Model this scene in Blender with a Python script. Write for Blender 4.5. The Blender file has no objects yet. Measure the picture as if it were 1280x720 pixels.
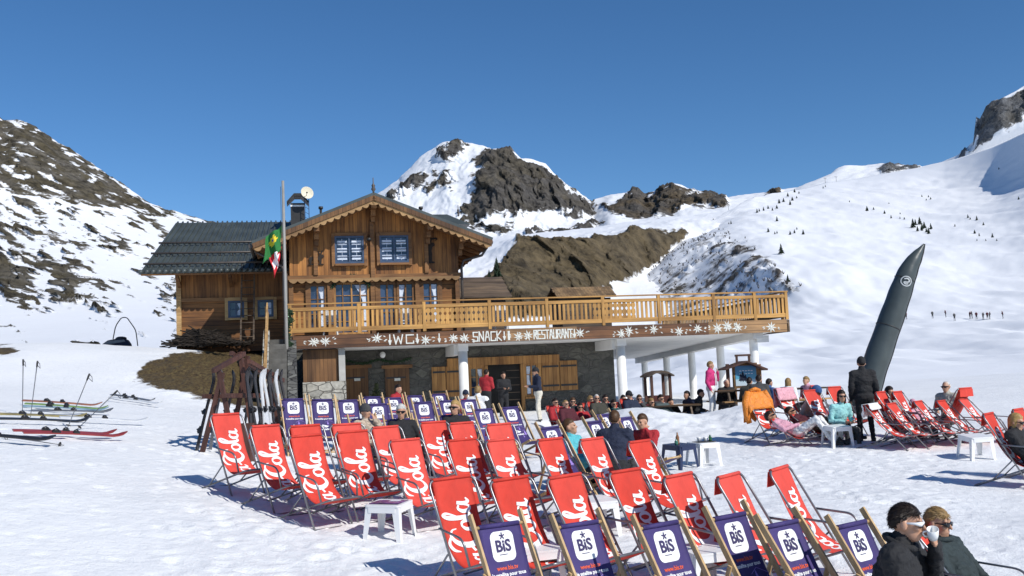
import bpy, bmesh, math, random
import numpy as np
from mathutils import Vector, Matrix, Euler, noise as mnoise
R = math.radians
rnd = random.Random(7)
scene = bpy.context.scene
COL = scene.collection

# ------------------------------------------------------------------ camera
FPX, CAMZ, YH, ROLL = 1250.0, 1.85, 475.0, R(2.5)
PITCH = math.atan((YH - 360.0) / FPX)
camd = bpy.data.cameras.new('camera')
cam = bpy.data.objects.new('camera', camd)
COL.objects.link(cam)
camd.sensor_width = 36.0
camd.lens = 36.0 * FPX / 1280.0
camd.clip_start = 0.05
camd.clip_end = 30000
CM = (Matrix.Rotation(R(90) + PITCH, 3, 'X') @ Matrix.Rotation(-ROLL, 3, 'Z'))
cam.matrix_world = Matrix.Translation((0, 0, CAMZ)) @ CM.to_4x4()
scene.camera = cam
scene.render.resolution_x, scene.render.resolution_y = 1024, 576
CMn = np.array(CM)
CAMP = np.array([0, 0, CAMZ])

def ray(px, py):
    return CMn @ np.array([(px - 640) / FPX, -(py - 360) / FPX, -1.0])
def P(px, py, D):
    d = ray(px, py)
    return CAMP + d * (D / d[1])
def proj(p):
    q = (np.asarray(p, float) - CAMP) @ CMn
    return 640 + FPX * q[..., 0] / -q[..., 2], 360 - FPX * q[..., 1] / -q[..., 2]

# ------------------------------------------------------------------ numpy noise
_prm = np.random.RandomState(3).permutation(512)
_prm = np.concatenate([_prm, _prm, _prm])
_gr = np.random.RandomState(5).normal(size=(512, 3))
_gr /= np.linalg.norm(_gr, axis=1)[:, None]
def pnoise(x, y, z=0.0):
    x, y, z = np.broadcast_arrays(np.asarray(x, float), np.asarray(y, float), np.asarray(z, float))
    xi, yi, zi = np.floor(x).astype(int), np.floor(y).astype(int), np.floor(z).astype(int)
    xf, yf, zf = x - xi, y - yi, z - zi
    fade = lambda t: t * t * t * (t * (t * 6 - 15) + 10)
    u, v, w = fade(xf), fade(yf), fade(zf)
    def g(dx, dy, dz):
        h = _prm[_prm[_prm[(xi + dx) & 511] + ((yi + dy) & 511)] + ((zi + dz) & 511)]
        G = _gr[h]
        return G[..., 0] * (xf - dx) + G[..., 1] * (yf - dy) + G[..., 2] * (zf - dz)
    l = lambda a, b, t: a + (b - a) * t
    return 1.5 * l(l(l(g(0,0,0), g(1,0,0), u), l(g(0,1,0), g(1,1,0), u), v),
             l(l(g(0,0,1), g(1,0,1), u), l(g(0,1,1), g(1,1,1), u), v), w)
def fbm(x, y, z=0.0, oct=5, gain=0.5, lac=2.03):
    s, a = 0.0, 1.0
    for i in range(oct):
        s = s + a * pnoise(np.asarray(x) * lac**i + 17.3*i, np.asarray(y) * lac**i + 5.1*i, np.asarray(z) * lac**i)
        a *= gain
    return s
def ridged(x, y, z=0.0, oct=5, gain=0.5, lac=2.1):
    s, a = 0.0, 1.0
    for i in range(oct):
        n = 1 - np.abs(pnoise(np.asarray(x) * lac**i + 9.7*i, np.asarray(y) * lac**i + 3.3*i, np.asarray(z) * lac**i))
        s = s + a * n * n
        a *= gain
    return s - 1.0
def sstep(a, b, x):
    t = np.clip((np.asarray(x, float) - a) / (b - a), 0, 1)
    return t * t * (3 - 2 * t)

# ------------------------------------------------------------------ mesh builder
class MB:
    def __init__(s):
        s.v, s.f, s.m, s.sm = [], [], [], []
    def add(s, vs, fs, mi=0, smooth=False, M=None):
        o = len(s.v)
        if M is not None:
            vs = [M @ Vector(v) for v in vs]
        s.v.extend([tuple(v) for v in vs])
        for f in fs:
            s.f.append([o + i for i in f]); s.m.append(mi); s.sm.append(smooth)
        return s
    def box(s, c, d, M=None, mi=0, rot=None):
        cx, cy, cz = c; a, b, e = d[0]/2, d[1]/2, d[2]/2
        vs = [Vector((sx*a, sy*b, sz*e)) for sx in (-1, 1) for sy in (-1, 1) for sz in (-1, 1)]
        if rot is not None:
            q = rot if isinstance(rot, Matrix) else Euler(rot).to_matrix()
            vs = [q @ v for v in vs]
        vs = [v + Vector(c) for v in vs]
        return s.add(vs, [(0,1,3,2), (4,6,7,5), (0,4,5,1), (2,3,7,6), (0,2,6,4), (1,5,7,3)], mi, False, M)
    def bar(s, a, b, w, h, up=(0, 0, 1), mi=0, M=None):
        a, b = Vector(a), Vector(b)
        d = (b - a); L = d.length; d.normalize()
        up = Vector(up)
        if abs(d.dot(up)) > .98: up = Vector((0, 1, 0))
        x = d.cross(up).normalized(); z = x.cross(d).normalized()
        vs = []
        for q in (a, b):
            for sx, sz in ((-1,-1), (1,-1), (1,1), (-1,1)):
                vs.append(q + x*sx*w/2 + z*sz*h/2)
        return s.add(vs, [(3,2,1,0), (4,5,6,7), (0,1,5,4), (1,2,6,5), (2,3,7,6), (3,0,4,7)], mi, False, M)
    def tube(s, pts, r, n=8, mi=0, M=None, caps=True, closed=False):
        pts = [Vector(p) for p in pts]
        rs = r if isinstance(r, (list, tuple)) else [r] * len(pts)
        N = len(pts); vs = []; fs = []
        t0 = (pts[1] - pts[0]).normalized()
        ref = Vector((0, 0, 1)) if abs(t0.z) < .9 else Vector((1, 0, 0))
        x = t0.cross(ref).normalized()
        for i in range(N):
            if closed:
                t = (pts[(i+1) % N] - pts[i-1]).normalized()
            else:
                t = (pts[min(i+1, N-1)] - pts[max(i-1, 0)])
                t = t.normalized() if t.length > 1e-9 else t0
            x = (x - t * x.dot(t))
            if x.length < 1e-6: x = t.orthogonal()
            x.normalize(); y = t.cross(x)
            for k in range(n):
                a = 2*math.pi*k/n
                vs.append(pts[i] + (x*math.cos(a) + y*math.sin(a)) * rs[i])
        for i in range(N if closed else N-1):
            j = (i+1) % N
            for k in range(n):
                fs.append((i*n+k, i*n+(k+1) % n, j*n+(k+1) % n, j*n+k))
        s.add(vs, fs, mi, True, M)
        if caps and not closed:
            o = len(s.v) - len(vs)
            s.f.append([o+k for k in range(n)][::-1]); s.m.append(mi); s.sm.append(False)
            s.f.append([o+(N-1)*n+k for k in range(n)]); s.m.append(mi); s.sm.append(False)
        return s
    def ell(s, c, r, M=None, mi=0, nu=12, nv=8, rot=None, jit=0.0):
        vs, fs = [], []
        q = (rot if isinstance(rot, Matrix) else Euler(rot).to_matrix()) if rot is not None else None
        r = r if isinstance(r, (tuple, list)) else (r, r, r)
        for j in range(nv+1):
            th = math.pi*j/nv
            for i in range(nu):
                ph = 2*math.pi*i/nu
                k = 1 + (rnd.uniform(-jit, jit) if jit else 0)
                v = Vector((r[0]*math.sin(th)*math.cos(ph)*k, r[1]*math.sin(th)*math.sin(ph)*k, r[2]*math.cos(th)*k))
                if q is not None: v = q @ v
                vs.append(v + Vector(c))
        for j in range(nv):
            for i in range(nu):
                fs.append((j*nu+i, (j+1)*nu+i, (j+1)*nu+(i+1) % nu, j*nu+(i+1) % nu))
        return s.add(vs, fs, mi, True, M)
    def lathe(s, prof, n=16, M=None, mi=0, c=(0, 0, 0)):
        vs, fs = [], []
        for r_, z in prof:
            for k in range(n):
                a = 2*math.pi*k/n
                vs.append((c[0] + r_*math.cos(a), c[1] + r_*math.sin(a), c[2] + z))
        for i in range(len(prof)-1):
            for k in range(n):
                fs.append((i*n+k, i*n+(k+1) % n, (i+1)*n+(k+1) % n, (i+1)*n+k))
        return s.add(vs, fs, mi, True, M)
    def prism(s, poly, fn, d0, d1, mi=0, M=None):
        # poly: list of 2d points; fn(a,b,depth)->3d
        n = len(poly)
        vs = [fn(a, b, d0) for a, b in poly] + [fn(a, b, d1) for a, b in poly]
        fs = [tuple(range(n)), tuple(range(2*n-1, n-1, -1))]
        fs += [(i, i+n, (i+1) % n + n, (i+1) % n) for i in range(n)]
        return s.add(vs, fs, mi, False, M)
    def mesh(s, name):
        me = bpy.data.meshes.new(name)
        me.from_pydata(s.v, [], s.f)
        me.polygons.foreach_set('material_index', s.m)
        me.polygons.foreach_set('use_smooth', s.sm)
        return me
    def build(s, name, mats, parent=None, recalc=True, loc=None):
        me = s.mesh(name)
        if recalc:
            bm = bmesh.new(); bm.from_mesh(me)
            bmesh.ops.recalc_face_normals(bm, faces=bm.faces[:])
            bm.to_mesh(me); bm.free()
        for m in (mats if isinstance(mats, (list, tuple)) else [mats]):
            me.materials.append(m)
        o = bpy.data.objects.new(name, me)
        COL.objects.link(o)
        if parent is not None: o.parent = parent
        if loc is not None: o.location = loc
        return o

def tag(o, label=None, cat=None, group=None, kind=None):
    if label: o['label'] = label
    if cat: o['category'] = cat
    if group: o['group'] = group
    if kind: o['kind'] = kind
    return o
def empty(name, loc=(0, 0, 0), rz=0.0, label=None, cat=None, group=None):
    o = bpy.data.objects.new(name, None)
    COL.objects.link(o)
    o.location = loc; o.rotation_euler = (0, 0, rz); o.empty_display_size = .1
    return tag(o, label, cat, group)
KIDS = {}
def kids(o):
    return KIDS.get(o.name, [])
def note_kids(root):
    # remember the children tree of a prototype once (o.children is slow)
    allo = list(bpy.data.objects)
    for o in allo:
        if o.parent is not None:
            KIDS.setdefault(o.parent.name, [])
            if o not in KIDS[o.parent.name]: KIDS[o.parent.name].append(o)
def copy_tree(o, parent=None):
    c = o.copy(); COL.objects.link(c)
    if parent is not None: c.parent = parent
    for ch in kids(o): copy_tree(ch, c)
    return c

# ------------------------------------------------------------------ materials
MATS = {}
def nodes(name):
    m = bpy.data.materials.new(name); m.use_nodes = True
    nt = m.node_tree
    return m, nt, nt.nodes['Principled BSDF']
def N(nt, t, **kw):
    n = nt.nodes.new(t)
    for k, v in kw.items():
        if k.startswith('i_'): n.inputs[k[2:].replace('_', ' ')].default_value = v
        else: setattr(n, k, v)
    return n
def ramp(nt, stops, interp='LINEAR'):
    r = nt.nodes.new('ShaderNodeValToRGB'); cr = r.color_ramp; cr.interpolation = interp
    while len(cr.elements) < len(stops): cr.elements.new(.5)
    for e, (p, c) in zip(cr.elements, stops):
        e.position = p
        e.color = (*c, 1) if len(c) == 3 else c
    return r
def coords(nt, scale=(1, 1, 1), rot=(0, 0, 0), kind='Object'):
    tc = N(nt, 'ShaderNodeTexCoord'); mp = N(nt, 'ShaderNodeMapping')
    mp.inputs['Scale'].default_value = scale; mp.inputs['Rotation'].default_value = rot
    nt.links.new(tc.outputs[kind], mp.inputs['Vector'])
    return mp.outputs['Vector']
def plain(name, col, rough=.6, var=.15, scale=6.0, bump=0.0, bscale=40.0, metal=0.0, sheen=0.0, spec=None):
    if name in MATS: return MATS[name]
    m, nt, b = nodes(name)
    L = nt.links.new
    v = coords(nt)
    n = N(nt, 'ShaderNodeTexNoise'); n.inputs['Scale'].default_value = scale; n.inputs['Detail'].default_value = 5
    L(v, n.inputs['Vector'])
    lo = tuple(max(0, c*(1-var)) for c in col); hi = tuple(min(1, c*(1+var)) for c in col)
    r = ramp(nt, [(.3, lo), (.7, hi)])
    L(n.outputs['Fac'], r.inputs['Fac']); L(r.outputs['Color'], b.inputs['Base Color'])
    b.inputs['Roughness'].default_value = rough; b.inputs['Metallic'].default_value = metal
    if spec is not None: b.inputs['Specular IOR Level'].default_value = spec
    if bump:
        n2 = N(nt, 'ShaderNodeTexNoise'); n2.inputs['Scale'].default_value = bscale; n2.inputs['Detail'].default_value = 6
        L(v, n2.inputs['Vector'])
        bp = N(nt, 'ShaderNodeBump'); bp.inputs['Strength'].default_value = bump; bp.inputs['Distance'].default_value = .02
        L(n2.outputs['Fac'], bp.inputs['Height']); L(bp.outputs['Normal'], b.inputs['Normal'])
    MATS[name] = m
    return m
def cloth(name, col, rough=.85, fold=.5, fscale=14.0, var=.18):
    # woven or quilted cloth with creases
    if name in MATS: return MATS[name]
    m, nt, b = nodes(name); L = nt.links.new
    v = coords(nt)
    n = N(nt, 'ShaderNodeTexNoise'); n.inputs['Scale'].default_value = fscale; n.inputs['Detail'].default_value = 3
    n.inputs['Distortion'].default_value = 1.2
    L(v, n.inputs['Vector'])
    r = ramp(nt, [(.3, tuple(max(0, c*(1-var)) for c in col)), (.7, tuple(min(1, c*(1+var)) for c in col))])
    L(n.outputs['Fac'], r.inputs['Fac']); L(r.outputs['Color'], b.inputs['Base Color'])
    b.inputs['Roughness'].default_value = rough
    bp = N(nt, 'ShaderNodeBump'); bp.inputs['Strength'].default_value = fold; bp.inputs['Distance'].default_value = .03
    L(n.outputs['Fac'], bp.inputs['Height']); L(bp.outputs['Normal'], b.inputs['Normal'])
    MATS[name] = m
    return m
def wood(name, dark, light, axis='x', plank=0.0, paxis='z', grain=30.0, rough=.7):
    # grain runs along axis; plank > 0 draws board joints every plank metres across paxis
    if name in MATS: return MATS[name]
    m, nt, b = nodes(name); L = nt.links.new
    s = {'x': (1.2, grain, grain), 'y': (grain, 1.2, grain), 'z': (grain, grain, 1.2)}[axis]
    n = N(nt, 'ShaderNodeTexNoise'); n.inputs['Scale'].default_value = 1.0; n.inputs['Detail'].default_value = 6; n.inputs['Distortion'].default_value = .4
    L(coords(nt, s), n.inputs['Vector'])
    big = N(nt, 'ShaderNodeTexNoise'); big.inputs['Scale'].default_value = .9; big.inputs['Detail'].default_value = 3
    L(coords(nt), big.inputs['Vector'])
    mx = N(nt, 'ShaderNodeMath', operation='MULTIPLY_ADD'); mx.inputs[1].default_value = .55
    L(n.outputs['Fac'], mx.inputs[0])
    m2 = N(nt, 'ShaderNodeMath', operation='MULTIPLY'); m2.inputs[1].default_value = .45
    L(big.outputs['Fac'], m2.inputs[0]); L(m2.outputs[0], mx.inputs[2])
    fac = mx.outputs[0]
    bumpsrc = n.outputs['Fac']
    r = ramp(nt, [(.32, dark), (.66, light)])
    if plank:
        tc = N(nt, 'ShaderNodeTexCoord'); sp = N(nt, 'ShaderNodeSeparateXYZ'); L(tc.outputs['Object'], sp.inputs[0])
        d = N(nt, 'ShaderNodeMath', operation='DIVIDE'); d.inputs[1].default_value = plank
        L(sp.outputs['XYZ'.index(paxis.upper())], d.inputs[0])
        fl = N(nt, 'ShaderNodeMath', operation='FLOOR'); L(d.outputs[0], fl.inputs[0])
        fr = N(nt, 'ShaderNodeMath', operation='FRACT'); L(d.outputs[0], fr.inputs[0])
        wn = N(nt, 'ShaderNodeTexWhiteNoise', noise_dimensions='1D'); L(fl.outputs[0], wn.inputs['W'])
        a = N(nt, 'ShaderNodeMath', operation='MULTIPLY_ADD'); a.inputs[1].default_value = .22; L(wn.outputs['Value'], a.inputs[0])
        sub = N(nt, 'ShaderNodeMath', operation='SUBTRACT'); sub.inputs[1].default_value = .11; L(fac, sub.inputs[0]); L(sub.outputs[0], a.inputs[2])
        fac = a.outputs[0]
        # joint
        ab = N(nt, 'ShaderNodeMath', operation='SUBTRACT'); ab.inputs[1].default_value = .5; L(fr.outputs[0], ab.inputs[0])
        aa = N(nt, 'ShaderNodeMath', operation='ABSOLUTE'); L(ab.outputs[0], aa.inputs[0])
        jr = ramp(nt, [(.44, (1, 1, 1)), (.49, (.25, .25, .25))]); L(aa.outputs[0], jr.inputs['Fac'])
        mul = N(nt, 'ShaderNodeMix', data_type='RGBA', blend_type='MULTIPLY'); mul.inputs['Factor'].default_value = 1
        L(fac, r.inputs['Fac']); L(r.outputs['Color'], mul.inputs['A']); L(jr.outputs['Color'], mul.inputs['B'])
        L(mul.outputs['Result'], b.inputs['Base Color'])
        bumpsrc = jr.outputs['Color']
    else:
        L(fac, r.inputs['Fac']); L(r.outputs['Color'], b.inputs['Base Color'])
    # uneven weathering over the whole face
    wt = N(nt, 'ShaderNodeTexNoise'); wt.inputs['Scale'].default_value = 1.0; wt.inputs['Detail'].default_value = 5; wt.inputs['Distortion'].default_value = .8
    L(coords(nt, {'x': (.25, 1.1, 1.6), 'y': (1.1, .25, 1.6), 'z': (1.6, 1.6, .3)}[axis]), wt.inputs['Vector'])
    wr = ramp(nt, [(.36, (.66, .61, .56)), (.52, (1.0, .98, .94)), (.68, (1.25, 1.2, 1.1))]); L(wt.outputs['Fac'], wr.inputs['Fac'])
    src = b.inputs['Base Color'].links[0].from_socket
    wm = N(nt, 'ShaderNodeMix', data_type='RGBA', blend_type='MULTIPLY'); wm.inputs['Factor'].default_value = 1
    L(src, wm.inputs['A']); L(wr.outputs['Color'], wm.inputs['B']); L(wm.outputs['Result'], b.inputs['Base Color'])
    b.inputs['Roughness'].default_value = rough
    bp = N(nt, 'ShaderNodeBump'); bp.inputs['Strength'].default_value = .5; bp.inputs['Distance'].default_value = .012
    L(bumpsrc, bp.inputs['Height']); L(bp.outputs['Normal'], b.inputs['Normal'])
    MATS[name] = m
    return m

# text as flat verts (x right, y up, unit = cap height about .7 of size)
_TXT = {}
def text2d(body, size=1.0, bold=0.0, align='CENTER', spacing=1.0, shear=0.0):
    key = (body, size, bold, align, spacing, shear)
    if key in _TXT: return _TXT[key]
    cu = bpy.data.curves.new('lettering', 'FONT')
    cu.body = body; cu.size = size; cu.offset = bold; cu.align_x = align; cu.space_character = spacing; cu.shear = shear
    cu.resolution_u = 3
    o = bpy.data.objects.new('lettering', cu); COL.objects.link(o)
    dg = bpy.context.evaluated_depsgraph_get()
    me = bpy.data.meshes.new_from_object(o.evaluated_get(dg))
    vs = [(v.co.x, v.co.y) for v in me.vertices]; fs = [tuple(p.vertices) for p in me.polygons]
    bpy.data.objects.remove(o); bpy.data.curves.remove(cu); bpy.data.meshes.remove(me)
    _TXT[key] = (vs, fs)
    return vs, fs
def catmull(pts, n=8):
    pts = [np.array(p, float) for p in pts]
    q = [2*pts[0] - pts[1]] + pts + [2*pts[-1] - pts[-2]]
    out = []
    for i in range(1, len(q)-2):
        p0, p1, p2, p3 = q[i-1:i+3]
        for k in range(n):
            t = k/n
            out.append(.5*((2*p1) + (-p0+p2)*t + (2*p0-5*p1+4*p2-p3)*t*t + (-p0+3*p1-3*p2+p3)*t**3))
    out.append(q[-2])
    return out
def stroke2d(pts, n=8):
    # pts: (x,y,width) -> ribbon verts/faces
    c = catmull(pts, n); vs, fs = [], []
    for i, p in enumerate(c):
        d = c[min(i+1, len(c)-1)][:2] - c[max(i-1, 0)][:2]
        d = d/(np.linalg.norm(d)+1e-9); nn = np.array([-d[1], d[0]])
        vs += [tuple(p[:2] + nn*p[2]/2), tuple(p[:2] - nn*p[2]/2)]
    fs = [(2*i, 2*i+1, 2*i+3, 2*i+2) for i in range(len(c)-1)]
    return vs, fs
SUN_E, SKY_S, SKY_AIR, SKY_DUST, SKY_OZ, EXPO, SKY_SAT, SKY_VAL = 4.6, .14, 1.0, .2, 4.0, -0.12, 1.18, .90
# ------------------------------------------------------------------ light and sky
SUN_EL, SUN_AZ = R(39), R(48)          # sun behind the camera's right shoulder
sun_dir = Vector((math.sin(SUN_AZ)*math.cos(SUN_EL), -math.cos(SUN_AZ)*math.cos(SUN_EL), math.sin(SUN_EL)))
sd = bpy.data.lights.new('sun', 'SUN'); sd.energy = SUN_E; sd.angle = R(.5); sd.color = (1, .965, .9)
so = bpy.data.objects.new('sun', sd); COL.objects.link(so)
so.rotation_euler = (-sun_dir).to_track_quat('-Z', 'Y').to_euler()
world = bpy.data.worlds.new('World'); scene.world = world; world.use_nodes = True
wn = world.node_tree
bg = wn.nodes['Background']
sk = wn.nodes.new('ShaderNodeTexSky'); sk.sky_type = 'NISHITA'; sk.sun_disc = False
sk.sun_elevation = SUN_EL
sk.sun_rotation = math.atan2(sun_dir.x, sun_dir.y)
sk.altitude = 2200; sk.air_density = SKY_AIR; sk.dust_density = SKY_DUST; sk.ozone_density = SKY_OZ
hs = wn.nodes.new('ShaderNodeHueSaturation'); hs.inputs['Saturation'].default_value = SKY_SAT; hs.inputs['Value'].default_value = SKY_VAL
wn.links.new(sk.outputs[0], hs.inputs['Color']); wn.links.new(hs.outputs['Color'], bg.inputs['Color'])
bg.inputs['Strength'].default_value = SKY_S
scene.view_settings.view_transform = 'Standard'
scene.view_settings.look = 'None'
scene.view_settings.exposure = EXPO
scene.view_settings.gamma = 1.0
scene.view_settings.use_curve_mapping = False
scene.cycles.max_bounces = 5; scene.cycles.diffuse_bounces = 3; scene.cycles.glossy_bounces = 2
scene.cycles.use_denoising = True

# ------------------------------------------------------------------ near snow field
def poly_sd(px, py, poly):
    # signed distance (positive inside) of points to a polygon, in pixels
    px = np.asarray(px, float); py = np.asarray(py, float)
    d = np.full(px.shape, 1e9); ins = np.zeros(px.shape, bool)
    n = len(poly)
    for i in range(n):
        ax, ay = poly[i]; bx, by = poly[(i+1) % n]
        ex, ey = bx-ax, by-ay
        t = np.clip(((px-ax)*ex + (py-ay)*ey)/(ex*ex+ey*ey+1e-9), 0, 1)
        d = np.minimum(d, np.hypot(px-ax-t*ex, py-ay-t*ey))
        if ay != by:
            c = ((ay > py) != (by > py)) & (px < (bx-ax)*(py-ay)/(by-ay) + ax)
            ins ^= c
    return np.where(ins, d, -d)

def base_z(x, y):
    x = np.asarray(x, float); y = np.asarray(y, float)
    s = lambda t, k: np.log1p(np.exp(np.clip(t/k, -40, 40)))*k
    z = sum(np.interp(y+o_, [-20, 4, 7, 8.4, 10, 12, 15, 20, 27, 33, 40, 70], [-.3, -.2, -.28, -.24, -.10, .05, .17, .28, .42, .58, .66, .85]) for o_ in (-.9, -.45, 0, .45, .9))/5
    l = .55*s(-x-.3, .4) + .55*s(-x-3.6, .5) - .45*s(-x-9, 1.5)
    z = z + .165*l*(1-.999*sstep(31.5, 33.5, y)*sstep(-9.2, -8.2, x))
    z = z + 1.25*sstep(26, 37, y)*sstep(-8.0, -9.6, x)
    z = z - .16*s(y-40.5, 1.0)*sstep(-8, -11, x)
    z = z - .10*s(-y, 3)
    # trodden bank in front of the terrace
    cr = 27.0 + .25*np.sin(x*.9)
    d = y - cr
    h = np.where(d < 0, np.exp(-(d/3.4)**2), np.exp(-(d/1.7)**2))
    z = z + .42*h*sstep(.2, 2.4, x)*(1-sstep(6.3, 9.0, x))*(1+.25*np.sin(x*2.1+1))
    z = z - .34*sstep(28.0, 28.8, y)*(1-sstep(31.4, 32.4, y))*sstep(.4, 1.4, x)*(1-sstep(5.0, 5.8, x))
    z = z - .028*np.clip(x-2, 0, 6)*sstep(10, 13, y)*(1-sstep(16.5, 19.5, y))
    z = z + .035*np.maximum(0, x-16)*sstep(20, 40, y)*.6
    return z
gx = np.concatenate([np.arange(-34, -12, .4), np.arange(-12, 12, .07), np.arange(12, 24, .16), np.arange(24, 48, .5)])
gy = np.concatenate([np.arange(-16, 3, .5), np.arange(3, 19, .06), np.arange(19, 41, .13), np.arange(41, 70, .6)])
GX, GY = np.meshgrid(gx, gy)
GZ = base_z(GX, GY)
lump = .034*fbm(GX*.5, GY*.5, 1.3, 3) +   .013*fbm(GX*1.9, GY*1.5, 4.2, 3) + .010*fbm(GX*6.5, GY*5.0, 2.2, 3)
GZ = GZ + lump*(.55+.45*sstep(-.3, .5, pnoise(GX*.18, GY*.18, 8)))
# rough churned face of the bank
GZ = GZ + .07*fbm(GX*2.6, GY*2.6, 7.7, 3)*np.exp(-((GY-24.5)/2.6)**2)*sstep(0, 2, GX)*(1-sstep(7, 10, GX))
rs = np.random.RandomState(11)
def dent(cx, cy, r, dep):
    i0, i1 = np.searchsorted(gx, [cx-2.5*r, cx+2.5*r]); j0, j1 = np.searchsorted(gy, [cy-2.5*r, cy+2.5*r])
    if i1 <= i0 or j1 <= j0: return
    d2 = (GX[j0:j1, i0:i1]-cx)**2 + (GY[j0:j1, i0:i1]-cy)**2
    q = d2/(r*r)
    GZ[j0:j1, i0:i1] += dep*(-np.exp(-q*1.6) + .45*np.exp(-(np.sqrt(q)-1.3)**2*5))
for k in range(1300):
    y = 3.5 + 24*rs.rand()**1.25; x = (rs.rand()*2-1)*(y*.62+1)
    dent(x, y, rs.uniform(.05, .11), rs.uniform(.008, .02))
for k in range(1500):                     # trodden ground between the rows of chairs
    y = rs.uniform(7.5, 21); x = rs.uniform(-.36, .42)*y
    dent(x, y, rs.uniform(.07, .13), rs.uniform(.012, .034))
for k in range(64):                       # trails of single footprints
    y = rs.uniform(5, 22); x = rs.uniform(-.55, .6)*y; a = rs.uniform(0, 6.28)
    for s_ in range(rs.randint(6, 16)):
        a += rs.uniform(-.15, .15)
        x += .62*math.cos(a); y += .62*math.sin(a)
        o_ = .12*(1 if s_ % 2 else -1)
        dent(x - o_*math.sin(a), y + o_*math.cos(a), .10, rs.uniform(.015, .035))
def gz(x, y):
    i = int(np.clip(np.searchsorted(gx, x)-1, 0, len(gx)-2)); j = int(np.clip(np.searchsorted(gy, y)-1, 0, len(gy)-2))
    fx = (x-gx[i])/(gx[i+1]-gx[i]); fy = (y-gy[j])/(gy[j+1]-gy[j])
    return float((GZ[j, i]*(1-fx)+GZ[j, i+1]*fx)*(1-fy) + (GZ[j+1, i]*(1-fx)+GZ[j+1, i+1]*fx)*fy)
def G(px, py, lo=3.0, hi=55.0):
    # first ground point under a pixel
    d = ray(px, py); d = d/d[1]
    t = lo
    while t < hi:
        q = CAMP + d*t
        if q[2] <= gz(q[0], q[1]): return q
        t += .05
    return CAMP + d*hi
def on_ground(px, D):
    x = P(px, 500, D)[0]
    return np.array([x, D, gz(x, D)])
def by_top(px, py, h, lo, hi):
    # ground point at which something h metres tall has its top at the pixel
    best = None
    for D in np.arange(lo, hi, .1):
        q = P(px, py, D); e = abs(q[2] - h - float(base_z(q[0], D)))
        if best is None or e < best[0]: best = (e, q[0], D)
    return np.array([best[1], best[2], gz(best[1], best[2])])

def snow_rock_material(name, rock_dark, rock_mid, rock_warm, snow=(.86, .87, .89), rough_scale=.05, fine=.4, bump=.6, bdist=1.0, shrub=None, warm_amt=.5, streak=None, edge=.10, namp=.9, sbump=.12):
    m, nt, b = nodes(name); L = nt.links.new
    at = N(nt, 'ShaderNodeAttribute', attribute_name='rock')
    v = coords(nt)
    vs_ = coords(nt, streak) if streak else v
    n1 = N(nt, 'ShaderNodeTexNoise', noise_dimensions='3D'); n1.inputs['Scale'].default_value = rough_scale; n1.inputs['Detail'].default_value = 10; n1.inputs['Roughness'].default_value = .68
    L(vs_, n1.inputs['Vector'])
    a = N(nt, 'ShaderNodeMath', operation='MULTIPLY_ADD'); a.inputs[1].default_value = namp; L(n1.outputs['Fac'], a.inputs[0])
    sh = N(nt, 'ShaderNodeMath', operation='SUBTRACT'); sh.inputs[1].default_value = namp*.5; L(at.outputs['Fac'], sh.inputs[0]); L(sh.outputs[0], a.inputs[2])
    mk = ramp(nt, [(.5-edge, (0, 0, 0)), (.5+edge, (1, 1, 1))]); L(a.outputs[0], mk.inputs['Fac'])
    n2 = N(nt, 'ShaderNodeTexNoise'); n2.inputs['Scale'].default_value = fine; n2.inputs['Detail'].default_value = 9; n2.inputs['Roughness'].default_value = .7
    L(v, n2.inputs['Vector'])
    rk = ramp(nt, [(.36, rock_dark), (.47, rock_mid), (.56, tuple(c*1.25 for c in rock_mid)), (.68, tuple(c*2.0 for c in rock_mid))]); L(n2.outputs['Fac'], rk.inputs['Fac'])
    n3 = N(nt, 'ShaderNodeTexNoise'); n3.inputs['Scale'].default_value = rough_scale*.6; n3.inputs['Detail'].default_value = 5; L(v, n3.inputs['Vector'])
    wr = ramp(nt, [(.5-.3*warm_amt, (0, 0, 0)), (.75-.3*warm_amt, (1, 1, 1))]); L(n3.outputs['Fac'], wr.inputs['Fac'])
    wc = ramp(nt, [(.36, tuple(c*.35 for c in rock_warm)), (.5, rock_warm), (.66, tuple(c*1.6 for c in rock_warm))]); L(n2.outputs['Fac'], wc.inputs['Fac'])
    mx = N(nt, 'ShaderNodeMix', data_type='RGBA'); L(wr.outputs['Color'], mx.inputs['Factor']); L(rk.outputs['Color'], mx.inputs['A']); L(wc.outputs['Color'], mx.inputs['B'])
    sn = ramp(nt, [(.3, tuple(c*.965 for c in snow)), (.7, snow)]); L(n2.outputs['Fac'], sn.inputs['Fac'])
    fin = N(nt, 'ShaderNodeMix', data_type='RGBA'); L(mk.outputs['Color'], fin.inputs['Factor']); L(sn.outputs['Color'], fin.inputs['A']); L(mx.outputs['Result'], fin.inputs['B'])
    L(fin.outputs['Result'], b.inputs['Base Color'])
    rr = N(nt, 'ShaderNodeMapRange'); rr.inputs['To Min'].default_value = .55; rr.inputs['To Max'].default_value = .9
    L(mk.outputs['Color'], rr.inputs['Value']); L(rr.outputs['Result'], b.inputs['Roughness'])
    b.inputs['Specular IOR Level'].default_value = .25
    bs = N(nt, 'ShaderNodeMath', operation='MULTIPLY_ADD'); bs.inputs[1].default_value = bump; bs.inputs[2].default_value = sbump
    L(mk.outputs['Color'], bs.inputs[0])
    bp = N(nt, 'ShaderNodeBump'); bp.inputs['Distance'].default_value = bdist
    L(bs.outputs[0], bp.inputs['Strength']); L(n2.outputs['Fac'], bp.inputs['Height']); L(bp.outputs['Normal'], b.inputs['Normal'])
    return m
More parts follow.
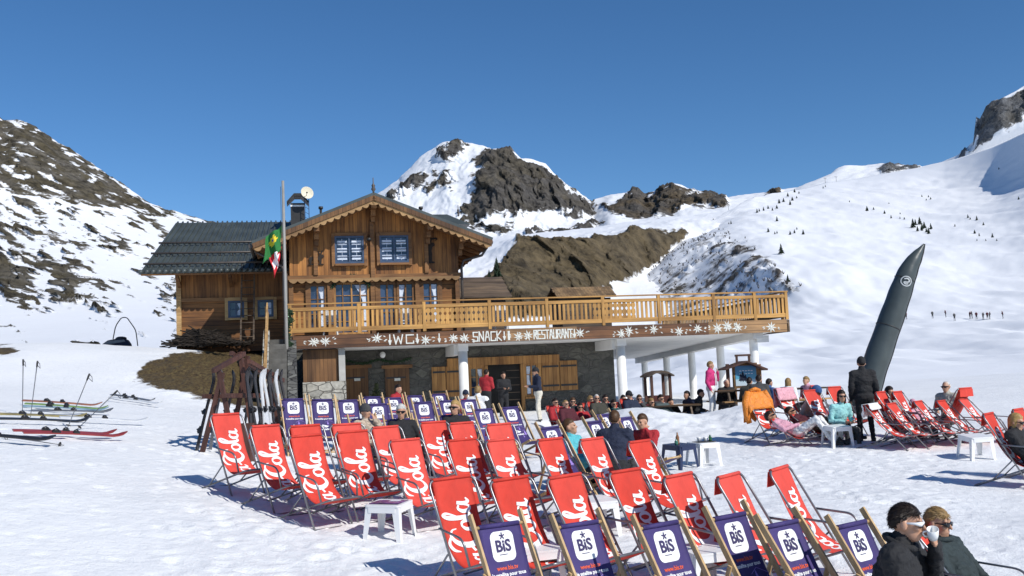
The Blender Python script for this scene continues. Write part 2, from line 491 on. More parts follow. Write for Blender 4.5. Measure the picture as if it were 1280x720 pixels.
def grid_object(name, X, Y, Z, mat, attr=None, kind='structure', flip=False):
    h, w = X.shape
    me = bpy.data.meshes.new(name)
    me.vertices.add(h*w); me.vertices.foreach_set('co', np.stack([X, Y, Z], -1).reshape(-1))
    idx = np.arange(h*w).reshape(h, w)
    q = np.stack([idx[:-1, :-1], idx[:-1, 1:], idx[1:, 1:], idx[1:, :-1]], -1).reshape(-1, 4)
    if flip: q = q[:, ::-1]
    n = len(q)
    me.loops.add(n*4); me.polygons.add(n)
    me.loops.foreach_set('vertex_index', q.reshape(-1).astype(np.int32))
    me.polygons.foreach_set('loop_start', np.arange(0, n*4, 4, dtype=np.int32))
    me.polygons.foreach_set('loop_total', np.full(n, 4, dtype=np.int32))
    me.polygons.foreach_set('use_smooth', np.ones(n, bool))
    if attr is not None:
        a = me.attributes.new('rock', 'FLOAT', 'POINT'); a.data.foreach_set('value', np.asarray(attr, np.float32).reshape(-1))
    me.update(); me.validate()
    me.materials.append(mat)
    o = bpy.data.objects.new(name, me); COL.objects.link(o)
    if kind: o['kind'] = kind
    return o

def near_snow_material():
    m, nt, b = nodes('trodden_snow'); L = nt.links.new
    at = N(nt, 'ShaderNodeAttribute', attribute_name='rock')
    v = coords(nt)
    def noise(s, d=6, r=.6):
        n = N(nt, 'ShaderNodeTexNoise'); n.inputs['Scale'].default_value = s; n.inputs['Detail'].default_value = d; n.inputs['Roughness'].default_value = r
        L(v, n.inputs['Vector']); return n
    n1, n2, n3, n4 = noise(1.1), noise(9, 8, .65), noise(45, 4), noise(.35, 4)
    sn = ramp(nt, [(.25, (.78, .79, .80)), (.5, (.86, .865, .87)), (.75, (.89, .89, .89))]); L(n2.outputs['Fac'], sn.inputs['Fac'])
    big = ramp(nt, [(.35, (.94, .945, .95)), (.6, (1, 1, 1))]); L(n4.outputs['Fac'], big.inputs['Fac'])
    ml = N(nt, 'ShaderNodeMix', data_type='RGBA', blend_type='MULTIPLY'); ml.inputs['Factor'].default_value = 1
    L(sn.outputs['Color'], ml.inputs['A']); L(big.outputs['Color'], ml.inputs['B'])
    # thin grit melted out of the snow
    gr = ramp(nt, [(.70, (0, 0, 0)), (.80, (.6, .6, .6))]); L(noise(16, 3, .5).outputs['Fac'], gr.inputs['Fac'])
    mg = N(nt, 'ShaderNodeMix', data_type='RGBA'); L(gr.outputs['Color'], mg.inputs['Factor']); L(ml.outputs['Result'], mg.inputs['A']); mg.inputs['B'].default_value = (.55, .54, .52, 1)
    # thawed turf
    a = N(nt, 'ShaderNodeMath', operation='MULTIPLY_ADD'); a.inputs[1].default_value = .5; L(noise(2.2, 8, .7).outputs['Fac'], a.inputs[0])
    sh = N(nt, 'ShaderNodeMath', operation='SUBTRACT'); sh.inputs[1].default_value = .25; L(at.outputs['Fac'], sh.inputs[0]); L(sh.outputs[0], a.inputs[2])
    mk = ramp(nt, [(.46, (0, 0, 0)), (.54, (1, 1, 1))]); L(a.outputs[0], mk.inputs['Fac'])
    e = ramp(nt, [(.34, (.018, .013, .008)), (.45, (.060, .040, .019)), (.56, (.125, .088, .036)), (.66, (.085, .085, .03)), (.70, (.16, .14, .11)), (.735, (.75, .75, .74))]); L(noise(13, 10, .74).outputs['Fac'], e.inputs['Fac'])
    fin = N(nt, 'ShaderNodeMix', data_type='RGBA'); L(mk.outputs['Color'], fin.inputs['Factor']); L(mg.outputs['Result'], fin.inputs['A']); L(e.outputs['Color'], fin.inputs['B'])
    L(fin.outputs['Result'], b.inputs['Base Color'])
    b.inputs['Roughness'].default_value = .6; b.inputs['Specular IOR Level'].default_value = .3
    ad = N(nt, 'ShaderNodeMath', operation='MULTIPLY_ADD'); ad.inputs[1].default_value = .35; L(n3.outputs['Fac'], ad.inputs[0]); L(n2.outputs['Fac'], ad.inputs[2])
    bp = N(nt, 'ShaderNodeBump'); bp.inputs['Strength'].default_value = .6; bp.inputs['Distance'].default_value = .045
    L(ad.outputs[0], bp.inputs['Height']); L(bp.outputs['Normal'], b.inputs['Normal'])
    return m
M_SNOW = near_snow_material()
GPX, GPY = proj(np.stack([GX, GY, GZ], -1).reshape(-1, 3)); GPX = GPX.reshape(GX.shape); GPY = GPY.reshape(GX.shape)
turf = poly_sd(GPX, GPY, [(168, 472), (185, 452), (230, 440), (300, 434), (352, 441), (352, 505), (318, 512), (262, 503), (225, 492)])
turf2 = poly_sd(GPX, GPY, [(-30, 430), (12, 431), (22, 438), (0, 444), (-30, 446)])
mask = np.clip(.5 + np.maximum(turf, turf2)/26 + .18*fbm(GX*.8, GY*.8, 3, 3), 0, 1)
mask[(GY < 22) | (GX > -7)] = 0
GZ += .11*mask*fbm(GX*1.9, GY*1.9, 5.5, 5)
grid_object('snow_ground', GX, GY, GZ, M_SNOW, mask)

# broad valley floor out to the horizon
gb = MB()
rr_ = [0, 60, 150, 400, 1200, 4000, 12000]
vs_, fs_ = [], []
for i, r_ in enumerate(rr_):
    for k in range(48):
        a = 2*math.pi*k/48
        vs_.append((r_*math.cos(a), r_*math.sin(a), -3.2 - (0 if r_ < 100 else r_*.002)))
for i in range(len(rr_)-1):
    for k in range(48):
        fs_.append((i*48+k, i*48+(k+1) % 48, (i+1)*48+(k+1) % 48, (i+1)*48+k))
gb.add(vs_, fs_, 0, True)
M_FAR = snow_rock_material('far_snow', (.05, .045, .045), (.13, .115, .10), (.12, .085, .05))
vg = gb.build('valley_ground', M_FAR); vg['kind'] = 'structure'

# ------------------------------------------------------------------ mountains
PATCH = {}
def hill(name, px0, px1, nx, rows, ny, mat, rocks, amp, freq, ridge_amp=0.0, back=1.35, fill=0.0, noise_px=6.0, edge_px=10.0, seed=0.0, soft=None, smooth_cols=.05, gully=0.0, gfreq=.02, gsnow=.25, dsn=.35, snow_amp=0.0, sfreq=.012):
    """rows: from the foot to the ridge; each [(px, py, distance), ...]."""
    cols = np.linspace(px0, px1, nx)
    K = len(rows)
    A = np.zeros((K+1, nx, 3))
    for k, row in enumerate(rows):
        row = sorted(row)
        py = np.interp(cols, [r[0] for r in row], [r[1] for r in row])
        D = np.interp(cols, [r[0] for r in row], [r[2] for r in row])
        w = 3 if k == len(rows)-1 else max(3, int(nx*smooth_cols))
        if w > 3:
            kr = np.hanning(w+2); kr /= kr.sum(); h_ = len(kr)//2
            py = np.convolve(np.pad(py, (h_, h_), 'reflect', reflect_type='odd'), kr, 'same')[h_:-h_]
        kr = np.hanning(int(nx*.07)+3); kr /= kr.sum(); h_ = len(kr)//2
        D = np.convolve(np.pad(D, (h_, h_), 'reflect', reflect_type='odd'), kr, 'same')[h_:-h_]
        for i in range(nx): A[k, i] = P(cols[i], py[i], D[i])
    for i in range(nx):                                    # far side of the ridge, dropping away
        top = A[K-1, i]; low = A[0, i]
        A[K, i] = top*np.array([back, back, 1]); A[K, i, 2] = min(low[2], top[2]*.2) - 10
    t = np.concatenate([np.linspace(0, K-1, ny), K-1+np.linspace(0, 1, 14)[1:]])
    k0 = np.clip(np.floor(t).astype(int), 0, K-1); f = (t-k0)[:, None, None]
    # monotone smooth interpolation along the slope
    km, kp = np.clip(k0-1, 0, K), np.clip(k0+2, 0, K)
    p0, p1, p2, p3 = A[km], A[k0], A[np.clip(k0+1, 0, K)], A[kp]
    m1 = (p2-p0)*.5; m2 = (p3-p1)*.5
    near_ridge = (k0 >= K-2)[:, None, None]
    m2 = np.where(near_ridge, (p2-p1), m2); m1 = np.where((k0 >= K-1)[:, None, None], (p2-p1), m1)
    V = (2*f**3-3*f**2+1)*p1 + (f**3-2*f**2+f)*m1 + (-2*f**3+3*f**2)*p2 + (f**3-f**2)*m2
    X, Y, Z = V[..., 0], V[..., 1], V[..., 2]
    foot = np.clip(t*2.5, 0, 1)[:, None]
    n = fbm(X*freq+seed, Y*freq, Z*freq, 6, .55)
    rg = ridged(X*freq*1.3+seed, Y*freq*1.3, Z*freq*1.3+4, 6, .55)
    PX, PY = proj(V.reshape(-1, 3)); PX = PX.reshape(X.shape); PY = PY.reshape(X.shape)
    wob = noise_px*fbm(PX/28+seed, PY/16, seed, 5, .6)
    wob2 = noise_px*fbm(PX/28+seed+40, PY/16, seed, 5, .6)
    sdm = np.full(X.shape, -99.0)
    for poly in rocks: sdm = np.maximum(sdm, poly_sd(PX+wob, PY+wob2*.7, poly))
    rock = np.clip(.5 + sdm/edge_px*.5, 0, 1)
    rock = np.maximum(rock, fill) if np.isscalar(fill) else np.maximum(rock, fill(PX, PY, X, Y, Z))
    rkd = sstep(.38, .72, rock)
    disp = amp*(n*.6*(dsn+(1-dsn)*rkd) + (rg)*ridge_amp*rkd)*foot
    if soft is not None: disp = disp*soft(PX, PY)
    Z = Z + disp
    Y = Y - disp*.35
    if gully:
        az = np.arctan2(X, Y)*np.hypot(X, Y).mean()
        gl = ridged(az*gfreq + .35*n, Z*gfreq*.25 + seed, Y*gfreq*.1, 5, .6)
        rk_ = gsnow+(1-gsnow)*rkd
        Y = Y - gully*gl*rk_*foot
        X = X - gully*.35*gl*rk_*foot
    if snow_amp:
        edge = np.clip((K-1-t)*1.5, 0, 1)[:, None]
        Z = Z + snow_amp*(fbm(X*sfreq+3, Y*sfreq*.55, seed, 5, .5) + .5*fbm(X*sfreq*4, Y*sfreq*1.3, seed+7, 4, .55))*np.clip(t-1.5, 0, 1)[:, None]*edge
    o = grid_object(name, X, Y, Z, mat, rock)
    PATCH[name] = (X, Y, Z)
    return o
def on_hill(name, px, py):
    X, Y, Z = PATCH[name]
    V = np.stack([X, Y, Z], -1)
    PX, PY = proj(V.reshape(-1, 3))
    d = (PX-px)**2 + (PY-py)**2
    d = d.reshape(X.shape); d[-13:] = 1e9
    i = np.unravel_index(np.argmin(d), X.shape)
    return np.array([X[i], Y[i], Z[i]])

M_PEAK = snow_rock_material('peak_rock', (.028, .025, .024), (.098, .090, .082), (.100, .086, .064), rough_scale=.034, fine=.085, bump=1.0, bdist=9, warm_amt=.35, edge=.05, namp=1.35)
M_RIDGE = snow_rock_material('ridge_rock', (.028, .025, .024), (.088, .08, .072), (.105, .08, .05), rough_scale=.036, fine=.09, bump=1.0, bdist=7, warm_amt=.4, edge=.05, namp=1.2)
M_BROWN = snow_rock_material('thawed_slope', (.035, .029, .022), (.085, .068, .045), (.110, .083, .046), rough_scale=.05, fine=.13, bump=.9, bdist=3, warm_amt=.7, edge=.06, namp=1.15)
M_LEFT = snow_rock_material('patchy_slope', (.035, .030, .025), (.125, .112, .092), (.080, .066, .040), rough_scale=.2, fine=.30, bump=1.0, bdist=1.8, warm_amt=.55, streak=(.6, .8, 1.8), edge=.06, namp=1.1, sbump=.03)
M_SLOPE = snow_rock_material('ski_slope', (.030, .028, .03), (.085, .078, .075), (.085, .07, .05), rough_scale=.07, fine=.12, bump=.7, bdist=1.6, warm_amt=.3, edge=.07, namp=1.15)
M_CLIFF = snow_rock_material('cliff_rock', (.05, .055, .065), (.14, .145, .155), (.13, .125, .115), rough_scale=.035, fine=.07, bump=1.0, bdist=9, warm_amt=.2, edge=.06, namp=1.7)

# central peak
hill('mountain_peak', 400, 830, 330, [
    [(400, 490, 600), (640, 478, 600), (830, 470, 600)],
    [(400, 370, 1000), (560, 345, 1000), (640, 325, 1000), (740, 312, 1050), (830, 300, 1100)],
    [(400, 330, 1350), (500, 310, 1350), (575, 292, 1350), (640, 290, 1350), (740, 285, 1400), (830, 284, 1500)],
    [(400, 300, 1550), (480, 258, 1600), (520, 235, 1650), (560, 225, 1600), (590, 235, 1520), (620, 240, 1480), (660, 245, 1500), (720, 262, 1550), (770, 274, 1600), (830, 280, 1700)],
    [(400, 290, 1750), (440, 262, 1750), (470, 243, 1760), (500, 224, 1770), (522, 201, 1770), (535, 190, 1770), (548, 182, 1760), (560, 178, 1750), (575, 179, 1750), (590, 180, 1740), (603, 181, 1720), (615, 186, 1700), (628, 186, 1690), (640, 188, 1690), (652, 198, 1690), (668, 199, 1690), (682, 203, 1690), (693, 215, 1690), (708, 229, 1690), (735, 249, 1700), (760, 264, 1720), (790, 274, 1750), (830, 277, 1800)],
  ], 230, M_PEAK, [
    [(604, 190), (622, 186), (640, 190), (652, 201), (682, 208), (700, 224), (735, 252), (762, 268), (735, 272), (705, 268), (672, 262), (650, 270), (622, 266), (600, 276), (580, 274), (578, 258), (590, 240), (598, 226), (606, 214), (598, 202)],
    [(548, 196), (566, 184), (580, 186), (574, 198), (556, 204)], [(535, 232), (560, 212), (572, 214), (560, 232), (545, 240), (536, 246)],
    [(496, 238), (520, 222), (540, 226), (522, 240), (500, 250)], [(480, 250), (492, 240), (498, 246), (486, 258)], [(588, 214), (598, 206), (600, 214), (590, 224)],
    [(660, 290), (720, 282), (790, 280), (795, 285), (720, 292), (668, 296)], [(590, 282), (620, 278), (640, 284), (610, 288)],
  ], 17, .010, .7, noise_px=11, edge_px=14, fill=.20, seed=2, gully=24, gfreq=.016, snow_amp=7, sfreq=.006)
# rocky shoulder right of the peak
hill('rocky_ridge', 700, 1080, 240, [
    [(700, 352, 900), (900, 330, 900), (1080, 310, 900)],
    [(700, 338, 1100), (745, 312, 1100), (900, 290, 1150), (1080, 270, 1200)],
    [(700, 330, 1450), (722, 305, 1450), (760, 268, 1450), (800, 272, 1420), (840, 268, 1420), (905, 258, 1450), (960, 252, 1500), (1080, 242, 1500)],
    [(700, 326, 1700), (712, 306, 1700), (728, 274, 1700), (742, 250, 1700), (765, 244, 1700), (788, 241, 1700), (793, 234, 1690), (799, 235, 1690), (805, 241, 1690), (816, 239, 1690), (830, 234, 1690), (841, 229, 1690), (852, 232, 1690), (862, 237, 1690), (880, 240, 1690), (895, 245, 1700), (907, 247, 1700), (930, 243, 1700), (960, 239, 1700), (1000, 234, 1700), (1080, 228, 1700)],
  ], 130, M_RIDGE, [
    [(784, 243), (794, 232), (801, 236), (816, 242), (841, 231), (862, 240), (880, 242), (907, 249), (905, 258), (868, 259), (838, 268), (800, 272), (772, 268), (752, 258), (775, 252)],
    [(955, 238), (975, 236), (976, 244), (958, 246)],
  ], 11, .012, .6, noise_px=8, edge_px=9, fill=.12, seed=5, gully=22, gfreq=.02, snow_amp=4, sfreq=.008)
# thawed brown slope across the ravine, with the snow shelf above it
hill('brown_hillside', 540, 960, 300, [
    [(540, 470, 250), (640, 462, 250), (760, 452, 270), (960, 440, 300)],
    [(540, 385, 330), (620, 372, 330), (700, 368, 360), (770, 362, 420), (850, 350, 470), (960, 340, 520)],
    [(540, 350, 380), (610, 345, 380), (660, 335, 400), (740, 330, 440), (800, 325, 480), (860, 318, 520), (960, 310, 560)],
    [(540, 325, 430), (610, 322, 430), (640, 305, 440), (700, 304, 470), (760, 298, 500), (800, 290, 520), (858, 285, 540), (960, 280, 600)],
    [(540, 306, 640), (640, 296, 650), (740, 284, 660), (858, 270, 700), (960, 262, 720)],
  ], 190, M_BROWN, [
    [(606, 372), (612, 352), (628, 326), (640, 305), (668, 302), (700, 305), (730, 303), (760, 298), (800, 290), (835, 289), (857, 286), (858, 294), (844, 306), (838, 318), (822, 326), (806, 338), (800, 344), (790, 352), (772, 350), (760, 366), (728, 390), (600, 400)],
  ], 5.5, .022, .55, noise_px=8, edge_px=11, seed=9, back=1.3, gully=7, gfreq=.022, snow_amp=2, sfreq=.02)
# open ski slope on the right with its shaded scrubby flank
def slope_fill(PX, PY, X, Y, Z):
    flank = np.clip(.5 + poly_sd(PX, PY, [(770, 372), (830, 320), (872, 292), (905, 282), (930, 300), (960, 318), (990, 345), (1010, 362), (985, 380), (900, 400), (760, 400)])/22, 0, 1)
    return flank*(.40 + .12*fbm(PX/9, PY/7, 2, 3)) + .06
def flat_row(D, dz):
    out = []
    for px in range(400, 2161, 60):
        x = P(px, 480, D)[0]; z = float(base_z(x, min(D, 60))) + dz
        out.append((px, 475 - (z-CAMZ)*FPX/D - .0437*(px-640), D))
    return out
hill('ski_slope', 400, 2100, 620, [
    flat_row(44, -1.2), flat_row(57, -.12), flat_row(75, .45),
    [(400, 482, 120), (560, 472, 120), (780, 449, 120), (1000, 440, 120), (1240, 430, 120), (1560, 415, 120)],
    [(400, 462, 170), (560, 455, 170), (780, 430, 190), (1000, 416, 180), (1100, 414, 175), (1240, 408, 175), (1560, 392, 175)],
    [(400, 440, 330), (560, 430, 330), (700, 420, 340), (780, 405, 360), (870, 392, 350), (950, 380, 300), (1010, 380, 265), (1100, 392, 250), (1240, 388, 255), (1400, 375, 240), (1560, 360, 220)],
    [(560, 415, 440), (700, 405, 440), (780, 385, 440), (830, 360, 430), (870, 345, 420), (910, 336, 390), (950, 334, 340), (1000, 345, 305), (1040, 340, 320), (1100, 335, 345), (1240, 325, 370), (1400, 315, 330), (1560, 300, 280)],
    [(560, 408, 480), (700, 398, 470), (780, 371, 460), (830, 326, 460), (870, 300, 470), (905, 290, 470), (940, 285, 470), (1000, 290, 480), (1100, 285, 520), (1180, 282, 540), (1240, 275, 540), (1320, 260, 480), (1560, 230, 380)],
    [(560, 405, 490), (700, 395, 480), (780, 367, 470), (830, 322, 480), (870, 292, 520), (905, 275, 580), (940, 262, 640), (1000, 254, 720), (1100, 244, 800), (1180, 240, 820), (1240, 236, 760), (1320, 210, 640), (1560, 150, 480)],
    [(560, 404, 495), (700, 394, 485), (780, 365, 480), (800, 350, 480), (830, 320, 490), (870, 287, 540), (890, 275, 580), (905, 267, 640), (925, 255, 700), (940, 247, 760), (975, 240, 860), (1000, 237, 930), (1035, 228, 1000), (1070, 224, 1020), (1100, 218, 1020), (1150, 209, 1000), (1180, 203, 980), (1200, 197, 960), (1240, 184, 900), (1280, 166, 820), (1320, 140, 740), (1400, 100, 640), (1560, 20, 540)],
  ], 330, M_SLOPE, [], 4.0, .022, .9, fill=slope_fill, seed=12, soft=lambda a, b: .35+.9*sstep(1010, 940, a), snow_amp=2.6, sfreq=.013)
# bench and cliff behind the slope
hill('rock_cliff', 985, 2100, 300, [
    [(985, 300, 1150), (1200, 270, 1150), (1560, 200, 1000)],
    [(985, 255, 1300), (1100, 240, 1300), (1200, 225, 1300), (1560, 120, 1150)],
    [(985, 240, 1420), (1040, 220, 1420), (1100, 214, 1400), (1150, 214, 1380), (1190, 205, 1360), (1203, 198, 1300), (1216, 188, 1260), (1224, 180, 1240), (1280, 150, 1230), (1560, 40, 1150)],
    [(985, 242, 1460), (1020, 232, 1460), (1036, 220, 1460), (1046, 210, 1460), (1056, 206, 1460), (1080, 207, 1460), (1100, 205, 1450), (1115, 206, 1440), (1135, 207, 1430), (1152, 209, 1420), (1180, 202, 1400), (1200, 194, 1360), (1207, 188, 1340), (1218, 176, 1300), (1222, 160, 1260), (1219, 150, 1250), (1221, 143, 1250), (1232, 136, 1250), (1243, 128, 1250), (1256, 121, 1250), (1268, 115, 1250), (1280, 108, 1250), (1300, 100, 1250), (1400, 60, 1250), (1560, 10, 1250)],
  ], 140, M_CLIFF, [
    [(1216, 182), (1218, 146), (1232, 138), (1256, 122), (1280, 110), (1400, 60), (1400, 80), (1290, 130), (1276, 146), (1262, 160), (1248, 170), (1236, 178), (1222, 184), (1205, 194), (1198, 196)],
    [(1100, 208), (1118, 205), (1126, 209), (1150, 209), (1150, 215), (1134, 216), (1122, 222), (1102, 218)],
  ], 10, .013, .8, noise_px=7, edge_px=10, seed=21, fill=.14, gully=16, gfreq=.02, snow_amp=3, sfreq=.01)
# patchy hillside on the left
def left_fill(PX, PY, X, Y, Z):
    ridge = np.interp(PX, [-200, 0, 25, 60, 110, 160, 200, 240, 268, 350], [90, 146, 150, 170, 200, 235, 258, 270, 277, 310])
    t = PY - ridge
    a = R(24); u = PX*math.cos(a)+PY*math.sin(a); v = -PX*math.sin(a)+PY*math.cos(a)
    st = fbm(u/30, v/5.5, 3, 5, .62); st2 = fbm(u/90, v/26, 9, 4, .55)
    trail = 240 + .155*PX
    upper = .68 + .42*st + .20*st2 - .14*np.exp(-(t/6)**2)
    lower = .31 + .46*st + .42*st2 + .34*np.exp(-((PY-(345+.05*PX))/34)**2)*sstep(110, 10, PX) - .26*sstep(375, 415, PY)
    k = sstep(-10, 12, PY-trail+10*st2)
    f = upper*(1-k) + lower*k
    f = f - .5*np.exp(-((PY-trail-2)/1.6)**2)*(PX > -50)
    return np.clip(f, .0, 1)
hill('patchy_hillside', -900, 480, 560, [
    [(-330, 470, 62), (0, 455, 62), (200, 445, 62), (480, 440, 62)],
    [(-330, 440, 110), (0, 432, 110), (120, 424, 110), (230, 420, 110), (480, 418, 120)],
    [(-330, 390, 170), (0, 385, 170), (230, 390, 180), (480, 395, 200)],
    [(-330, 320, 240), (0, 325, 240), (120, 335, 250), (230, 350, 260), (480, 370, 280)],
    [(-330, 200, 320), (0, 250, 320), (120, 270, 330), (230, 300, 340), (300, 320, 350), (480, 360, 360)],
    [(-330, 40, 420), (-100, 110, 420), (-20, 138, 420), (0, 144, 420), (6, 150, 420), (25, 150, 420), (45, 160, 420), (60, 170, 420), (85, 184, 420), (110, 200, 420), (135, 218, 420), (160, 235, 420), (182, 250, 420), (200, 258, 420), (240, 270, 420), (268, 277, 420), (300, 290, 420), (480, 350, 420)],
  ], 330, M_LEFT, [], 2.2, .07, .5, fill=left_fill, seed=31, back=1.3, gully=2.2, gfreq=.06, gsnow=.0, dsn=.06)
# ------------------------------------------------------------------ the chalet (local frame: u along the front, v back, z up)
HTH = R(12)
HB = P(362, 420, 34)[:2]
HU = np.array([math.cos(HTH), math.sin(HTH)]); HV = np.array([-math.sin(HTH), math.cos(HTH)])
def H(px, py, v):
    d = ray(px, py); t = (v - (CAMP[:2]-HB) @ HV)/(d[:2] @ HV); q = CAMP + d*t
    return float((q[:2]-HB) @ HU), float(q[2])
def HW(u, v, z=0.0):
    w = HB + HU*u + HV*v
    return (float(w[0]), float(w[1]), z)
def house_empty(name, u, v, z, label, cat, group=None, rz=0.0):
    return empty(name, HW(u, v, z), HTH + rz, label, cat, group)

W_VERT = wood('wall_boards', (.14, .055, .014), (.47, .205, .052), 'z', .16, 'x', 16)
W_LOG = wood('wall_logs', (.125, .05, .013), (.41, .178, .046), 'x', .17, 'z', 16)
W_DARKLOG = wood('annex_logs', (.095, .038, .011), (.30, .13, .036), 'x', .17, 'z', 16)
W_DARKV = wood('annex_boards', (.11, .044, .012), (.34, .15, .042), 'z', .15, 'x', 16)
W_BEAM = wood('beam_wood', (.11, .05, .018), (.30, .145, .05), 'x', 0, 'z', 14)
W_RAIL = wood('railing_wood', (.29, .145, .040), (.60, .34, .105), 'x', 0, 'z', 22)
W_BAL = wood('baluster_wood', (.28, .14, .038), (.59, .335, .10), 'z', 0, 'z', 22)
W_TRIM = wood('trim_wood', (.30, .17, .065), (.58, .38, .17), 'x', 0, 'z', 18)
W_SCAL = wood('scallop_wood', (.20, .11, .045), (.42, .26, .115), 'x', 0, 'z', 18)
W_SHUT = wood('shutter_wood', (.26, .12, .035), (.48, .25, .08), 'z', .15, 'x', 18)
W_DOOR = wood('door_wood', (.085, .04, .016), (.185, .09, .033), 'z', .14, 'x', 18)
W_SIGN = wood('fascia_wood', (.055, .023, .011), (.185, .082, .034), 'x', .22, 'z', 9)
W_SIGN2 = wood('fascia_wood_light', (.15, .085, .04), (.34, .20, .095), 'x', .22, 'z', 9)
W_SHINGLE = wood('shingle_wood', (.10, .065, .035), (.34, .22, .11), 'z', .14, 'x', 12)
W_OLD = wood('old_wood', (.05, .035, .025), (.17, .12, .08), 'x', .2, 'z', 14)
M_ROOF = plain('roof_metal', (.060, .072, .070), .42, .25, 1.5, .12, 9)
M_GUT = plain('gutter_metal', (.075, .06, .05), .45, .2, 3)
M_WHITE = plain('white_paint', (.80, .79, .76), .6, .06, 2.5, .15, 20)
M_SOFFIT = plain('soffit_plaster', (.72, .71, .68), .8, .08, 1.2, .1, 10)
M_PAINT = plain('white_lettering', (.66, .66, .60), .8, .2, 14)
M_BLUE = plain('blue_window_paint', (.045, .075, .135), .5, .2, 4)
M_CURT = cloth('white_curtain', (.66, .72, .82), .8, .4, 12)
M_IRON = plain('dark_iron', (.025, .024, .023), .5, .2, 8)
M_CONC = plain('concrete', (.42, .41, .38), .85, .15, 3, .3, 18)
M_DARK = plain('interior_shade', (.012, .011, .010), .9, .3, 2)
M_GREEN = plain('fir_garland', (.018, .045, .016), .8, .5, 30)
def glass_mat():
    m, nt, b = nodes('window_glass')
    b.inputs['Base Color'].default_value = (.035, .06, .14, 1); b.inputs['Roughness'].default_value = .06
    b.inputs['Specular IOR Level'].default_value = .7
    n = N(nt, 'ShaderNodeTexNoise'); n.inputs['Scale'].default_value = 1.3; n.inputs['Detail'].default_value = 3; nt.links.new(coords(nt), n.inputs['Vector'])
    r = ramp(nt, [(.38, (.012, .018, .035)), (.6, (.05, .075, .14))]); nt.links.new(n.outputs['Fac'], r.inputs['Fac']); nt.links.new(r.outputs['Color'], b.inputs['Base Color'])  # uneven sky reflection painted into the pane colour, dark to blue
    bp = N(nt, 'ShaderNodeBump'); bp.inputs['Strength'].default_value = .15; bp.inputs['Distance'].default_value = .05; nt.links.new(n.outputs['Fac'], bp.inputs['Height']); nt.links.new(bp.outputs['Normal'], b.inputs['Normal'])
    return m
M_GLASS = glass_mat()
def stone_mat(name, cols, mortar, scale=2.2, bump=.8):
    m, nt, b = nodes(name); L = nt.links.new
    tc = N(nt, 'ShaderNodeTexCoord'); mp = N(nt, 'ShaderNodeMapping'); mp.inputs['Scale'].default_value = (scale, scale, scale*1.7)
    L(tc.outputs['Object'], mp.inputs['Vector'])
    dn = N(nt, 'ShaderNodeTexNoise'); dn.inputs['Scale'].default_value = 1.5; L(mp.outputs['Vector'], dn.inputs['Vector'])
    mixv = N(nt, 'ShaderNodeMix', data_type='VECTOR'); mixv.inputs['Factor'].default_value = .16
    L(mp.outputs['Vector'], mixv.inputs['A']); L(dn.outputs['Color'], mixv.inputs['B'])
    v1 = N(nt, 'ShaderNodeTexVoronoi', feature='F1'); v2 = N(nt, 'ShaderNodeTexVoronoi', feature='DISTANCE_TO_EDGE')
    for q in (v1, v2):
        q.inputs['Scale'].default_value = 1.0; q.inputs['Randomness'].default_value = .85
        L(mixv.outputs['Result'], q.inputs['Vector'])
    sx = N(nt, 'ShaderNodeSeparateColor'); L(v1.outputs['Color'], sx.inputs[0])
    cr = ramp(nt, [(i/(len(cols)-1), c) for i, c in enumerate(cols)]); L(sx.outputs[0], cr.inputs['Fac'])
    nn = N(nt, 'ShaderNodeTexNoise'); nn.inputs['Scale'].default_value = 9; nn.inputs['Detail'].default_value = 7; L(tc.outputs['Object'], nn.inputs['Vector'])
    nr = ramp(nt, [(.3, (.7, .7, .7)), (.7, (1.15, 1.15, 1.15))]); L(nn.outputs['Fac'], nr.inputs['Fac'])
    ml = N(nt, 'ShaderNodeMix', data_type='RGBA', blend_type='MULTIPLY'); ml.inputs['Factor'].default_value = 1
    L(cr.outputs['Color'], ml.inputs['A']); L(nr.outputs['Color'], ml.inputs['B'])
    er = ramp(nt, [(.02, (0, 0, 0)), (.06, (1, 1, 1))]); L(v2.outputs['Distance'], er.inputs['Fac'])
    mx = N(nt, 'ShaderNodeMix', data_type='RGBA'); L(er.outputs['Color'], mx.inputs['Factor']); mx.inputs['A'].default_value = (*mortar, 1); L(ml.outputs['Result'], mx.inputs['B'])
    L(mx.outputs['Result'], b.inputs['Base Color']); b.inputs['Roughness'].default_value = .9
    ad = N(nt, 'ShaderNodeMath', operation='MULTIPLY_ADD'); ad.inputs[1].default_value = .3; L(nn.outputs['Fac'], ad.inputs[0]); L(er.outputs['Color'], ad.inputs[2])
    bp = N(nt, 'ShaderNodeBump'); bp.inputs['Strength'].default_value = bump; bp.inputs['Distance'].default_value = .04
    L(ad.outputs[0], bp.inputs['Height']); L(bp.outputs['Normal'], b.inputs['Normal'])
    return m
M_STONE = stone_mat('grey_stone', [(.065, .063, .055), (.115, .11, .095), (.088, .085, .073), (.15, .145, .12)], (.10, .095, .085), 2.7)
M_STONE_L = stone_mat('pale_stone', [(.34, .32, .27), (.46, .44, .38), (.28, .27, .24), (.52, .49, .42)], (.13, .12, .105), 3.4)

chalet = house_empty('chalet', 0, 0, 0, 'brown timber alpine chalet with green-grey metal roof and scalloped gable', 'chalet')
A = chalet
def part(name, mb, mat, parent=A, **k):
    return mb.build(name, mat, parent, **k)
ZF, ZE, ZR, UR = 3.70, 7.12, 8.86, 3.12          # floor, eaves, ridge height and ridge position
UL, UQ = -1.26, 7.50                               # eaves left and right
V0, V1 = 1.75, 13.5
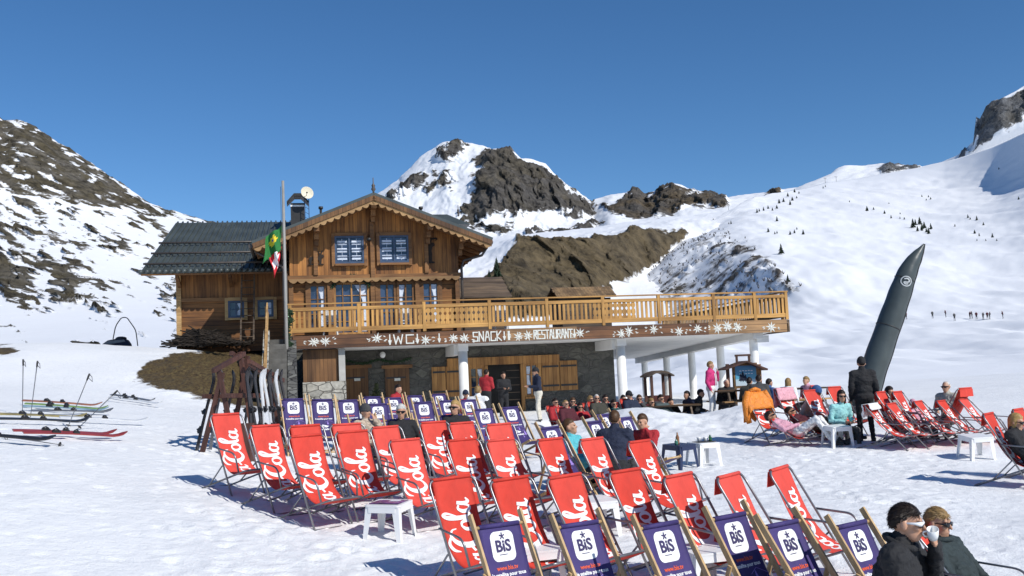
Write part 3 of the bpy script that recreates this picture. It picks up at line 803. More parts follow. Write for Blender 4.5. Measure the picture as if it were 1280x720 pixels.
# walls
m = MB()
slope = (ZR-ZE)/(UR-UL)
def roof_z(u): return ZR - abs(u-UR)*(slope if u < UR else (ZR-ZE)/(UQ-UR))
m.prism([(.02, 6.02), (6.34, 6.02), (6.34, roof_z(6.34)-.16), (UR, ZR-.16), (.02, roof_z(.02)-.16)], lambda a, b, d: (a, d, b), 2.86, 3.3)
part('gable_wall', m, W_VERT)
m = MB(); m.box((3.18, 7.9, 4.95), (6.26, 9.7, 2.2)); part('upper_wall', m, W_LOG)
m = MB(); m.box((3.18, 8.2, 7.0), (6.26, 9.2, 2.0)); part('side_wall', m, W_VERT)
# beam and scalloped trim at the floor line
m = MB(); m.box((3.18, 2.93, 5.96), (6.5, .26, .16))
part('floor_beam', m, W_BEAM)
def scallop(u0, u1, ztop, depth, pitch, v0, v1, fn=None):
    n = max(1, int(round((u1-u0)/pitch))); poly = []
    for i in range(n):
        for k in range(6):
            t = k/6; poly.append((u0+(u1-u0)*(i+t)/n, ztop - depth*(.45+.55*math.sin(math.pi*t))))
    poly.append((u1, ztop-depth*.45))
    mb = MB()
    vs, fs = [], []
    for a, z in poly: vs += [(a, v0, z), (a, v0, ztop), (a, v1, z), (a, v1, ztop)]
    for i in range(len(poly)-1):
        o = 4*i
        fs += [(o, o+4, o+5, o+1), (o+2, o+3, o+7, o+6), (o, o+2, o+6, o+4), (o+1, o+5, o+7, o+3)]
    fs += [(0, 1, 3, 2), (o+4, o+6, o+7, o+5)]
    mb.add(vs, fs)
    return mb
part('floor_trim', scallop(.0, 6.36, 5.90, .16, .30, 2.72, 2.80), W_SCAL)
for u in (.06, 1.46, 3.06, 4.74, 6.28):
    m = MB(); m.box((u, 2.96, 4.8), (.16, .16, 2.15)); part('wall_post', m, W_BEAM)
for u in (.98, 3.08, 5.12):
    m = MB(); m.box((u, 2.80, 6.9), (.15, .12, 1.7) if u != 3.08 else (.15, .12, 2.3)); part('wall_post', m, W_BEAM)
# roof purlins with stepped brackets
for u, z in ((UR, ZR-.34), (1.02, roof_z(1.02)-.36), (5.18, roof_z(5.18)-.36), (-.15, roof_z(-.15)-.34), (6.4, roof_z(6.4)-.34)):
    m = MB(); m.box((u, 2.55, z), (.2, 1.5, .24)); m.box((u, 2.62, z-.23), (.17, .62, .22)); m.box((u, 2.74, z-.44), (.15, .32, .2))
    part('purlin', m, W_BEAM)
# roof: two ribbed metal slopes, boarded soffit below
def roof_slope(e0, e1, r0, r1, ribs, thick=.09, rib_h=.045, steps=1):
    # e0,e1 eave ends; r0,r1 ridge ends
    e0, e1, r0, r1 = map(Vector, (e0, e1, r0, r1))
    n = (e1-e0).cross(r0-e0).normalized()
    if n.z < 0: n = -n
    prof = [(0, 0), (.30, 0), (.36, 1), (.58, 1), (.64, 0)]
    ts = [((i+p)/ribs, h) for i in range(ribs) for p, h in prof] + [(1, 0)]
    mb = MB(); vs = []; rows = []
    for k in range(steps+1):
        rows.append((k/steps, 0))
    seq = []
    for k in range(steps):
        seq += [(k/steps, .03 if steps > 1 else 0), ((k+1)/steps, 0)]
    for s_, lift in seq:
        for t, h in ts:
            p = (e0.lerp(e1, t)).lerp(r0.lerp(r1, t), s_) + n*(h*rib_h + lift)
            vs.append(p)
    nn = len(ts)
    fs = []
    for k in range(len(seq)-1):
        for i in range(nn-1):
            fs.append((k*nn+i, k*nn+i+1, (k+1)*nn+i+1, (k+1)*nn+i))
    o = len(vs)
    for s_ in (0, 1):
        for t, h in ts: vs.append((e0.lerp(e1, t)).lerp(r0.lerp(r1, t), s_) - n*thick)
    L_ = (len(seq)-1)*nn
    for i in range(nn-1):
        fs.append((i, o+i, o+i+1, i+1)); fs.append((L_+i, L_+i+1, o+nn+i+1, o+nn+i)); fs.append((o+i, o+nn+i, o+nn+i+1, o+i+1))
    fs.append((0, L_, o+nn, o)); fs.append((nn-1, o+nn-1, o+nn+nn-1, L_+nn-1))
    mb.add(vs, fs)
    return mb, n
for side, ue in (('l', UL), ('r', UQ)):
    e0, e1 = (ue, V0, ZE), (ue, V1, ZE); r0, r1 = (UR, V0, ZR), (UR, V1, ZR)
    mb, n = roof_slope(e0, e1, r0, r1, 34)
    rf = part('roof', mb, M_ROOF)
    m = MB(); q = n*(-.10); th = n*(-.07)
    a = [Vector(p)+q for p in (e0, e1, r1, r0)]
    m.add([*a, *[p+th for p in a]], [(0, 1, 2, 3), (7, 6, 5, 4), (0, 4, 5, 1), (1, 5, 6, 2), (2, 6, 7, 3), (3, 7, 4, 0)])
    part('soffit', m, W_BEAM, rf)
    # rafters tails
    for k in range(12):
        v = V0+.5+k*.95
        m = MB(); m.bar(Vector((ue, v, ZE))+n*(-.23), Vector((UR, v, ZR))+n*(-.23), .1, .12)
        if k < 10: part('rafter', m, W_BEAM, rf)
    # bargeboard with scalloped lower edge on the gable
    L_ = math.hypot(ue-UR, ZE-ZR); cnt = 17
    vs, fs = [], []; d = Vector((UR-ue, 0, ZR-ZE)).normalized(); dn = Vector((0, 0, 1)).cross(Vector((0, 1, 0)))
    dwn = Vector((-d.z, 0, d.x)); dwn = -dwn if dwn.z > 0 else dwn
    pts = []
    for i in range(cnt):
        for k in range(7):
            t = (i+k/7)/cnt; pts.append((t, .24+.10*math.sin(math.pi*k/7)))
    pts.append((1, .24))
    for t, dp in pts:
        p = Vector((ue, V0-.05, ZE)) + d*(L_*t) + Vector((0, 0, -.02))
        b_ = p + dwn*dp
        vs += [p, b_, p+Vector((0, .05, 0)), b_+Vector((0, .05, 0))]
    for i in range(len(pts)-1):
        o = 4*i
        fs += [(o, o+4, o+5, o+1), (o+2, o+3, o+7, o+6), (o+1, o+5, o+7, o+3), (o, o+2, o+6, o+4)]
    m = MB(); m.add(vs, fs); part('scalloped_trim', m, W_SCAL)
    m = MB(); c0 = Vector((ue, V0-.075, ZE-.02))+dwn*.085; c1 = Vector((UR, V0-.075, ZR-.02))+dwn*.085; m.bar(c0, c1, .05, .17); part('bargeboard', m, W_DOOR)
    # inner plain rafter board behind the scallops
    m = MB(); a0 = Vector((ue, V0+.06, ZE-.14)); a1 = Vector((UR, V0+.06, ZR-.14)); m.bar(a0, a1, .08, .2); part('barge_rafter', m, W_BEAM)
    # roof edge flashing
    m = MB(); m.bar(Vector((ue, V0-.03, ZE+.03)), Vector((UR, V0-.03, ZR+.03)), .14, .1); part('roof_edge', m, M_ROOF, rf)
    # gutter
    m = MB(); m.tube([(ue-.05, V0, ZE-.10), (ue-.05, V1, ZE-.10)], .075, 10); gt = part('gutter', m, M_GUT, rf)
for u, z in ((-.75, ZE+.18), (7.0, ZE+.2)):
    m = MB(); m.bar((u, V0+.15, z+.08), (u, V1, z+.08), .05, .05); part('snow_guard', m, M_GUT)
m = MB(); m.tube([(UQ-.05, V0+.9, ZE-.15), (UQ-.25, V0+.95, ZE-.45), (6.55, 2.88, 6.5), (6.46, 2.84, 6.2), (6.46, 2.84, 3.75)], .05, 8); part('downpipe', m, M_GUT)
m = MB(); m.tube([(UL+.05, V0+.9, ZE-.15), (-.25, 2.8, 6.4), (-.1, 2.78, 6.1), (-.1, 2.78, 3.75)], .05, 8); part('downpipe', m, M_GUT)
def finial(u, v, z, s=1.0):
    m = MB(); m.lathe([(0.001, 0), (.05*s, .0), (.035*s, .12*s), (.09*s, .2*s), (.05*s, .28*s), (.07*s, .34*s), (.02*s, .42*s), (.015*s, .62*s), (0.001, .66*s)], 10, c=(u, v, z))
    part('finial', m, M_GUT)
finial(UR, V0+.05, ZR+.02)
# small cross gable behind
uz, zz = H(556, 268, 9.0); u2, z2 = H(577, 280, 9.0)
m = MB()
m.prism([(uz-2.2, zz), (uz+.1, zz), (u2+.25, z2-.15), (u2-2.6, z2-.15)], lambda a, b, d: (a, 9.0+(0 if b > z2 else d), b), -.9, .9)
part('cross_roof', m, M_ROOF); finial(u2-.15, 8.9, zz-.1, .8)
# chimney
u0, zc = H(361, 244, 8.0); u1, _ = H(383, 244, 8.0); zb = 7.6
cu = (u0+u1)/2; cw = u1-u0
m = MB(); m.box((cu, 8.0, (zb+zc-.4)/2), (cw*.82, .7, zc-.4-zb)); ch = part('chimney', m, M_IRON)
m = MB(); m.box((cu, 8.0, zc-.52), (cw*.84, .72, .07)); part('chimney_band', m, M_WHITE, ch)
m = MB(); m.prism([(cu-cw*.62, zc-.34), (cu-cw*.2, zc), (cu+cw*.2, zc), (cu+cw*.62, zc-.34), (cu+cw*.62, zc-.42), (cu+cw*.18, zc-.1), (cu-cw*.18, zc-.1), (cu-cw*.62, zc-.42)], lambda a, b, d: (a, d, b), 7.55, 8.45); part('chimney_cap', m, M_IRON, ch)
for px, py in ((401, 262), (526, 262)):
    u, z = H(px, py, 5.5); zz_ = roof_z(u)
    m = MB(); m.tube([(u, 5.5, zz_-.1), (u, 5.5, z+.05)], .05, 8); m.tube([(u, 5.5, z+.02), (u, 5.5, z+.12)], .09, 8); part('roof_vent', m, M_IRON)

# windows: frame > pane, curtain
def window(u0, u1, z0, z1, v, cols=2, rows=3, frame=M_BLUE, shutters=False, curtain='bars', parent=A, casing=W_BEAM, name='window'):
    w, h = u1-u0, z1-z0; cu_, cz_ = (u0+u1)/2, (z0+z1)/2
    m = MB(); t = .07
    m.box((u0+t/2, v-.045, cz_), (t, .09, h)); m.box((u1-t/2, v-.045, cz_), (t, .09, h))
    m.box((cu_, v-.045, z1-t/2), (w-2*t, .09, t)); m.box((cu_, v-.045, z0+t/2), (w-2*t, .09, t))
    for i in range(1, cols): m.box((u0+w*i/cols, v-.042, cz_), (.06 if i*2 == cols else .03, .07, h-2*t))
    for j in range(1, rows):
        for i in range(cols):
            a, b = u0+w*i/cols, u0+w*(i+1)/cols
            m.box(((a+b)/2, v-.040, z0+h*j/rows), (w/cols-.075, .05, .026))
    f = m.build(name, frame, parent)
    m = MB(); m.box((cu_, v-.010, cz_), (w-2*t+.01, .02, h-2*t+.01)); m.build('pane', M_GLASS, f)
    if curtain:
        m = MB()
        if curtain == 'bars':
            for i in range(cols):
                m = MB(); a = u0+w*i/cols+.09; b = u0+w*(i+1)/cols-.09
                for j in range(3):
                    zc_ = z0+h*(.2+.27*j); m.box(((a+b)/2, v-.022, zc_+.02), (b-a, .004, h*.15))
                m.box(((a+b)/2, v-.0205, (z0+z1)/2), (.012, .002, h*.8))
                m.build('curtain', M_CURT, f)
        else:
            sgn = 1 if curtain == 'right' else -1
            for k in range(6):
                t0, t1 = k/6, (k+1)/6
                z_a, z_b = z1-.1-(h-.2)*t0, z1-.1-(h-.2)*t1
                wd = .30*w*(1-.75*math.sin(math.pi*min(1, t0*1.25)))+.05
                wd2 = .30*w*(1-.75*math.sin(math.pi*min(1, t1*1.25)))+.05
                ue_ = u1-.09 if sgn > 0 else u0+.09
                m.add([(ue_, v-.023, z_a), (ue_-sgn*wd, v-.023, z_a), (ue_-sgn*wd2, v-.023, z_b), (ue_, v-.023, z_b)], [(0, 1, 2, 3)])
            m.build('curtain', M_CURT, f)
    m = MB()
    for sgn, uu in ((-1, u0-.06), (1, u1+.06)): m.box((uu, v-.05, cz_), (.12, .1, h+.2))
    m.box((cu_, v-.06, z1+.06), (w, .12, .12)); m.box((cu_, v-.09, z0-.05), (w, .2, .08))
    m.build('casing', casing, f)
    return f
window(1.69, 2.77, 6.46, 7.50, 2.86, 2, 4)
window(3.36, 4.45, 6.46, 7.50, 2.86, 2, 4)
window(.70, 1.34, 4.05, 5.72, 3.05, 2, 3, curtain='right', frame=W_BEAM)
window(1.62, 2.92, 3.82, 5.76, 3.05, 4, 4, frame=W_SHUT, curtain='right', name='glazed_door')
window(3.28, 3.92, 4.05, 5.72, 3.05, 2, 3, curtain=None, frame=W_BEAM)
window(3.98, 4.62, 4.05, 5.72, 3.05, 2, 3, curtain='left', frame=W_BEAM)
window(4.92, 5.58, 4.05, 5.72, 3.05, 2, 3, curtain='right', frame=W_BEAM)
m = MB()
for sg in (-1, 1):
    for k in range(46):
        a = math.pi*(.12+.76*k/45)
        c = Vector((2.27+.74*math.cos(a)*sg*-1, 2.9, 5.38+.62*math.sin(a)))
        for _ in range(3 if sg > 0 else 0): m.tube([c, c+Vector((rnd.uniform(-.13, .13), rnd.uniform(-.1, .04), rnd.uniform(-.12, .12)))], [.035, .008], 4)
part('door_garland', m, M_GREEN)
# carved animal boards
def carving(pts, name='carved_stag'):
    m = MB(); m.prism(pts, lambda a, b, d: (a, d, b), 2.80, 2.855); part(name, m, plain('carving_dark', (.022, .013, .008), .8, .3, 5))
u, z = H(395, 331, 2.8)
S = .62
carving([(u+S*a, z+S*b) for a, b in ((-.45, 0), (.45, 0), (.45, .05), (.32, .07), (.36, .38), (.5, .5), (.42, .62), (.34, .62), (.42, .85), (.36, .86), (.26, .66), (.16, .84), (.1, .82), (.2, .6), (.14, .5), (-.34, .48), (-.42, .4), (-.36, .07), (-.28, .07), (-.24, .3), (.18, .28), (.22, .07), (-.2, .06), (-.45, .05))])
u, z = H(537, 329, 2.8)
S = .95
carving([(u+S*a, z+S*b) for a, b in ((-.22, 0), (.2, 0), (.2, .06), (.1, .08), (.12, .35), (.1, .5), (.14, .66), (.24, .72), (.22, .8), (.1, .84), (.12, .95), (.3, .98), (.26, .9), (.36, .97), (.32, 1.04), (.06, 1.02), (-.02, .86), (-.06, .7), (-.14, .5), (-.18, .3), (-.14, .08), (-.22, .06))], 'carved_chamois')
m = MB(); m.ell((2.95, 2.5, 7.32), (.09, .09, .07)); m.tube([(2.95, 2.5, 7.3), (2.95, 2.8, 7.5)], .02, 6); part('wall_lamp', m, M_IRON)

# annex
a0, a1 = -4.13, .02
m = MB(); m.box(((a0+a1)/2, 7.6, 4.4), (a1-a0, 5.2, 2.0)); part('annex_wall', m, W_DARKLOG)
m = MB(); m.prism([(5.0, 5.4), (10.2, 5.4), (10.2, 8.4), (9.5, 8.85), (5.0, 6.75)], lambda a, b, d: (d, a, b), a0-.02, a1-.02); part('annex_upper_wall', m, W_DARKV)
m = MB(); m.box(((a0+a1)/2, 4.96, 5.42), (a1-a0+.1, .12, .14)); part('annex_beam', m, W_BEAM)
m = MB(); m.box((a0-.02, 4.98, 4.9), (.18, .18, 3.2)); part('annex_post', m, W_TRIM)
window(-2.34, -1.74, 4.70, 5.36, 4.99, 2, 2, curtain='right', casing=W_TRIM)
window(-1.24, -.64, 4.70, 5.36, 4.99, 2, 2, curtain='right', casing=W_TRIM)
e0, e1, r0, r1 = (-5.34, 3.75, 6.42), (.35, 3.75, 6.42), (-4.75, 9.5, 9.17), (.55, 9.5, 9.17)
mb, n = roof_slope(e0, e1, r0, r1, 26, .10, .07, 1); arf = part('annex_roof', mb, M_ROOF)
mb, n2 = roof_slope((-5.2, 14.8, 6.6), (.5, 14.8, 6.6), r0, r1, 26, .10, .07, 1); part('annex_roof', mb, M_ROOF)
m = MB()
q = [Vector(p)+n*(-.11) for p in (e0, e1, r1, r0)]
m.add([*q, *[p+n*(-.06) for p in q]], [(0, 1, 2, 3), (7, 6, 5, 4), (0, 4, 5, 1), (1, 5, 6, 2), (2, 6, 7, 3), (3, 7, 4, 0)]); part('annex_soffit', m, W_BEAM, arf)
for t in (.07, .27, .48):
    p = Vector(e0).lerp(Vector(r0), t)+n*.14; p2 = Vector(e1).lerp(Vector(r1), t)+n*.14
    m = MB(); m.tube([p, p2], .04, 8)
    for k in range(12):
        c = p.lerp(p2, (k+.5)/12); m.bar(c, c-n*.14, .04, .04)
    part('snow_guard', m, M_GUT, arf)
m = MB()
for k in range(27):
    p = Vector(e0).lerp(Vector(e1), k/26); m.ell(p+Vector((0, -.03, -.02)), (.10, .10, .09), nu=8, nv=5)
part('eave_tiles', m, M_ROOF, arf)
for uu in (-4.1, -2.2):
    m = MB(); m.bar((uu, 4.9, 5.95), (uu, 3.95, 6.25), .12, .14); part('eave_bracket', m, W_BEAM)

# ground floor: stone wall, doors, shutters
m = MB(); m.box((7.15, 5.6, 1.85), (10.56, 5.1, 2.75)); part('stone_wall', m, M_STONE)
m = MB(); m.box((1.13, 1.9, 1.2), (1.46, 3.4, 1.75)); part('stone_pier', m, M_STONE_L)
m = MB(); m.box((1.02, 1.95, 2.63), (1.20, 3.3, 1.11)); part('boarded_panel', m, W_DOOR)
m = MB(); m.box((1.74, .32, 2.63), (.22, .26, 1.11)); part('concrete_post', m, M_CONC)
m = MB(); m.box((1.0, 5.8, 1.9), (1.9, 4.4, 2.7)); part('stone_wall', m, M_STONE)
def hdoor(px0, px1, py0, mat, name='door', z0=.55, v=3.05, th=.07):
    u0, z1 = H(px0, py0, v); u1, _ = H(px1, py0, v)
    m = MB(); m.box(((u0+u1)/2, v-th/2-.01, (z0+z1)/2), (u1-u0, th, z1-z0)); d = part(name, m, mat)
    for z in (z0+.35, z1-.35):
        m = MB(); m.box(((u0+u1)/2-.05, v-th-.02, z), ((u1-u0)*.8, .02, .06)); m.build('hinge_strap', M_IRON, d)
    return d, u0, u1, z1
for px0, px1 in ((432, 460), (481, 511)):
    d, u0, u1, z1 = hdoor(px0, px1, 461, W_DOOR)
    m = MB(); m.box(((u0+u1)/2, 2.955, z1-.42), (.22, .012, .10)); m.build('door_plate', M_PAINT, d)
    m = MB(); m.box(((u0+u1)/2, 3.0, z1+.06), (u1-u0+.25, .16, .12)); part('lintel', m, W_BEAM)
    m = MB(); m.tube([(u1-.12, 2.96, 1.5), (u1-.12, 2.9, 1.5), (u1-.24, 2.9, 1.5)], .015, 6); m.build('handle', M_IRON, d)
for px0, px1, py0, py1 in ((539, 575, 459, 497), (676, 721, 452, 489)):
    u0, z1 = H(px0, py0, 3.0); u1, z0 = H((px0+px1)/2, py1, 3.0)[0], H(px0, py1, 3.0)[1]
    u1 = H(px1, py0, 3.0)[0]
    for k in (0, 1):
        a, b = u0+(u1-u0)*k/2+.01, u0+(u1-u0)*(k+1)/2-.01
        m = MB(); m.box(((a+b)/2, 2.985, (z0+z1)/2), (b-a, .06, z1-z0)); sh = part('shutter', m, W_SHUT)
        for zz in (z0+.2, z1-.2):
            m = MB(); m.box(((a+b)/2, 2.945, zz), (b-a-.06, .02, .07)); m.build('hinge_strap', M_IRON, sh)
u0, z1 = H(586, 459, 3.0); u1 = H(605, 459, 3.0)[0]
window(u0, u1, 1.25, z1, 3.05, 2, 3, curtain='right', casing=W_SHUT, frame=W_SHUT)
u0, z1 = H(655, 455, 3.0); u1 = H(672, 455, 3.0)[0]
window(u0, u1, 1.2, z1, 3.05, 2, 3, curtain='left', casing=W_SHUT, frame=W_SHUT)
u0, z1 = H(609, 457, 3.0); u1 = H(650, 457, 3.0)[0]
m = MB(); m.box(((u0+u1)/2, 3.03, (.5+z1)/2), (u1-u0, .012, z1-.5)); part('doorway', m, M_DARK)  # thin near-black sheet on the wall, painted shade of the open door
m = MB()
for k in range(5): m.box(((u0+u1)/2+.35, 3.02, 1.1+.28*k), (.5, .01, .03))
part('interior_shelf', m, W_OLD)
m = MB(); m.box(((u0+u1)/2, 2.98, z1+.17), (u1-u0+3.1, .2, .30)); part('lintel', m, W_SHUT)
for uu in (u0-.06, u1+.06):
    m = MB(); m.box((uu, 2.98, (.5+z1)/2), (.12, .16, z1-.5)); part('door_jamb', m, W_SHUT)
m = MB()
for k in range(60):
    t = k/59; c = Vector((2.0+2.4*t, 2.9, 2.85-.12*abs(math.sin(t*6.28))))
    for _ in range(3): m.tube([c, c+Vector((rnd.uniform(-.1, .1), rnd.uniform(-.08, .05), rnd.uniform(-.1, .06)))], [.03, .006], 4)
part('door_garland', m, M_GREEN)
m = MB(); m.ell((3.35, 2.85, 3.0), (.11, .11, .12)); part('globe_lamp', m, M_WHITE)

# ------------------------------------------------------------------ terrace deck in front, with columns, sign boards and railing
terrace = house_empty('terrace_deck', 0, 0, 0, 'raised timber terrace on white columns with painted flower sign boards', 'terrace')
T = terrace
UE = 18.42
m = MB()
m.box((UE/2, 1.45, 3.60), (UE-.02, 2.9, .12)); m.box(((6.45+UE)/2, 8.6, 3.60), (UE-6.47, 11.4, .12))
part('deck_boards', m, W_OLD, T)
# sloping white soffit over the open bay and under the balcony
def sof(v): return 3.27 - .043*(v-.4)
m = MB()
m.prism([(.35, sof(.35)), (14.2, sof(14.2)), (14.2, 3.53), (.35, 3.53)], lambda a, b, d: (d, a, b), 12.46, UE-.3)
m.box((6.3, 1.72, 3.36), (12.2, 2.6, .30))
part('soffit', m, M_SOFFIT, T)
m = MB()
m.prism([(.30, sof(.3)-.26), (14.2, sof(14.2)-.26), (14.2, sof(14.2)-.003), (.30, sof(.3)-.003)], lambda a, b, d: (d, a, b), 17.1, 17.5)
part('edge_beam', m, M_SOFFIT, T)
def column(u, v, r=.165, top=3.0, cap=True, bottom=.2):
    m = MB(); n_ = 18
    m.lathe([(r*1.08, bottom-.3), (r*1.05, bottom), (r*1.0, bottom+.5), (r*.97, top-.25), (r*.97, top if not cap else top-.25)], n_, c=(u, v, 0))
    if cap: m.box((u, v, top-.13), (r*2.0, r*2.0, .26))
    return part('column', m, M_WHITE, T)
column(6.05, .75, .175, 3.22); column(11.98, .75, .175, 3.20)
for u in (6.05, 11.98):
    m = MB(); m.box((u-.15, 1.95, 3.02), (.3, 2.2, .36)); part('lintel', m, M_SOFFIT, T)
for k in range(5):
    v = .75+3.15*k; column(17.3, v, .165, sof(v)-.262, False)
m = MB(); m.box((17.55, .62, 3.0), (.5, .35, .26)); part('beam_end', m, M_SOFFIT, T)
# sign boards
segs = [(366, 457), (457.6, 632), (632.6, 721), (721.6, 804), (804.6, 886), (886.6, 984)]
BOARDS = []
for i, (p0, p1) in enumerate(segs):
    u0 = H(p0, 425, -.05)[0]; u1 = H(p1, 412, -.05)[0]
    m = MB(); m.box(((u0+u1)/2, -.02, 3.43 + (.02 if i in (2, 5) else 0)), (u1-u0, .07, .44 + (.03 if i == 5 else 0)))
    bd = part('sign_board', m, W_SIGN2 if i in (2, 5) else W_SIGN, T); BOARDS.append((u0, u1, bd))
    if i in (2, 5): bd['label'] = 'paler brown sign board'
def board_for(u):
    for a, b, o in BOARDS:
        if a-.05 <= u <= b+.05: return o
    return BOARDS[-1][2]
def flower(px, py, r=.20, twig=True):
    u, z = H(px, py, -.06); z = 3.43 + (z-3.43)*.8
    m = MB(); n_ = 8; ph = rnd.uniform(0, 1)
    for k in range(n_):
        a = ph+2*math.pi*k/n_; rr = r*rnd.uniform(.82, 1.12); w = .30
        pts = [(0, 0), (rr*.45*math.cos(a-w), rr*.45*math.sin(a-w)), (rr*math.cos(a), rr*math.sin(a)), (rr*.45*math.cos(a+w), rr*.45*math.sin(a+w))]
        m.prism(pts, lambda x, y, d: (u+x, d, z+y), -.066-.001*(k % 2), -.054)
    m.lathe([(.001, 0), (.05, 0), (.04, .012), (.001, .014)], 8, Matrix.Translation((u, -.062, z)) @ Matrix.Rotation(R(90), 4, 'X'))
    if twig:
        for sg in (-1, 1):
            for k in range(3):
                a = (0 if sg > 0 else math.pi) + rnd.uniform(-.7, .7); c = Vector((u+sg*r*rnd.uniform(1.0, 1.35), -.06, z+rnd.uniform(-.1, .1)))
                pts = [(c.x, c.z), (c.x+.06*math.cos(a-.35), c.z+.06*math.sin(a-.35)), (c.x+.11*math.cos(a), c.z+.11*math.sin(a)), (c.x+.06*math.cos(a+.35), c.z+.06*math.sin(a+.35))]
                m.prism(pts, lambda x, y, d: (x, d, y), -.064, -.054)
    m.build('painted_flower', M_PAINT, board_for(u))
for px, py in ((392, 427.5), (407, 426.5), (471, 422.5), (532, 425.5), (566, 423), (581, 423.5), (648, 421.5), (660, 419.5), (725, 416.5), (777, 418.5), (786, 413.5), (817, 411.5), (849, 415), (872, 410.5), (897, 410.5), (909, 407), (922, 409.5), (964, 409)):
    flower(px, py, .20 if px < 880 else .22)
# block letters painted with a flat brush
GL = {'W': [[(0, 1), (.22, 0), (.5, .8), (.78, 0), (1, 1)]], 'C': [[(1, .95), (0, .95), (0, .02), (1, .02), (1, .25)]], 'S': [[(1, .95), (0, .95), (.02, .5), (.98, .46), (1, .02), (0, .02)]],
      'N': [[(0, 0), (0, 1), (.95, 0), (.95, 1)]], 'A': [[(0, 0), (.35, 1), (.65, 1), (1, 0)], [(.14, .42), (.86, .42)]], 'K': [[(0, 0), (0, 1)], [(.9, 1), (0, .45), (1, 0)]],
      'R': [[(0, 0), (0, .97), (.9, .97), (.9, .5), (0, .5)], [(.35, .5), (1, 0)]], 'E': [[(1, .97), (0, .97), (0, .02), (1, .02)], [(0, .5), (.8, .5)]], 'T': [[(-.1, .97), (1.1, .97)], [(.5, .97), (.5, 0)]],
      'U': [[(0, 1), (0, .02), (.95, .02), (.95, 1)]], 'v': [[(.5, 1), (.5, .1)], [(0, .38), (.5, 0), (1, .38)]], 'I': [[(.5, 1), (.5, 0)]]}
def board_word(word, px0, px1, py, h=.31, t=.041):
    u0, z = H(px0, py, -.06); u1, _ = H(px1, py, -.06); z = 3.43-h/2
    n_ = len(word); pitch = (u1-u0)/n_; w = pitch*.74
    m = MB()
    for i, c in enumerate(word):
        ox = u0+i*pitch+pitch*.08
        for si, ln in enumerate(GL[c]):
            for j, (a, b) in enumerate(zip(ln, ln[1:])):
                dy = -.0612-.0012*((j+2*si) % 4)
                p, q = Vector((ox+a[0]*w, dy, z+a[1]*h)), Vector((ox+b[0]*w, dy, z+b[1]*h))
                d = (q-p).normalized()*t*.4
                m.bar(p-d, q+d, t, .011, up=(0, 1, 0))
    m.build('painted_word', M_PAINT, board_for(u0+.1))
board_word('W', 491, 506, 424, .31); board_word('C', 507, 519, 424, .31); board_word('v', 485.5, 489.5, 425, .33); board_word('v', 520, 524, 426, .30)
board_word('v', 547.5, 551, 424, .28); board_word('SNACK', 591, 628, 421, .33); board_word('v', 629, 632, 420, .28); board_word('I', 634.5, 638, 420, .26, .08)
board_word('RESTAURANT', 667, 716, 418, .31); board_word('v', 716.5, 720, 418, .28)
m = MB(); m.box((UE+.02, 7.2, 3.44), (.06, 14.4, .46)); part('side_board', m, W_OLD, T)
# railing
rail = house_empty('terrace_railing', 0, 0, 0, 'yellowish wooden railing with flat balusters along the terrace front', 'railing')
posts = [0.03, 2.35, 4.62, 6.95, 9.05, 11.15, 13.3, 15.45, 17.1, UE-.03]
for u in posts:
    m = MB(); m.box((u, .03, 4.2), (.11, .11, 1.04)); part('post', m, W_BAL, rail)
fancy = {1: (.95, 1), 2: (0, 1), 5: (0, .55), 4: (.8, 1)}
for i, (a, b) in enumerate(zip(posts, posts[1:])):
    m = MB(); n_ = int(round((b-a-.11)/.165)); pw = (b-a-.11)/n_
    for k in range(n_):
        u = a+.055+pw*(k+.5); t = (k+.5)/n_
        f = fancy.get(i)
        if f and f[0] <= t <= f[1]:
            hw = pw*.47
            pr = [(hw, 3.92), (hw, 4.0), (hw*.55, 4.05), (hw, 4.12), (hw, 4.22), (hw*.45, 4.27), (hw*.45, 4.31), (hw, 4.36), (hw, 4.44), (hw*.6, 4.48), (hw, 4.52)]
            poly = [(u+x, z) for x, z in pr]+[(u-x, z) for x, z in reversed(pr)]
            vs, fs = [], []
            for x, z in pr:
                vs += [(u-x, .015, z), (u+x, .015, z), (u-x, .045, z), (u+x, .045, z)]
            for q in range(len(pr)-1):
                o = 4*q; fs += [(o, o+1, o+5, o+4), (o+2, o+6, o+7, o+3), (o, o+4, o+6, o+2), (o+1, o+3, o+7, o+5)]
            m.add(vs, fs)
        else:
            m.box((u+rnd.uniform(-.006, .006), .03, 4.22), (.085, .032, .62))
    part('baluster_panel', m, W_BAL, rail)
    m = MB(); m.box(((a+b)/2, .03, 4.57), (b-a-.111, .09, .11)); part('top_rail', m, W_RAIL, rail)
    m = MB(); m.box(((a+b)/2, .03, 3.85), (b-a-.111, .08, .15)); part('bottom_rail', m, W_RAIL, rail)
m = MB(); m.box((UE/2, .03, 4.745), (UE+.1, .12, .045)); part('handrail', m, W_RAIL, rail)
side = house_empty('side_railing', 0, 0, 0, 'wooden railing running back along the open end of the terrace', 'railing')
m = MB()
for k in range(72): m.box((UE, .25+k*.18, 4.22), (.032, .085, .62))
part('baluster_panel', m, W_BAL, side)
for z, h in ((4.57, .11), (3.85, .15), (4.745, .045)):
    m = MB(); m.box((UE, 6.75, z), (.09, 13.2, h)); part('rail', m, W_RAIL, side)
for k in range(7):
    m = MB(); m.box((UE, .12+2.15*k+.3, 4.2), (.1, .1, 1.0)); part('post', m, W_BAL, side)

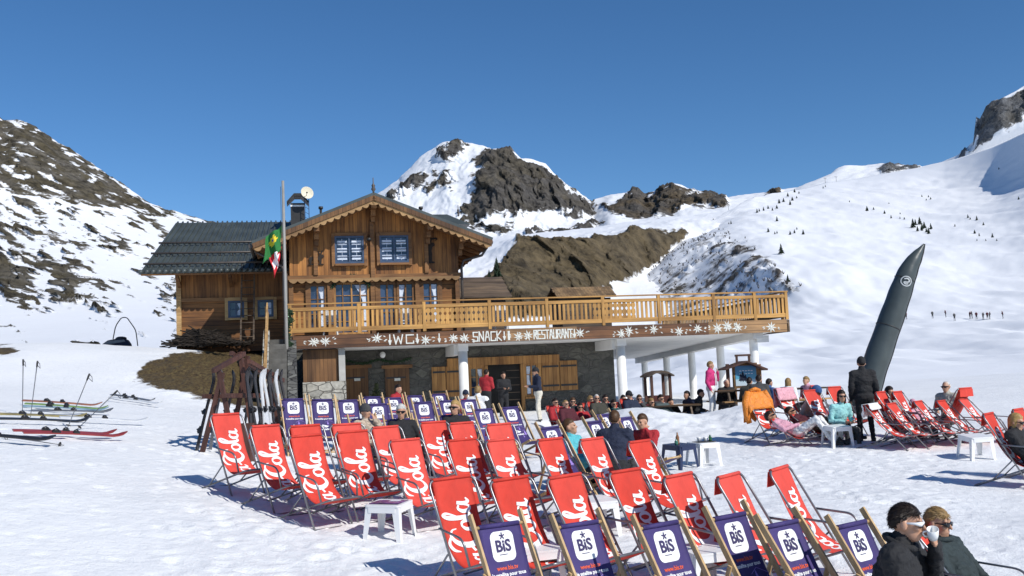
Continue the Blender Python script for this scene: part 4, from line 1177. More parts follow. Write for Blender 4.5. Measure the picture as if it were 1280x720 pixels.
# ------------------------------------------------------------------ stair from the snow up to the balcony
stair = house_empty('outdoor_stair', 0, 0, 0, 'stone stair with pale timber side rail climbing to the balcony left end', 'staircase')
n_ = 14
for k in range(n_):
    v = -.15-.27*k; z = 3.55-.17*k
    m = MB(); m.box((-.37, v, z-.6), (.56, .27, 1.2)); part('step', m, plain('stair_concrete', (.11, .105, .095), .9, .3, 3, .3, 15), stair)
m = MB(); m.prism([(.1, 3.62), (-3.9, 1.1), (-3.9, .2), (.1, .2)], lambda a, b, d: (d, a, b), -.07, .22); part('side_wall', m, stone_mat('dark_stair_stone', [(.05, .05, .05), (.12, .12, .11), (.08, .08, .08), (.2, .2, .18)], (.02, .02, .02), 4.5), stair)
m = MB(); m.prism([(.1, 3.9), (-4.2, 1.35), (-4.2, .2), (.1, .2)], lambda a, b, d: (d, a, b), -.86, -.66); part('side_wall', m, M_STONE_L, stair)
for uu in (-.72,):
    m = MB(); m.bar((uu, .1, 4.75), (uu, -4.1, 2.2), .05, .2); part('handrail', m, W_TRIM, stair)
    m = MB(); m.bar((uu+.02, .1, 4.45), (uu+.02, -4.1, 1.9), .035, .16); part('side_plank', m, W_TRIM, stair)
    for t in (.02, .35, .68, .98):
        v = .1-4.2*t; z = 4.7-2.55*t
        m = MB(); m.box((uu-.03, v, z-.5), (.09, .09, 1.1)); part('post', m, W_TRIM, stair)
gar = MB()
for k in range(150):
    t = rnd.random(); c = Vector((-.02+.06*math.sin(9*t), -.25-.3*t*.5, 4.55-1.5*t))
    for _ in range(2): gar.tube([c, c+Vector((rnd.uniform(-.16, .16), rnd.uniform(-.14, .1), rnd.uniform(-.12, .08)))], [.035, .006], 4)
o = gar.build('fir_garland', M_GREEN, None); o.location = HW(0, 0, 0); o.rotation_euler = (0, 0, HTH)
tag(o, 'dark green fir garland hanging beside the stair under the flagpole', 'garland')

# ------------------------------------------------------------------ flagpole and flags
pole = house_empty('flagpole', -.1, -.5, 0, 'tall grey flagpole standing at the balcony corner', 'flagpole')
ztop = H(353, 226, -.5)[1]
m = MB(); m.tube([(0, 0, .3), (0, 0, 4.5), (0, 0, ztop)], [.065, .058, .045], 12); part('pole', m, plain('pole_grey', (.27, .26, .24), .5, .1, 3), pole)
m = MB(); m.tube([(-.09, 0, 3.0), (-.08, 0, ztop-.2)], .008, 5); part('halyard', m, M_IRON, pole)
M_FLAG_G = cloth('flag_green', (.02, .16, .035)); M_FLAG_Y = cloth('flag_yellow', (.75, .55, .03)); M_FLAG_R = cloth('flag_red', (.55, .02, .03)); M_FLAG_W = cloth('flag_white', (.8, .8, .8)); M_FLAG_B = cloth('flag_blue', (.04, .08, .3))
def flag(name, label, px_py, colour, sag):
    # four image corners: hoist top, hoist bottom, fly bottom, fly top
    (a, b, c, d) = [Vector((H(px, py, -.5)[0], -.5, H(px, py, -.5)[1])) for px, py in px_py]
    nu, nv = 18, 12; vs = []; fs = []; mi = []
    for i in range(nu+1):
        s_ = i/nu
        for j in range(nv+1):
            t = j/nv
            p = (a.lerp(b, t)).lerp(d.lerp(c, t), s_)
            p = p + Vector((.02*math.sin(7*t+4*s_), .13*math.sin(9*s_+3.2*t)*min(1, s_*3), -.03*math.sin(6*s_)))
            vs.append(p)
    m = MB()
    for i in range(nu):
        for j in range(nv):
            o = i*(nv+1)+j
            m.f.append([o, o+nv+1, o+nv+2, o+1]); m.m.append(colour((i+.5)/nu, (j+.5)/nv)); m.sm.append(True)
    m.v = [tuple(p) for p in vs]
    o = m.build(name, [M_FLAG_G, M_FLAG_Y, M_FLAG_R, M_FLAG_W, M_FLAG_B], None)
    o.location = HW(0, 0, 0); o.rotation_euler = (0, 0, HTH)
    md = o.modifiers.new('thickness', 'SOLIDIFY'); md.thickness = .006
    tag(o, label, 'flag')
def green_col(s, t):
    d = abs(s-.5)/.30+abs(t-.40)/.24
    if d < .3: return 4
    return 1 if d < 1 else 0
def red_col(s, t):
    return 3 if (abs(s-.5) < .13 or abs(t-.5) < .13) and abs(s-.5) < .45 else 2
flag('green_flag', 'limp green and yellow flag, upper of the two on the flagpole', [(352, 281), (351, 312), (329, 331), (333, 296)], green_col, .1)
flag('red_flag', 'limp red flag with white cross hanging below the green one', [(352, 308), (350, 318), (344, 349), (337, 322)], red_col, .1)
# satellite dish on a lattice post
u, z = H(383, 242, 7.3)
dish = house_empty('satellite_dish', u, 7.3, z, 'pale round satellite dish on a blue lattice post by the chimney', 'satellite dish')
m = MB(); m.lathe([(.001, .0), (.10, .008), (.20, .04), (.27, .09), (.275, .10), (.26, .095), (.19, .05), (.001, .02)], 22, Matrix.Rotation(R(75), 4, 'X') @ Matrix.Rotation(R(20), 4, 'Y')); part('reflector', m, plain('dish_cream', (.72, .66, .50), .5, .08, 3), dish)
m = MB(); m.tube([(0, -.05, -.1), (.02, -.32, -.02)], .012, 6); m.ell((.02, -.32, -.02), .035); part('feed_arm', m, M_IRON, dish)
m = MB()
for sx in (-.09, .09): m.tube([(sx, .12, -.2), (sx, .12, -1.6)], .018, 6)
for k in range(6): m.tube([(-.09, .12, -.3-.22*k), (.09, .12, -.42-.22*k)], .01, 5)
part('lattice_post', m, M_BLUE, dish)
# ladder leaning on the annex
lad = house_empty('wooden_ladder', 0, 0, 0, 'old wooden ladder leaning on the annex between its two windows', 'ladder')
u0 = H(301, 400, 4.5)[0]; u1 = H(317, 400, 4.5)[0]
for uu in (u0, u1):
    m = MB(); m.bar((uu, 4.2, 3.75), (uu+.05, 4.75, 6.35), .06, .05); part('side_rail', m, W_OLD, lad)
for k in range(9):
    t = (k+.6)/9.5; m = MB(); m.tube([(u0+.05*t, 4.2+.55*t, 3.75+2.6*t), (u1+.05*t, 4.2+.55*t, 3.75+2.6*t)], .02, 6); part('rung', m, W_OLD, lad)
# brushwood pile
bp_ = MB()
for k in range(700):
    u = rnd.triangular(-4.6, -1.4, -3.3); hgt = max(.05, .55*math.exp(-((u+3.3)/1.0)**2))
    v = 4.6+rnd.uniform(-.6, .25); z = 3.74+rnd.random()*hgt-.08
    a = rnd.gauss(0, .45); l = rnd.uniform(.25, .8)
    p = Vector((u, v, z)); d = Vector((math.cos(a), rnd.gauss(0, .3), rnd.gauss(0, .22)))*l*.5
    bp_.tube([p-d, p+Vector((0, 0, rnd.uniform(-.05, .05))), p+d], [.022, .016, .005], 4)
o = bp_.build('brushwood_pile', plain('bark_brown', (.030, .022, .016), .9, .4, 7), None); o.location = HW(0, 0, 0); o.rotation_euler = (0, 0, HTH)
tag(o, 'dark heap of cut branches against the annex wall', 'brushwood')
# white plastic seats seen through the railing
M_PLASTIC = plain('white_plastic', (.80, .80, .79), .38, .04, 3)
def plastic_chair(name, loc, rz, label, group):
    t = empty(name, loc, rz, label, 'chair', group)
    m = MB(); m.box((0, 0, .42), (.46, .44, .035)); part('seat', m, M_PLASTIC, t)
    m = MB()
    for k in range(4): m.box((-.165+.11*k, .25, .72), (.09, .03, .42))
    m.box((0, .25, .92), (.48, .035, .08)); m.box((0, .25, .50), (.48, .035, .06)); part('backrest', m, M_PLASTIC, t)
    for sx in (-1, 1):
        for sy in (-1, 1):
            m = MB(); m.bar((sx*.2, sy*.19, .41), (sx*.24, sy*.24, 0), .05, .05); part('leg', m, M_PLASTIC, t)
    return t
for px, lab in ((413, 'white plastic chair on the balcony below the stag carving'), (507, 'white plastic chair on the balcony by the middle windows'), (626, 'white plastic chair on the deck right of the chalet')):
    u = H(px, 400, .6)[0]
    plastic_chair('plastic_chair', HW(u, .75, 3.66), HTH+math.pi, lab, 'white chairs on the balcony')
# shingled huts behind the deck
def hut(name, px0, px1, pyr, pye, v, dv, label, zbase, mat_r, wallm):
    u0 = H(px0, pye, v)[0]; u1 = H(px1, pye, v)[0]; zr = H((px0+px1)/2, pyr, v+dv)[1]; ze = H((px0+px1)/2, pye, v)[1]
    t = house_empty(name, 0, 0, 0, label, 'hut')
    m = MB(); m.box(((u0+u1)/2, v+dv, (zbase+ze)/2), (u1-u0-.5, 2*dv-.5, ze-zbase)); part('wall', m, wallm, t)
    for sg in (-1, 1):
        e = v if sg < 0 else v+2*dv
        m = MB(); rows = 7
        for k in range(rows):
            f0, f1 = k/rows, (k+1.15)/rows
            a = (e+(v+dv-e)*f0, ze+(zr-ze)*f0+.05); b = (e+(v+dv-e)*min(1, f1), ze+(zr-ze)*min(1, f1)+.02)
            m.prism([(a[0], a[1]), (b[0], b[1]), (b[0], b[1]-.05), (a[0], a[1]-.05)], lambda y, z, d: (d, y, z), u0+rnd.uniform(-.03, .03), u1+rnd.uniform(-.03, .03))
        part('roof', m, mat_r, t)
    return t
hut('shingled_hut', 566, 640, 347, 372, 9, 2.2, 'low dark hut with weathered shingle roof beside the chalet', 3.6, W_OLD, W_OLD)
hut('shelter_hut', 697, 772, 359, 372, 8, 1.2, 'small hut showing its pale shingle roof above the deck railing', 3.7, W_SHINGLE, W_OLD)
# ------------------------------------------------------------------ deckchairs
M_STEEL = plain('grey_steel_tube', (.24, .24, .25), .34, .12, 6, metal=.7)
M_RED = cloth('red_canvas', (.68, .042, .020), .75, .45, 5.5, .10)
M_PURPLE = cloth('purple_canvas', (.044, .027, .145), .75, .45, 5.5, .14)
M_INK = plain('logo_white', (.82, .82, .82), .7, .03, 9)
M_INKD = plain('logo_dark', (.035, .025, .10), .7, .05, 9)
M_INKO = plain('logo_orange', (.75, .10, .03), .7, .05, 9)
M_INKL = plain('logo_lilac', (.30, .20, .58), .7, .05, 9)
W_POLE = wood('chair_beech', (.38, .24, .11), (.66, .47, .25), 'z', 0, 'z', 25, .6)

for m_ in (M_RED, M_PURPLE):           # sun-faded a little differently from chair to chair
    nt_ = m_.node_tree; b_ = nt_.nodes['Principled BSDF']; src = b_.inputs['Base Color'].links[0].from_socket
    oi = N(nt_, 'ShaderNodeObjectInfo'); hv = N(nt_, 'ShaderNodeHueSaturation')
    mr = N(nt_, 'ShaderNodeMapRange'); mr.inputs['To Min'].default_value = .86; mr.inputs['To Max'].default_value = 1.04
    ms = N(nt_, 'ShaderNodeMapRange'); ms.inputs['To Min'].default_value = 1.0; ms.inputs['To Max'].default_value = .95
    nt_.links.new(oi.outputs['Random'], mr.inputs['Value']); nt_.links.new(oi.outputs['Random'], ms.inputs['Value'])
    nt_.links.new(mr.outputs['Result'], hv.inputs['Value']); nt_.links.new(ms.outputs['Result'], hv.inputs['Saturation'])
    nt_.links.new(src, hv.inputs['Color']); nt_.links.new(hv.outputs['Color'], b_.inputs['Base Color'])
class Sling:
    """canvas hung between a top bar and a front bar: (forward, height) profile with arc length."""
    def __init__(s, pts, half):
        c = catmull([(a, b) for a, b in pts], 10)
        s.p = np.array(c); d = np.hypot(*np.diff(s.p, axis=0).T); s.s = np.concatenate([[0], np.cumsum(d)]); s.half = half; s.L = s.s[-1]
    def at(s, arc, x, off=0.0):
        a = min(max(arc, 0), s.L)
        f = np.interp(a, s.s, s.p[:, 0]); z = np.interp(a, s.s, s.p[:, 1])
        f2 = np.interp(min(a+.02, s.L), s.s, s.p[:, 0]) - np.interp(max(a-.02, 0), s.s, s.p[:, 0])
        z2 = np.interp(min(a+.02, s.L), s.s, s.p[:, 1]) - np.interp(max(a-.02, 0), s.s, s.p[:, 1])
        l = math.hypot(f2, z2)+1e-9
        nf, nz = -z2/l, f2/l                        # towards the sitter
        sag = -.018*(1-(x/s.half)**2)*math.sin(math.pi*a/s.L)
        return Vector((x, -(f+nf*(off+sag)), z+nz*(off+sag)))
    def sheet(s, thick=.004, nu=8, nv=40):
        m = MB(); vs = []
        for off in (thick/2, -thick/2):
            for j in range(nv+1):
                for i in range(nu+1):
                    w = s.half*(1-.03*math.sin(math.pi*j/nv))
                    vs.append(s.at(s.L*j/nv, (-1+2*i/nu)*w, off))
        a = nu+1; o = (nv+1)*a; fs = []
        for j in range(nv):
            for i in range(nu):
                q = j*a+i
                fs += [(q, q+1, q+a+1, q+a), (o+q, o+q+a, o+q+a+1, o+q+1)]
        for j in range(nv):
            for q, r_ in ((j*a, (j+1)*a), (j*a+nu, (j+1)*a+nu)): fs.append((q, r_, o+r_, o+q))
        m.add(vs, fs, 0, True)
        return m
    def decal(s, m, vs, fs, fn, off=.005, mi=0):
        m.add([s.at(*fn(x, y), off) for x, y in vs], fs, mi, False)

# ---- red steel chair
RW, RH = .27, 1.02
sl_red = Sling([(-.40, 1.03), (-.30, .80), (-.19, .58), (-.05, .40), (.12, .315), (.28, .325), (.44, .40)], .228)
SCRIPT = [
    [(2.35, 2.35, .10), (2.2, 2.8, .2), (1.6, 3.0, .32), (.85, 2.5, .55), (.4, 1.6, .68), (.45, .75, .6), (1.0, .25, .42), (1.7, .4, .26), (2.3, 1.0, .12)],
    [(.55, .5, .3), (.25, -.2, .42), (1.1, -.72, .46), (2.8, -.68, .34), (4.6, -.35, .10)],
    [(2.75, 1.5, .22), (2.35, 1.05, .40), (2.45, .4, .34), (2.9, .2, .28), (3.3, .7, .42), (3.15, 1.4, .28), (2.7, 1.5, .2)],
    [(4.35, 1.3, .22), (4.0, 1.55, .28), (3.6, 1.1, .46), (3.65, .45, .40), (4.05, .2, .30), (4.6, .7, .14)],
    [(5.3, 1.4, .2), (4.9, 1.5, .28), (4.55, .95, .44), (4.7, .35, .36), (5.1, .3, .24), (5.4, 1.0, .2)],
    [(5.6, 1.55, .38), (5.45, .8, .44), (5.6, .3, .34), (6.05, .5, .15)],
    [(6.05, .95, .28), (6.55, 1.1, .28)],
    [(8.9, 2.2, .10), (8.75, 2.75, .2), (8.1, 3.0, .32), (7.3, 2.5, .55), (6.9, 1.5, .70), (7.0, .7, .62), (7.5, .2, .44), (8.2, .4, .26), (8.8, 1.1, .12)],
    [(8.2, 2.98, .2), (7.3, 3.45, .34), (6.5, 3.2, .40), (6.2, 2.55, .12)],
    [(9.10, 1.5, .22), (8.7, 1.05, .40), (8.8, .4, .34), (9.25, .2, .28), (9.65, .7, .42), (9.5, 1.4, .28), (9.05, 1.5, .2)],
    [(9.65, .8, .12), (10.4, 2.2, .20), (10.7, 3.0, .28), (10.5, 3.35, .34), (10.15, 2.7, .48), (10.05, 1.2, .48), (10.25, .35, .34), (10.7, .7, .14)],
    [(11.45, 1.4, .2), (11.05, 1.5, .28), (10.7, .95, .44), (10.85, .35, .36), (11.25, .3, .24), (11.55, 1.0, .2)],
    [(11.75, 1.55, .38), (11.6, .8, .44), (11.75, .3, .34), (12.2, .5, .15)],
]
def corner_path(pts, r=.07, n=5):
    pts = [Vector(p) for p in pts]; out = [pts[0]]
    for a, b, c in zip(pts, pts[1:], pts[2:]):
        u = (a-b).normalized(); w = (c-b).normalized(); k = min(r, (a-b).length*.45, (c-b).length*.45)
        p, q = b+u*k, b+w*k
        for i in range(n+1):
            t = i/n; out.append((1-t)**2*p+2*t*(1-t)*b+t*t*q)
    return out+[pts[-1]]
def red_chair():
    t = empty('red_deckchair'); tr = .0125
    def F(f, z, x): return (x, -f, z)
    m = MB(); m.tube(corner_path([F(.24, 0, -RW), F(-.40, RH+.01, -RW), F(-.40, RH+.01, RW), F(.24, 0, RW)], .09, 6), tr, 8)
    m.tube([F(.235, .012, -RW), F(.235, .012, RW)], tr, 8); m.build('back_frame', M_STEEL, t)
    w = RW-.03
    m = MB(); m.tube(corner_path([F(-.56, 0, -w), F(.44, .40, -w), F(.44, .40, w), F(-.56, 0, w)], .07, 6), tr, 8)
    m.tube([F(-.555, .012, -w), F(-.555, .012, w)], tr, 8); m.build('seat_frame', M_STEEL, t)
    for sx in (-1, 1):
        m = MB(); x = sx*(RW+.02)
        m.tube(corner_path([F(-.16, .62, x), F(.24, .60, x), F(.31, .36, sx*(w+.02))], .09, 6), tr*.95, 8); m.build('armrest', M_STEEL, t)
        m = MB(); m.tube([F(-.02, .40, sx*(RW+.012)), F(-.30, .11, sx*(w+.012))], tr*.8, 6); m.build('brace', M_STEEL, t)
    fab = sl_red.sheet()
    fab.tube([F(-.40, RH+.012, -.222), F(-.40, RH+.012, .222)], .018, 10)
    hang = []; fs = []
    for j in range(4):
        for i in range(7): hang.append(F(-.425-.004*j+.01*math.sin(i*1.3)*j/3, RH+.0-.05*j, -.228+.456*i/6))
    for j in range(3):
        for i in range(6): fs.append((j*7+i, j*7+i+1, (j+1)*7+i+1, (j+1)*7+i))
    fab.add(hang, fs, 0, True)
    f = fab.build('canvas', M_RED, t, recalc=False)
    m = MB(); U = .087; off = .005
    for k, st in enumerate(SCRIPT):
        vs, fs = stroke2d(st, 7)
        off_k = .0045+.00022*k
        m.add([sl_red.at(.205+(12.2-x)*U, .160-y*U*1.19, off_k) for x, y in vs], fs, 0, False)
    m.build('script_lettering', M_INK, f, recalc=False)
    return t
# ---- purple wooden chair
sl_pur = Sling([(-.40, 1.00), (-.30, .78), (-.19, .57), (-.05, .40), (.12, .31), (.28, .32), (.45, .39)], .213)
def rrect(cx, cy, w, h, r, skew=0):
    out = []
    for qx, qy, a0 in ((1, 1, 0), (-1, 1, 90), (-1, -1, 180), (1, -1, 270)):
        for k in range(5):
            a = R(a0+22.5*k); x = qx*(w/2-r)+r*math.cos(a); y = qy*(h/2-r)+r*math.sin(a)
            out.append((cx+x+skew*y, cy+y))
    return out
def fir2d(cx, cy, s):
    return [(cx, cy+s), (cx+.16*s, cy+.62*s), (cx+.09*s, cy+.62*s), (cx+.25*s, cy+.30*s), (cx+.14*s, cy+.30*s), (cx+.34*s, cy-.05*s), (cx+.05*s, cy-.05*s), (cx+.05*s, cy-.2*s), (cx-.05*s, cy-.2*s), (cx-.05*s, cy-.05*s), (cx-.34*s, cy-.05*s), (cx-.14*s, cy+.30*s), (cx-.25*s, cy+.30*s), (cx-.09*s, cy+.62*s), (cx-.16*s, cy+.62*s)]
def subdiv_poly(poly, n):
    return poly, [tuple(range(len(poly)))]
def purple_chair():
    t = empty('purple_deckchair')
    def F(f, z, x): return (x, -f, z)
    x = .250
    for sx in (-1, 1):
        m = MB(); m.bar(F(.26, -.01, sx*x), F(-.455, 1.10, sx*x), .022, .045, up=(0, 1, 0)); m.build('back_rail', W_POLE, t)
        m = MB(); m.bar(F(-.52, 0, sx*(x-.026)), F(.47, .41, sx*(x-.026)), .022, .042); m.build('seat_rail', W_POLE, t)
        m = MB(); m.bar(F(-.20, .70, sx*(x+.024)), F(-.44, .03, sx*(x+.024)), .018, .035, up=(0, 1, 0)); m.build('prop', W_POLE, t)
    for nm_, f, z, k_ in (('top_bar', -.40, 1.005, 0), ('foot_bar', .20, .09, 0), ('front_bar', .45, .40, .026), ('rear_bar', -.46, .03, .026)):
        m = MB(); m.tube([F(f, z, -x+k_), F(f, z, x-k_)], .014, 8); m.build(nm_, W_POLE, t)
    fab = sl_pur.sheet(); fab.tube([F(-.40, 1.008, -.20), F(-.40, 1.008, .20)], .019, 10)
    f = fab.build('canvas', M_PURPLE, t, recalc=False)
    lp = lambda X, Y: (Y*-1, X)                     # design coords: x across, y up from the top edge (negative)
    g = MB()
    vs, fs = [], []; hw, rr = .115, .05
    for k in range(15):
        yy = hw*math.sin(math.pi*(k/14-.5)); e = max(0, abs(yy)-(hw-rr)); ww = hw-rr+math.sqrt(max(0, rr*rr-e*e))
        for i in range(7): vs.append((ww*(-1+2*i/6)+.03*yy, yy-.155))
    for k in range(14):
        for i in range(6): fs.append((k*7+i, k*7+i+1, k*7+i+8, k*7+i+7))
    sl_pur.decal(g, vs, fs, lp, .0045); lg = g.build('logo_panel', M_INK, f, recalc=False)
    g = MB(); vs, fs = text2d('BiS', .125, .0035, 'CENTER', 1.0); sl_pur.decal(g, [(a+.0, b-.195) for a, b in vs], fs, lp, .0085, 0)
    for k in range(5):
        a = R(90+72*k); c, s_ = math.cos(a), math.sin(a)
        q = [(-.005*s_, .005*c), (.028*c-.005*s_, .028*s_+.005*c), (.028*c+.005*s_, .028*s_-.005*c), (.005*s_, -.005*c)]
        sl_pur.decal(g, [(a_+.004, b_-.078) for a_, b_ in q], [(0, 1, 2, 3)], lp, .0085+.0001*k, 0)
    sl_pur.decal(g, [(-.05, -.222), (.03, -.222), (.03, -.217), (-.05, -.217)], [(0, 1, 2, 3)], lp, .0085, 0)
    g.build('logo_lettering', M_INKD, lg, recalc=False)
    g = MB(); vs, fs = text2d('www.bis.tv', .047, .001); sl_pur.decal(g, [(a, b-.335) for a, b in vs], fs, lp, .0045); g.build('web_address', M_INKO, f, recalc=False)
    g = MB(); vs, fs = text2d('le satellite pour tous', .040, .0012); sl_pur.decal(g, [(a, b-.382) for a, b in vs], fs, lp, .0045); g.build('slogan', M_INK, f, recalc=False)
    g = MB(); sl_pur.decal(g, [(-.05, -.535), (-.035, -.485), (.09, -.517), (.045, -.545)], [(0, 1, 2, 3)], lp, .0045, 0)
    vs, fs = text2d('eutelsat', .058, .0018, 'LEFT'); sl_pur.decal(g, [(a-.06, b-.600) for a, b in vs], fs, lp, .0045, 0)
    vs, fs = text2d('via', .034, .0012, 'LEFT'); sl_pur.decal(g, [(a-.028, b-.528) for a, b in vs], fs, lp, .0075, 1)
    g.build('pennant_mark', [M_INK, M_INKD], f, recalc=False)
    g = MB()
    for cx, cy, s_ in ((.075, -.475, .06), (.165, -.60, .10), (.10, -.66, .05)): sl_pur.decal(g, *subdiv_poly(fir2d(cx, cy, s_), 1), lp, .004)
    for (x0, y0), (x1, y1) in (((.10, -.40), (.21, -.46)), ((.02, -.44), (.10, -.40)), ((.12, -.52), (.2, -.47))):
        d = Vector((x1-x0, y1-y0)).normalized(); n_ = Vector((-d.y, d.x))*.0018
        sl_pur.decal(g, [(x0+n_.x, y0+n_.y), (x0-n_.x, y0-n_.y), (x1-n_.x, y1-n_.y), (x1+n_.x, y1+n_.y)], [(0, 1, 2, 3)], lp, .004)
    g.build('fir_print', M_INKL, f, recalc=False)
    return t
PROTO_RED, PROTO_PUR = red_chair(), purple_chair()
note_kids(PROTO_RED)
USED = set()
def seat_on_ground(o, x, y, yaw, feet=((-.28, .5), (.28, .5), (-.28, -.24), (.28, -.24)), sink=.015):
    c, s_ = math.cos(yaw), math.sin(yaw); h = []
    for fx, fy in feet: h.append(gz(x+c*fx-s_*fy, y+s_*fx+c*fy))
    wx = feet[1][0]-feet[0][0]; wy = feet[0][1]-feet[2][1]
    roll = math.atan(((h[1]+h[3])-(h[0]+h[2]))/2/wx); pit = math.atan(((h[0]+h[1])-(h[2]+h[3]))/2/wy)
    o.rotation_mode = 'XYZ'
    roll *= .25
    M = Matrix.Rotation(yaw, 3, 'Z') @ Matrix.Rotation(pit, 3, 'X') @ Matrix.Rotation(-roll, 3, 'Y')
    o.rotation_euler = M.to_euler('XYZ')
    mid = (sum(f[1] for f in feet)/len(feet))
    zc = sum(h)/len(h)
    zc -= math.tan(pit)*mid
    o.location = (x, y, zc-sink)
    return M
CHAIRS = {}
def place_chair(proto, px, py, yaw, lo, hi, label, group, h=1.0, D=None):
    yaw = R(yaw)
    top = by_top(px, py, h, lo, hi) if D is None else on_ground(px, D)
    back = .40
    x = top[0] + math.sin(yaw)*back; y = top[1] - math.cos(yaw)*back
    o = proto if proto.name not in USED else copy_tree(proto)
    USED.add(proto.name)
    seat_on_ground(o, float(x), float(y), yaw, sink=rnd.uniform(.01, .03))
    o.scale = (rnd.uniform(.98, 1.02), rnd.uniform(.96, 1.05), rnd.uniform(.98, 1.015))
    tag(o, label, 'deckchair', group)
    return o
ORD = ['leftmost', 'second from the left', 'third from the left', 'fourth from the left', 'fifth from the left', 'sixth from the left', 'seventh from the left', 'eighth from the left', 'ninth from the left']
row1 = [(557, 593, 19), (633, 596, 20), (706, 594, 22), (776, 590, 25), (842, 592, 29), (908, 593, 31), (968, 584, 34)]
row2 = [(375, 542, 27), (434, 541, 22), (499, 547, 24), (572, 547, 23), (622, 549, 22), (682, 549, 26), (736, 549, 29), (795, 549, 30)]
row3 = [(273, 517, 34), (322, 530, 34), (376, 530, 22), (429, 529, 20), (477, 531, 24), (535, 527, 24), (573, 528, 22), (619, 530, 22)]
CH = {}
for nm, row, lo, hi in (('front', row1, 8, 12.5), ('middle', row2, 9.5, 15), ('rear', row3, 11, 19)):
    for i, (px, py, yaw) in enumerate(row):
        CH[nm, i] = place_chair(PROTO_RED, px, py, yaw+19+rnd.uniform(-2, 2), lo, hi, f'red script-lettered deckchair, {ORD[i]} in the {nm} red row', 'red deckchairs in rows', RH)
front = [(613, 653, 27), (718, 651, 27), (822, 655, 28), (907, 646, 30), (980, 652, 30), (1062, 648, 30)]
for i, (px, py, yaw) in enumerate(front):
    CH['bis', i] = place_chair(PROTO_PUR, px, py, yaw+9, 6.5, 10, f'purple wooden deckchair, {ORD[i]} in the big front purple row', 'purple deckchairs')
    CH['bis', i].scale.x = .93
back = [(362, 498, 24), (399, 500, 20), (432, 499, 22), (462, 495, 24), (488, 496, 26), (515, 494, 26), (545, 492, 28)]
for i, (px, py, yaw) in enumerate(back):
    CH['farpur', i] = place_chair(PROTO_PUR, px, py, yaw+6, 19, 29, f'purple wooden deckchair, {ORD[i]} in the farthest purple row', 'purple deckchairs')
mid = [(468, 505, 24), (526, 503, 26), (556, 499, 28), (583, 500, 28)]
for i, (px, py, yaw) in enumerate(mid):
    CH['midpur', i] = place_chair(PROTO_PUR, px, py, yaw+6, 18, 26, f'purple wooden deckchair, {ORD[i]} of four just before the farthest row', 'purple deckchairs')
near = [(602, 511, 29), (637, 509, 32)]
for i, (px, py, yaw) in enumerate(near):
    CH['nearpur', i] = place_chair(PROTO_PUR, px, py, yaw+6, 15, 24, ['purple wooden deckchair right of the blond man in black', 'empty purple wooden deckchair at the right end of the purple rows'][i], 'purple deckchairs')
slack = [(685, 533, 48), (740, 525, 52), (753, 518, 52), (779, 521, 54)]
labs = ['purple deckchair turned right, left of the man in the turquoise jacket', 'purple deckchair turned right between the turquoise man and the dark blue jacket', 'rear purple deckchair turned right behind the dark blue jacket', 'purple deckchair turned right beside the child in red']
for i, (px, py, yaw) in enumerate(slack):
    CH['slack', i] = place_chair(PROTO_PUR, px, py, yaw, 13, 22, labs[i], 'purple deckchairs')
right = [(1090, 510, 50), (1117, 510, 48), (1150, 512, 50), (1180, 510, 48), (1208, 511, 46)]
labs = ['red deckchair with a white towel over its top, first of the right-hand red row', 'red deckchair beside the one with the white towel', 'red deckchair in the middle of the right-hand red row', 'red deckchair in front of the bald man', 'red deckchair behind the white table at the right']
for i, (px, py, yaw) in enumerate(right):
    c_ = CH['right', i] = place_chair(PROTO_RED, px, py, yaw, 15, 24, labs[i], 'red deckchairs on the right', RH, D=19.3+.15*i)
    c_.scale = (1.0, 1.22, .80)
for key, (px, py, yaw, lo, hi, lab) in {'blond': (1230, 516, 48, 12, 18, 'red deckchair holding the blond woman in black'), 'edge': (1266, 525, 46, 13, 18, 'last red deckchair beyond the blond woman'),
        'rear1': (1121, 491, 48, 20, 28, 'red deckchair behind the woman with dark hair at the right'), 'rear0': (1100, 494, 48, 20, 28, 'red deckchair just right of the standing man in black'),
        'turned': (1204, 498, 215, 20, 28, 'dark red deckchair turned away behind the bald man'),
        'jacket': (944, 490, 30, 20, 28, 'red deckchair with an orange jacket hung over its back'), 'pinkj': (977, 489, 34, 20, 28, 'red deckchair with a pink jacket hung over its back'),
        'tab1': (1010, 487, 34, 21, 29, 'red deckchair right of the pink jacket'), 'tab2': (1040, 492, 36, 22, 30, 'red deckchair by the wooden table, farthest along'),
        'grey': (1012, 516, 58, 18, 26, 'red deckchair under the person in a grey sweater')}.items():
    CH[key] = place_chair(PROTO_RED, px, py, yaw, lo, hi, lab, 'red deckchairs on the right', RH, D={'grey': 22.3, 'blond': 15.0, 'edge': 15.6, 'jacket': 21.4, 'pinkj': 22.0}.get(key))

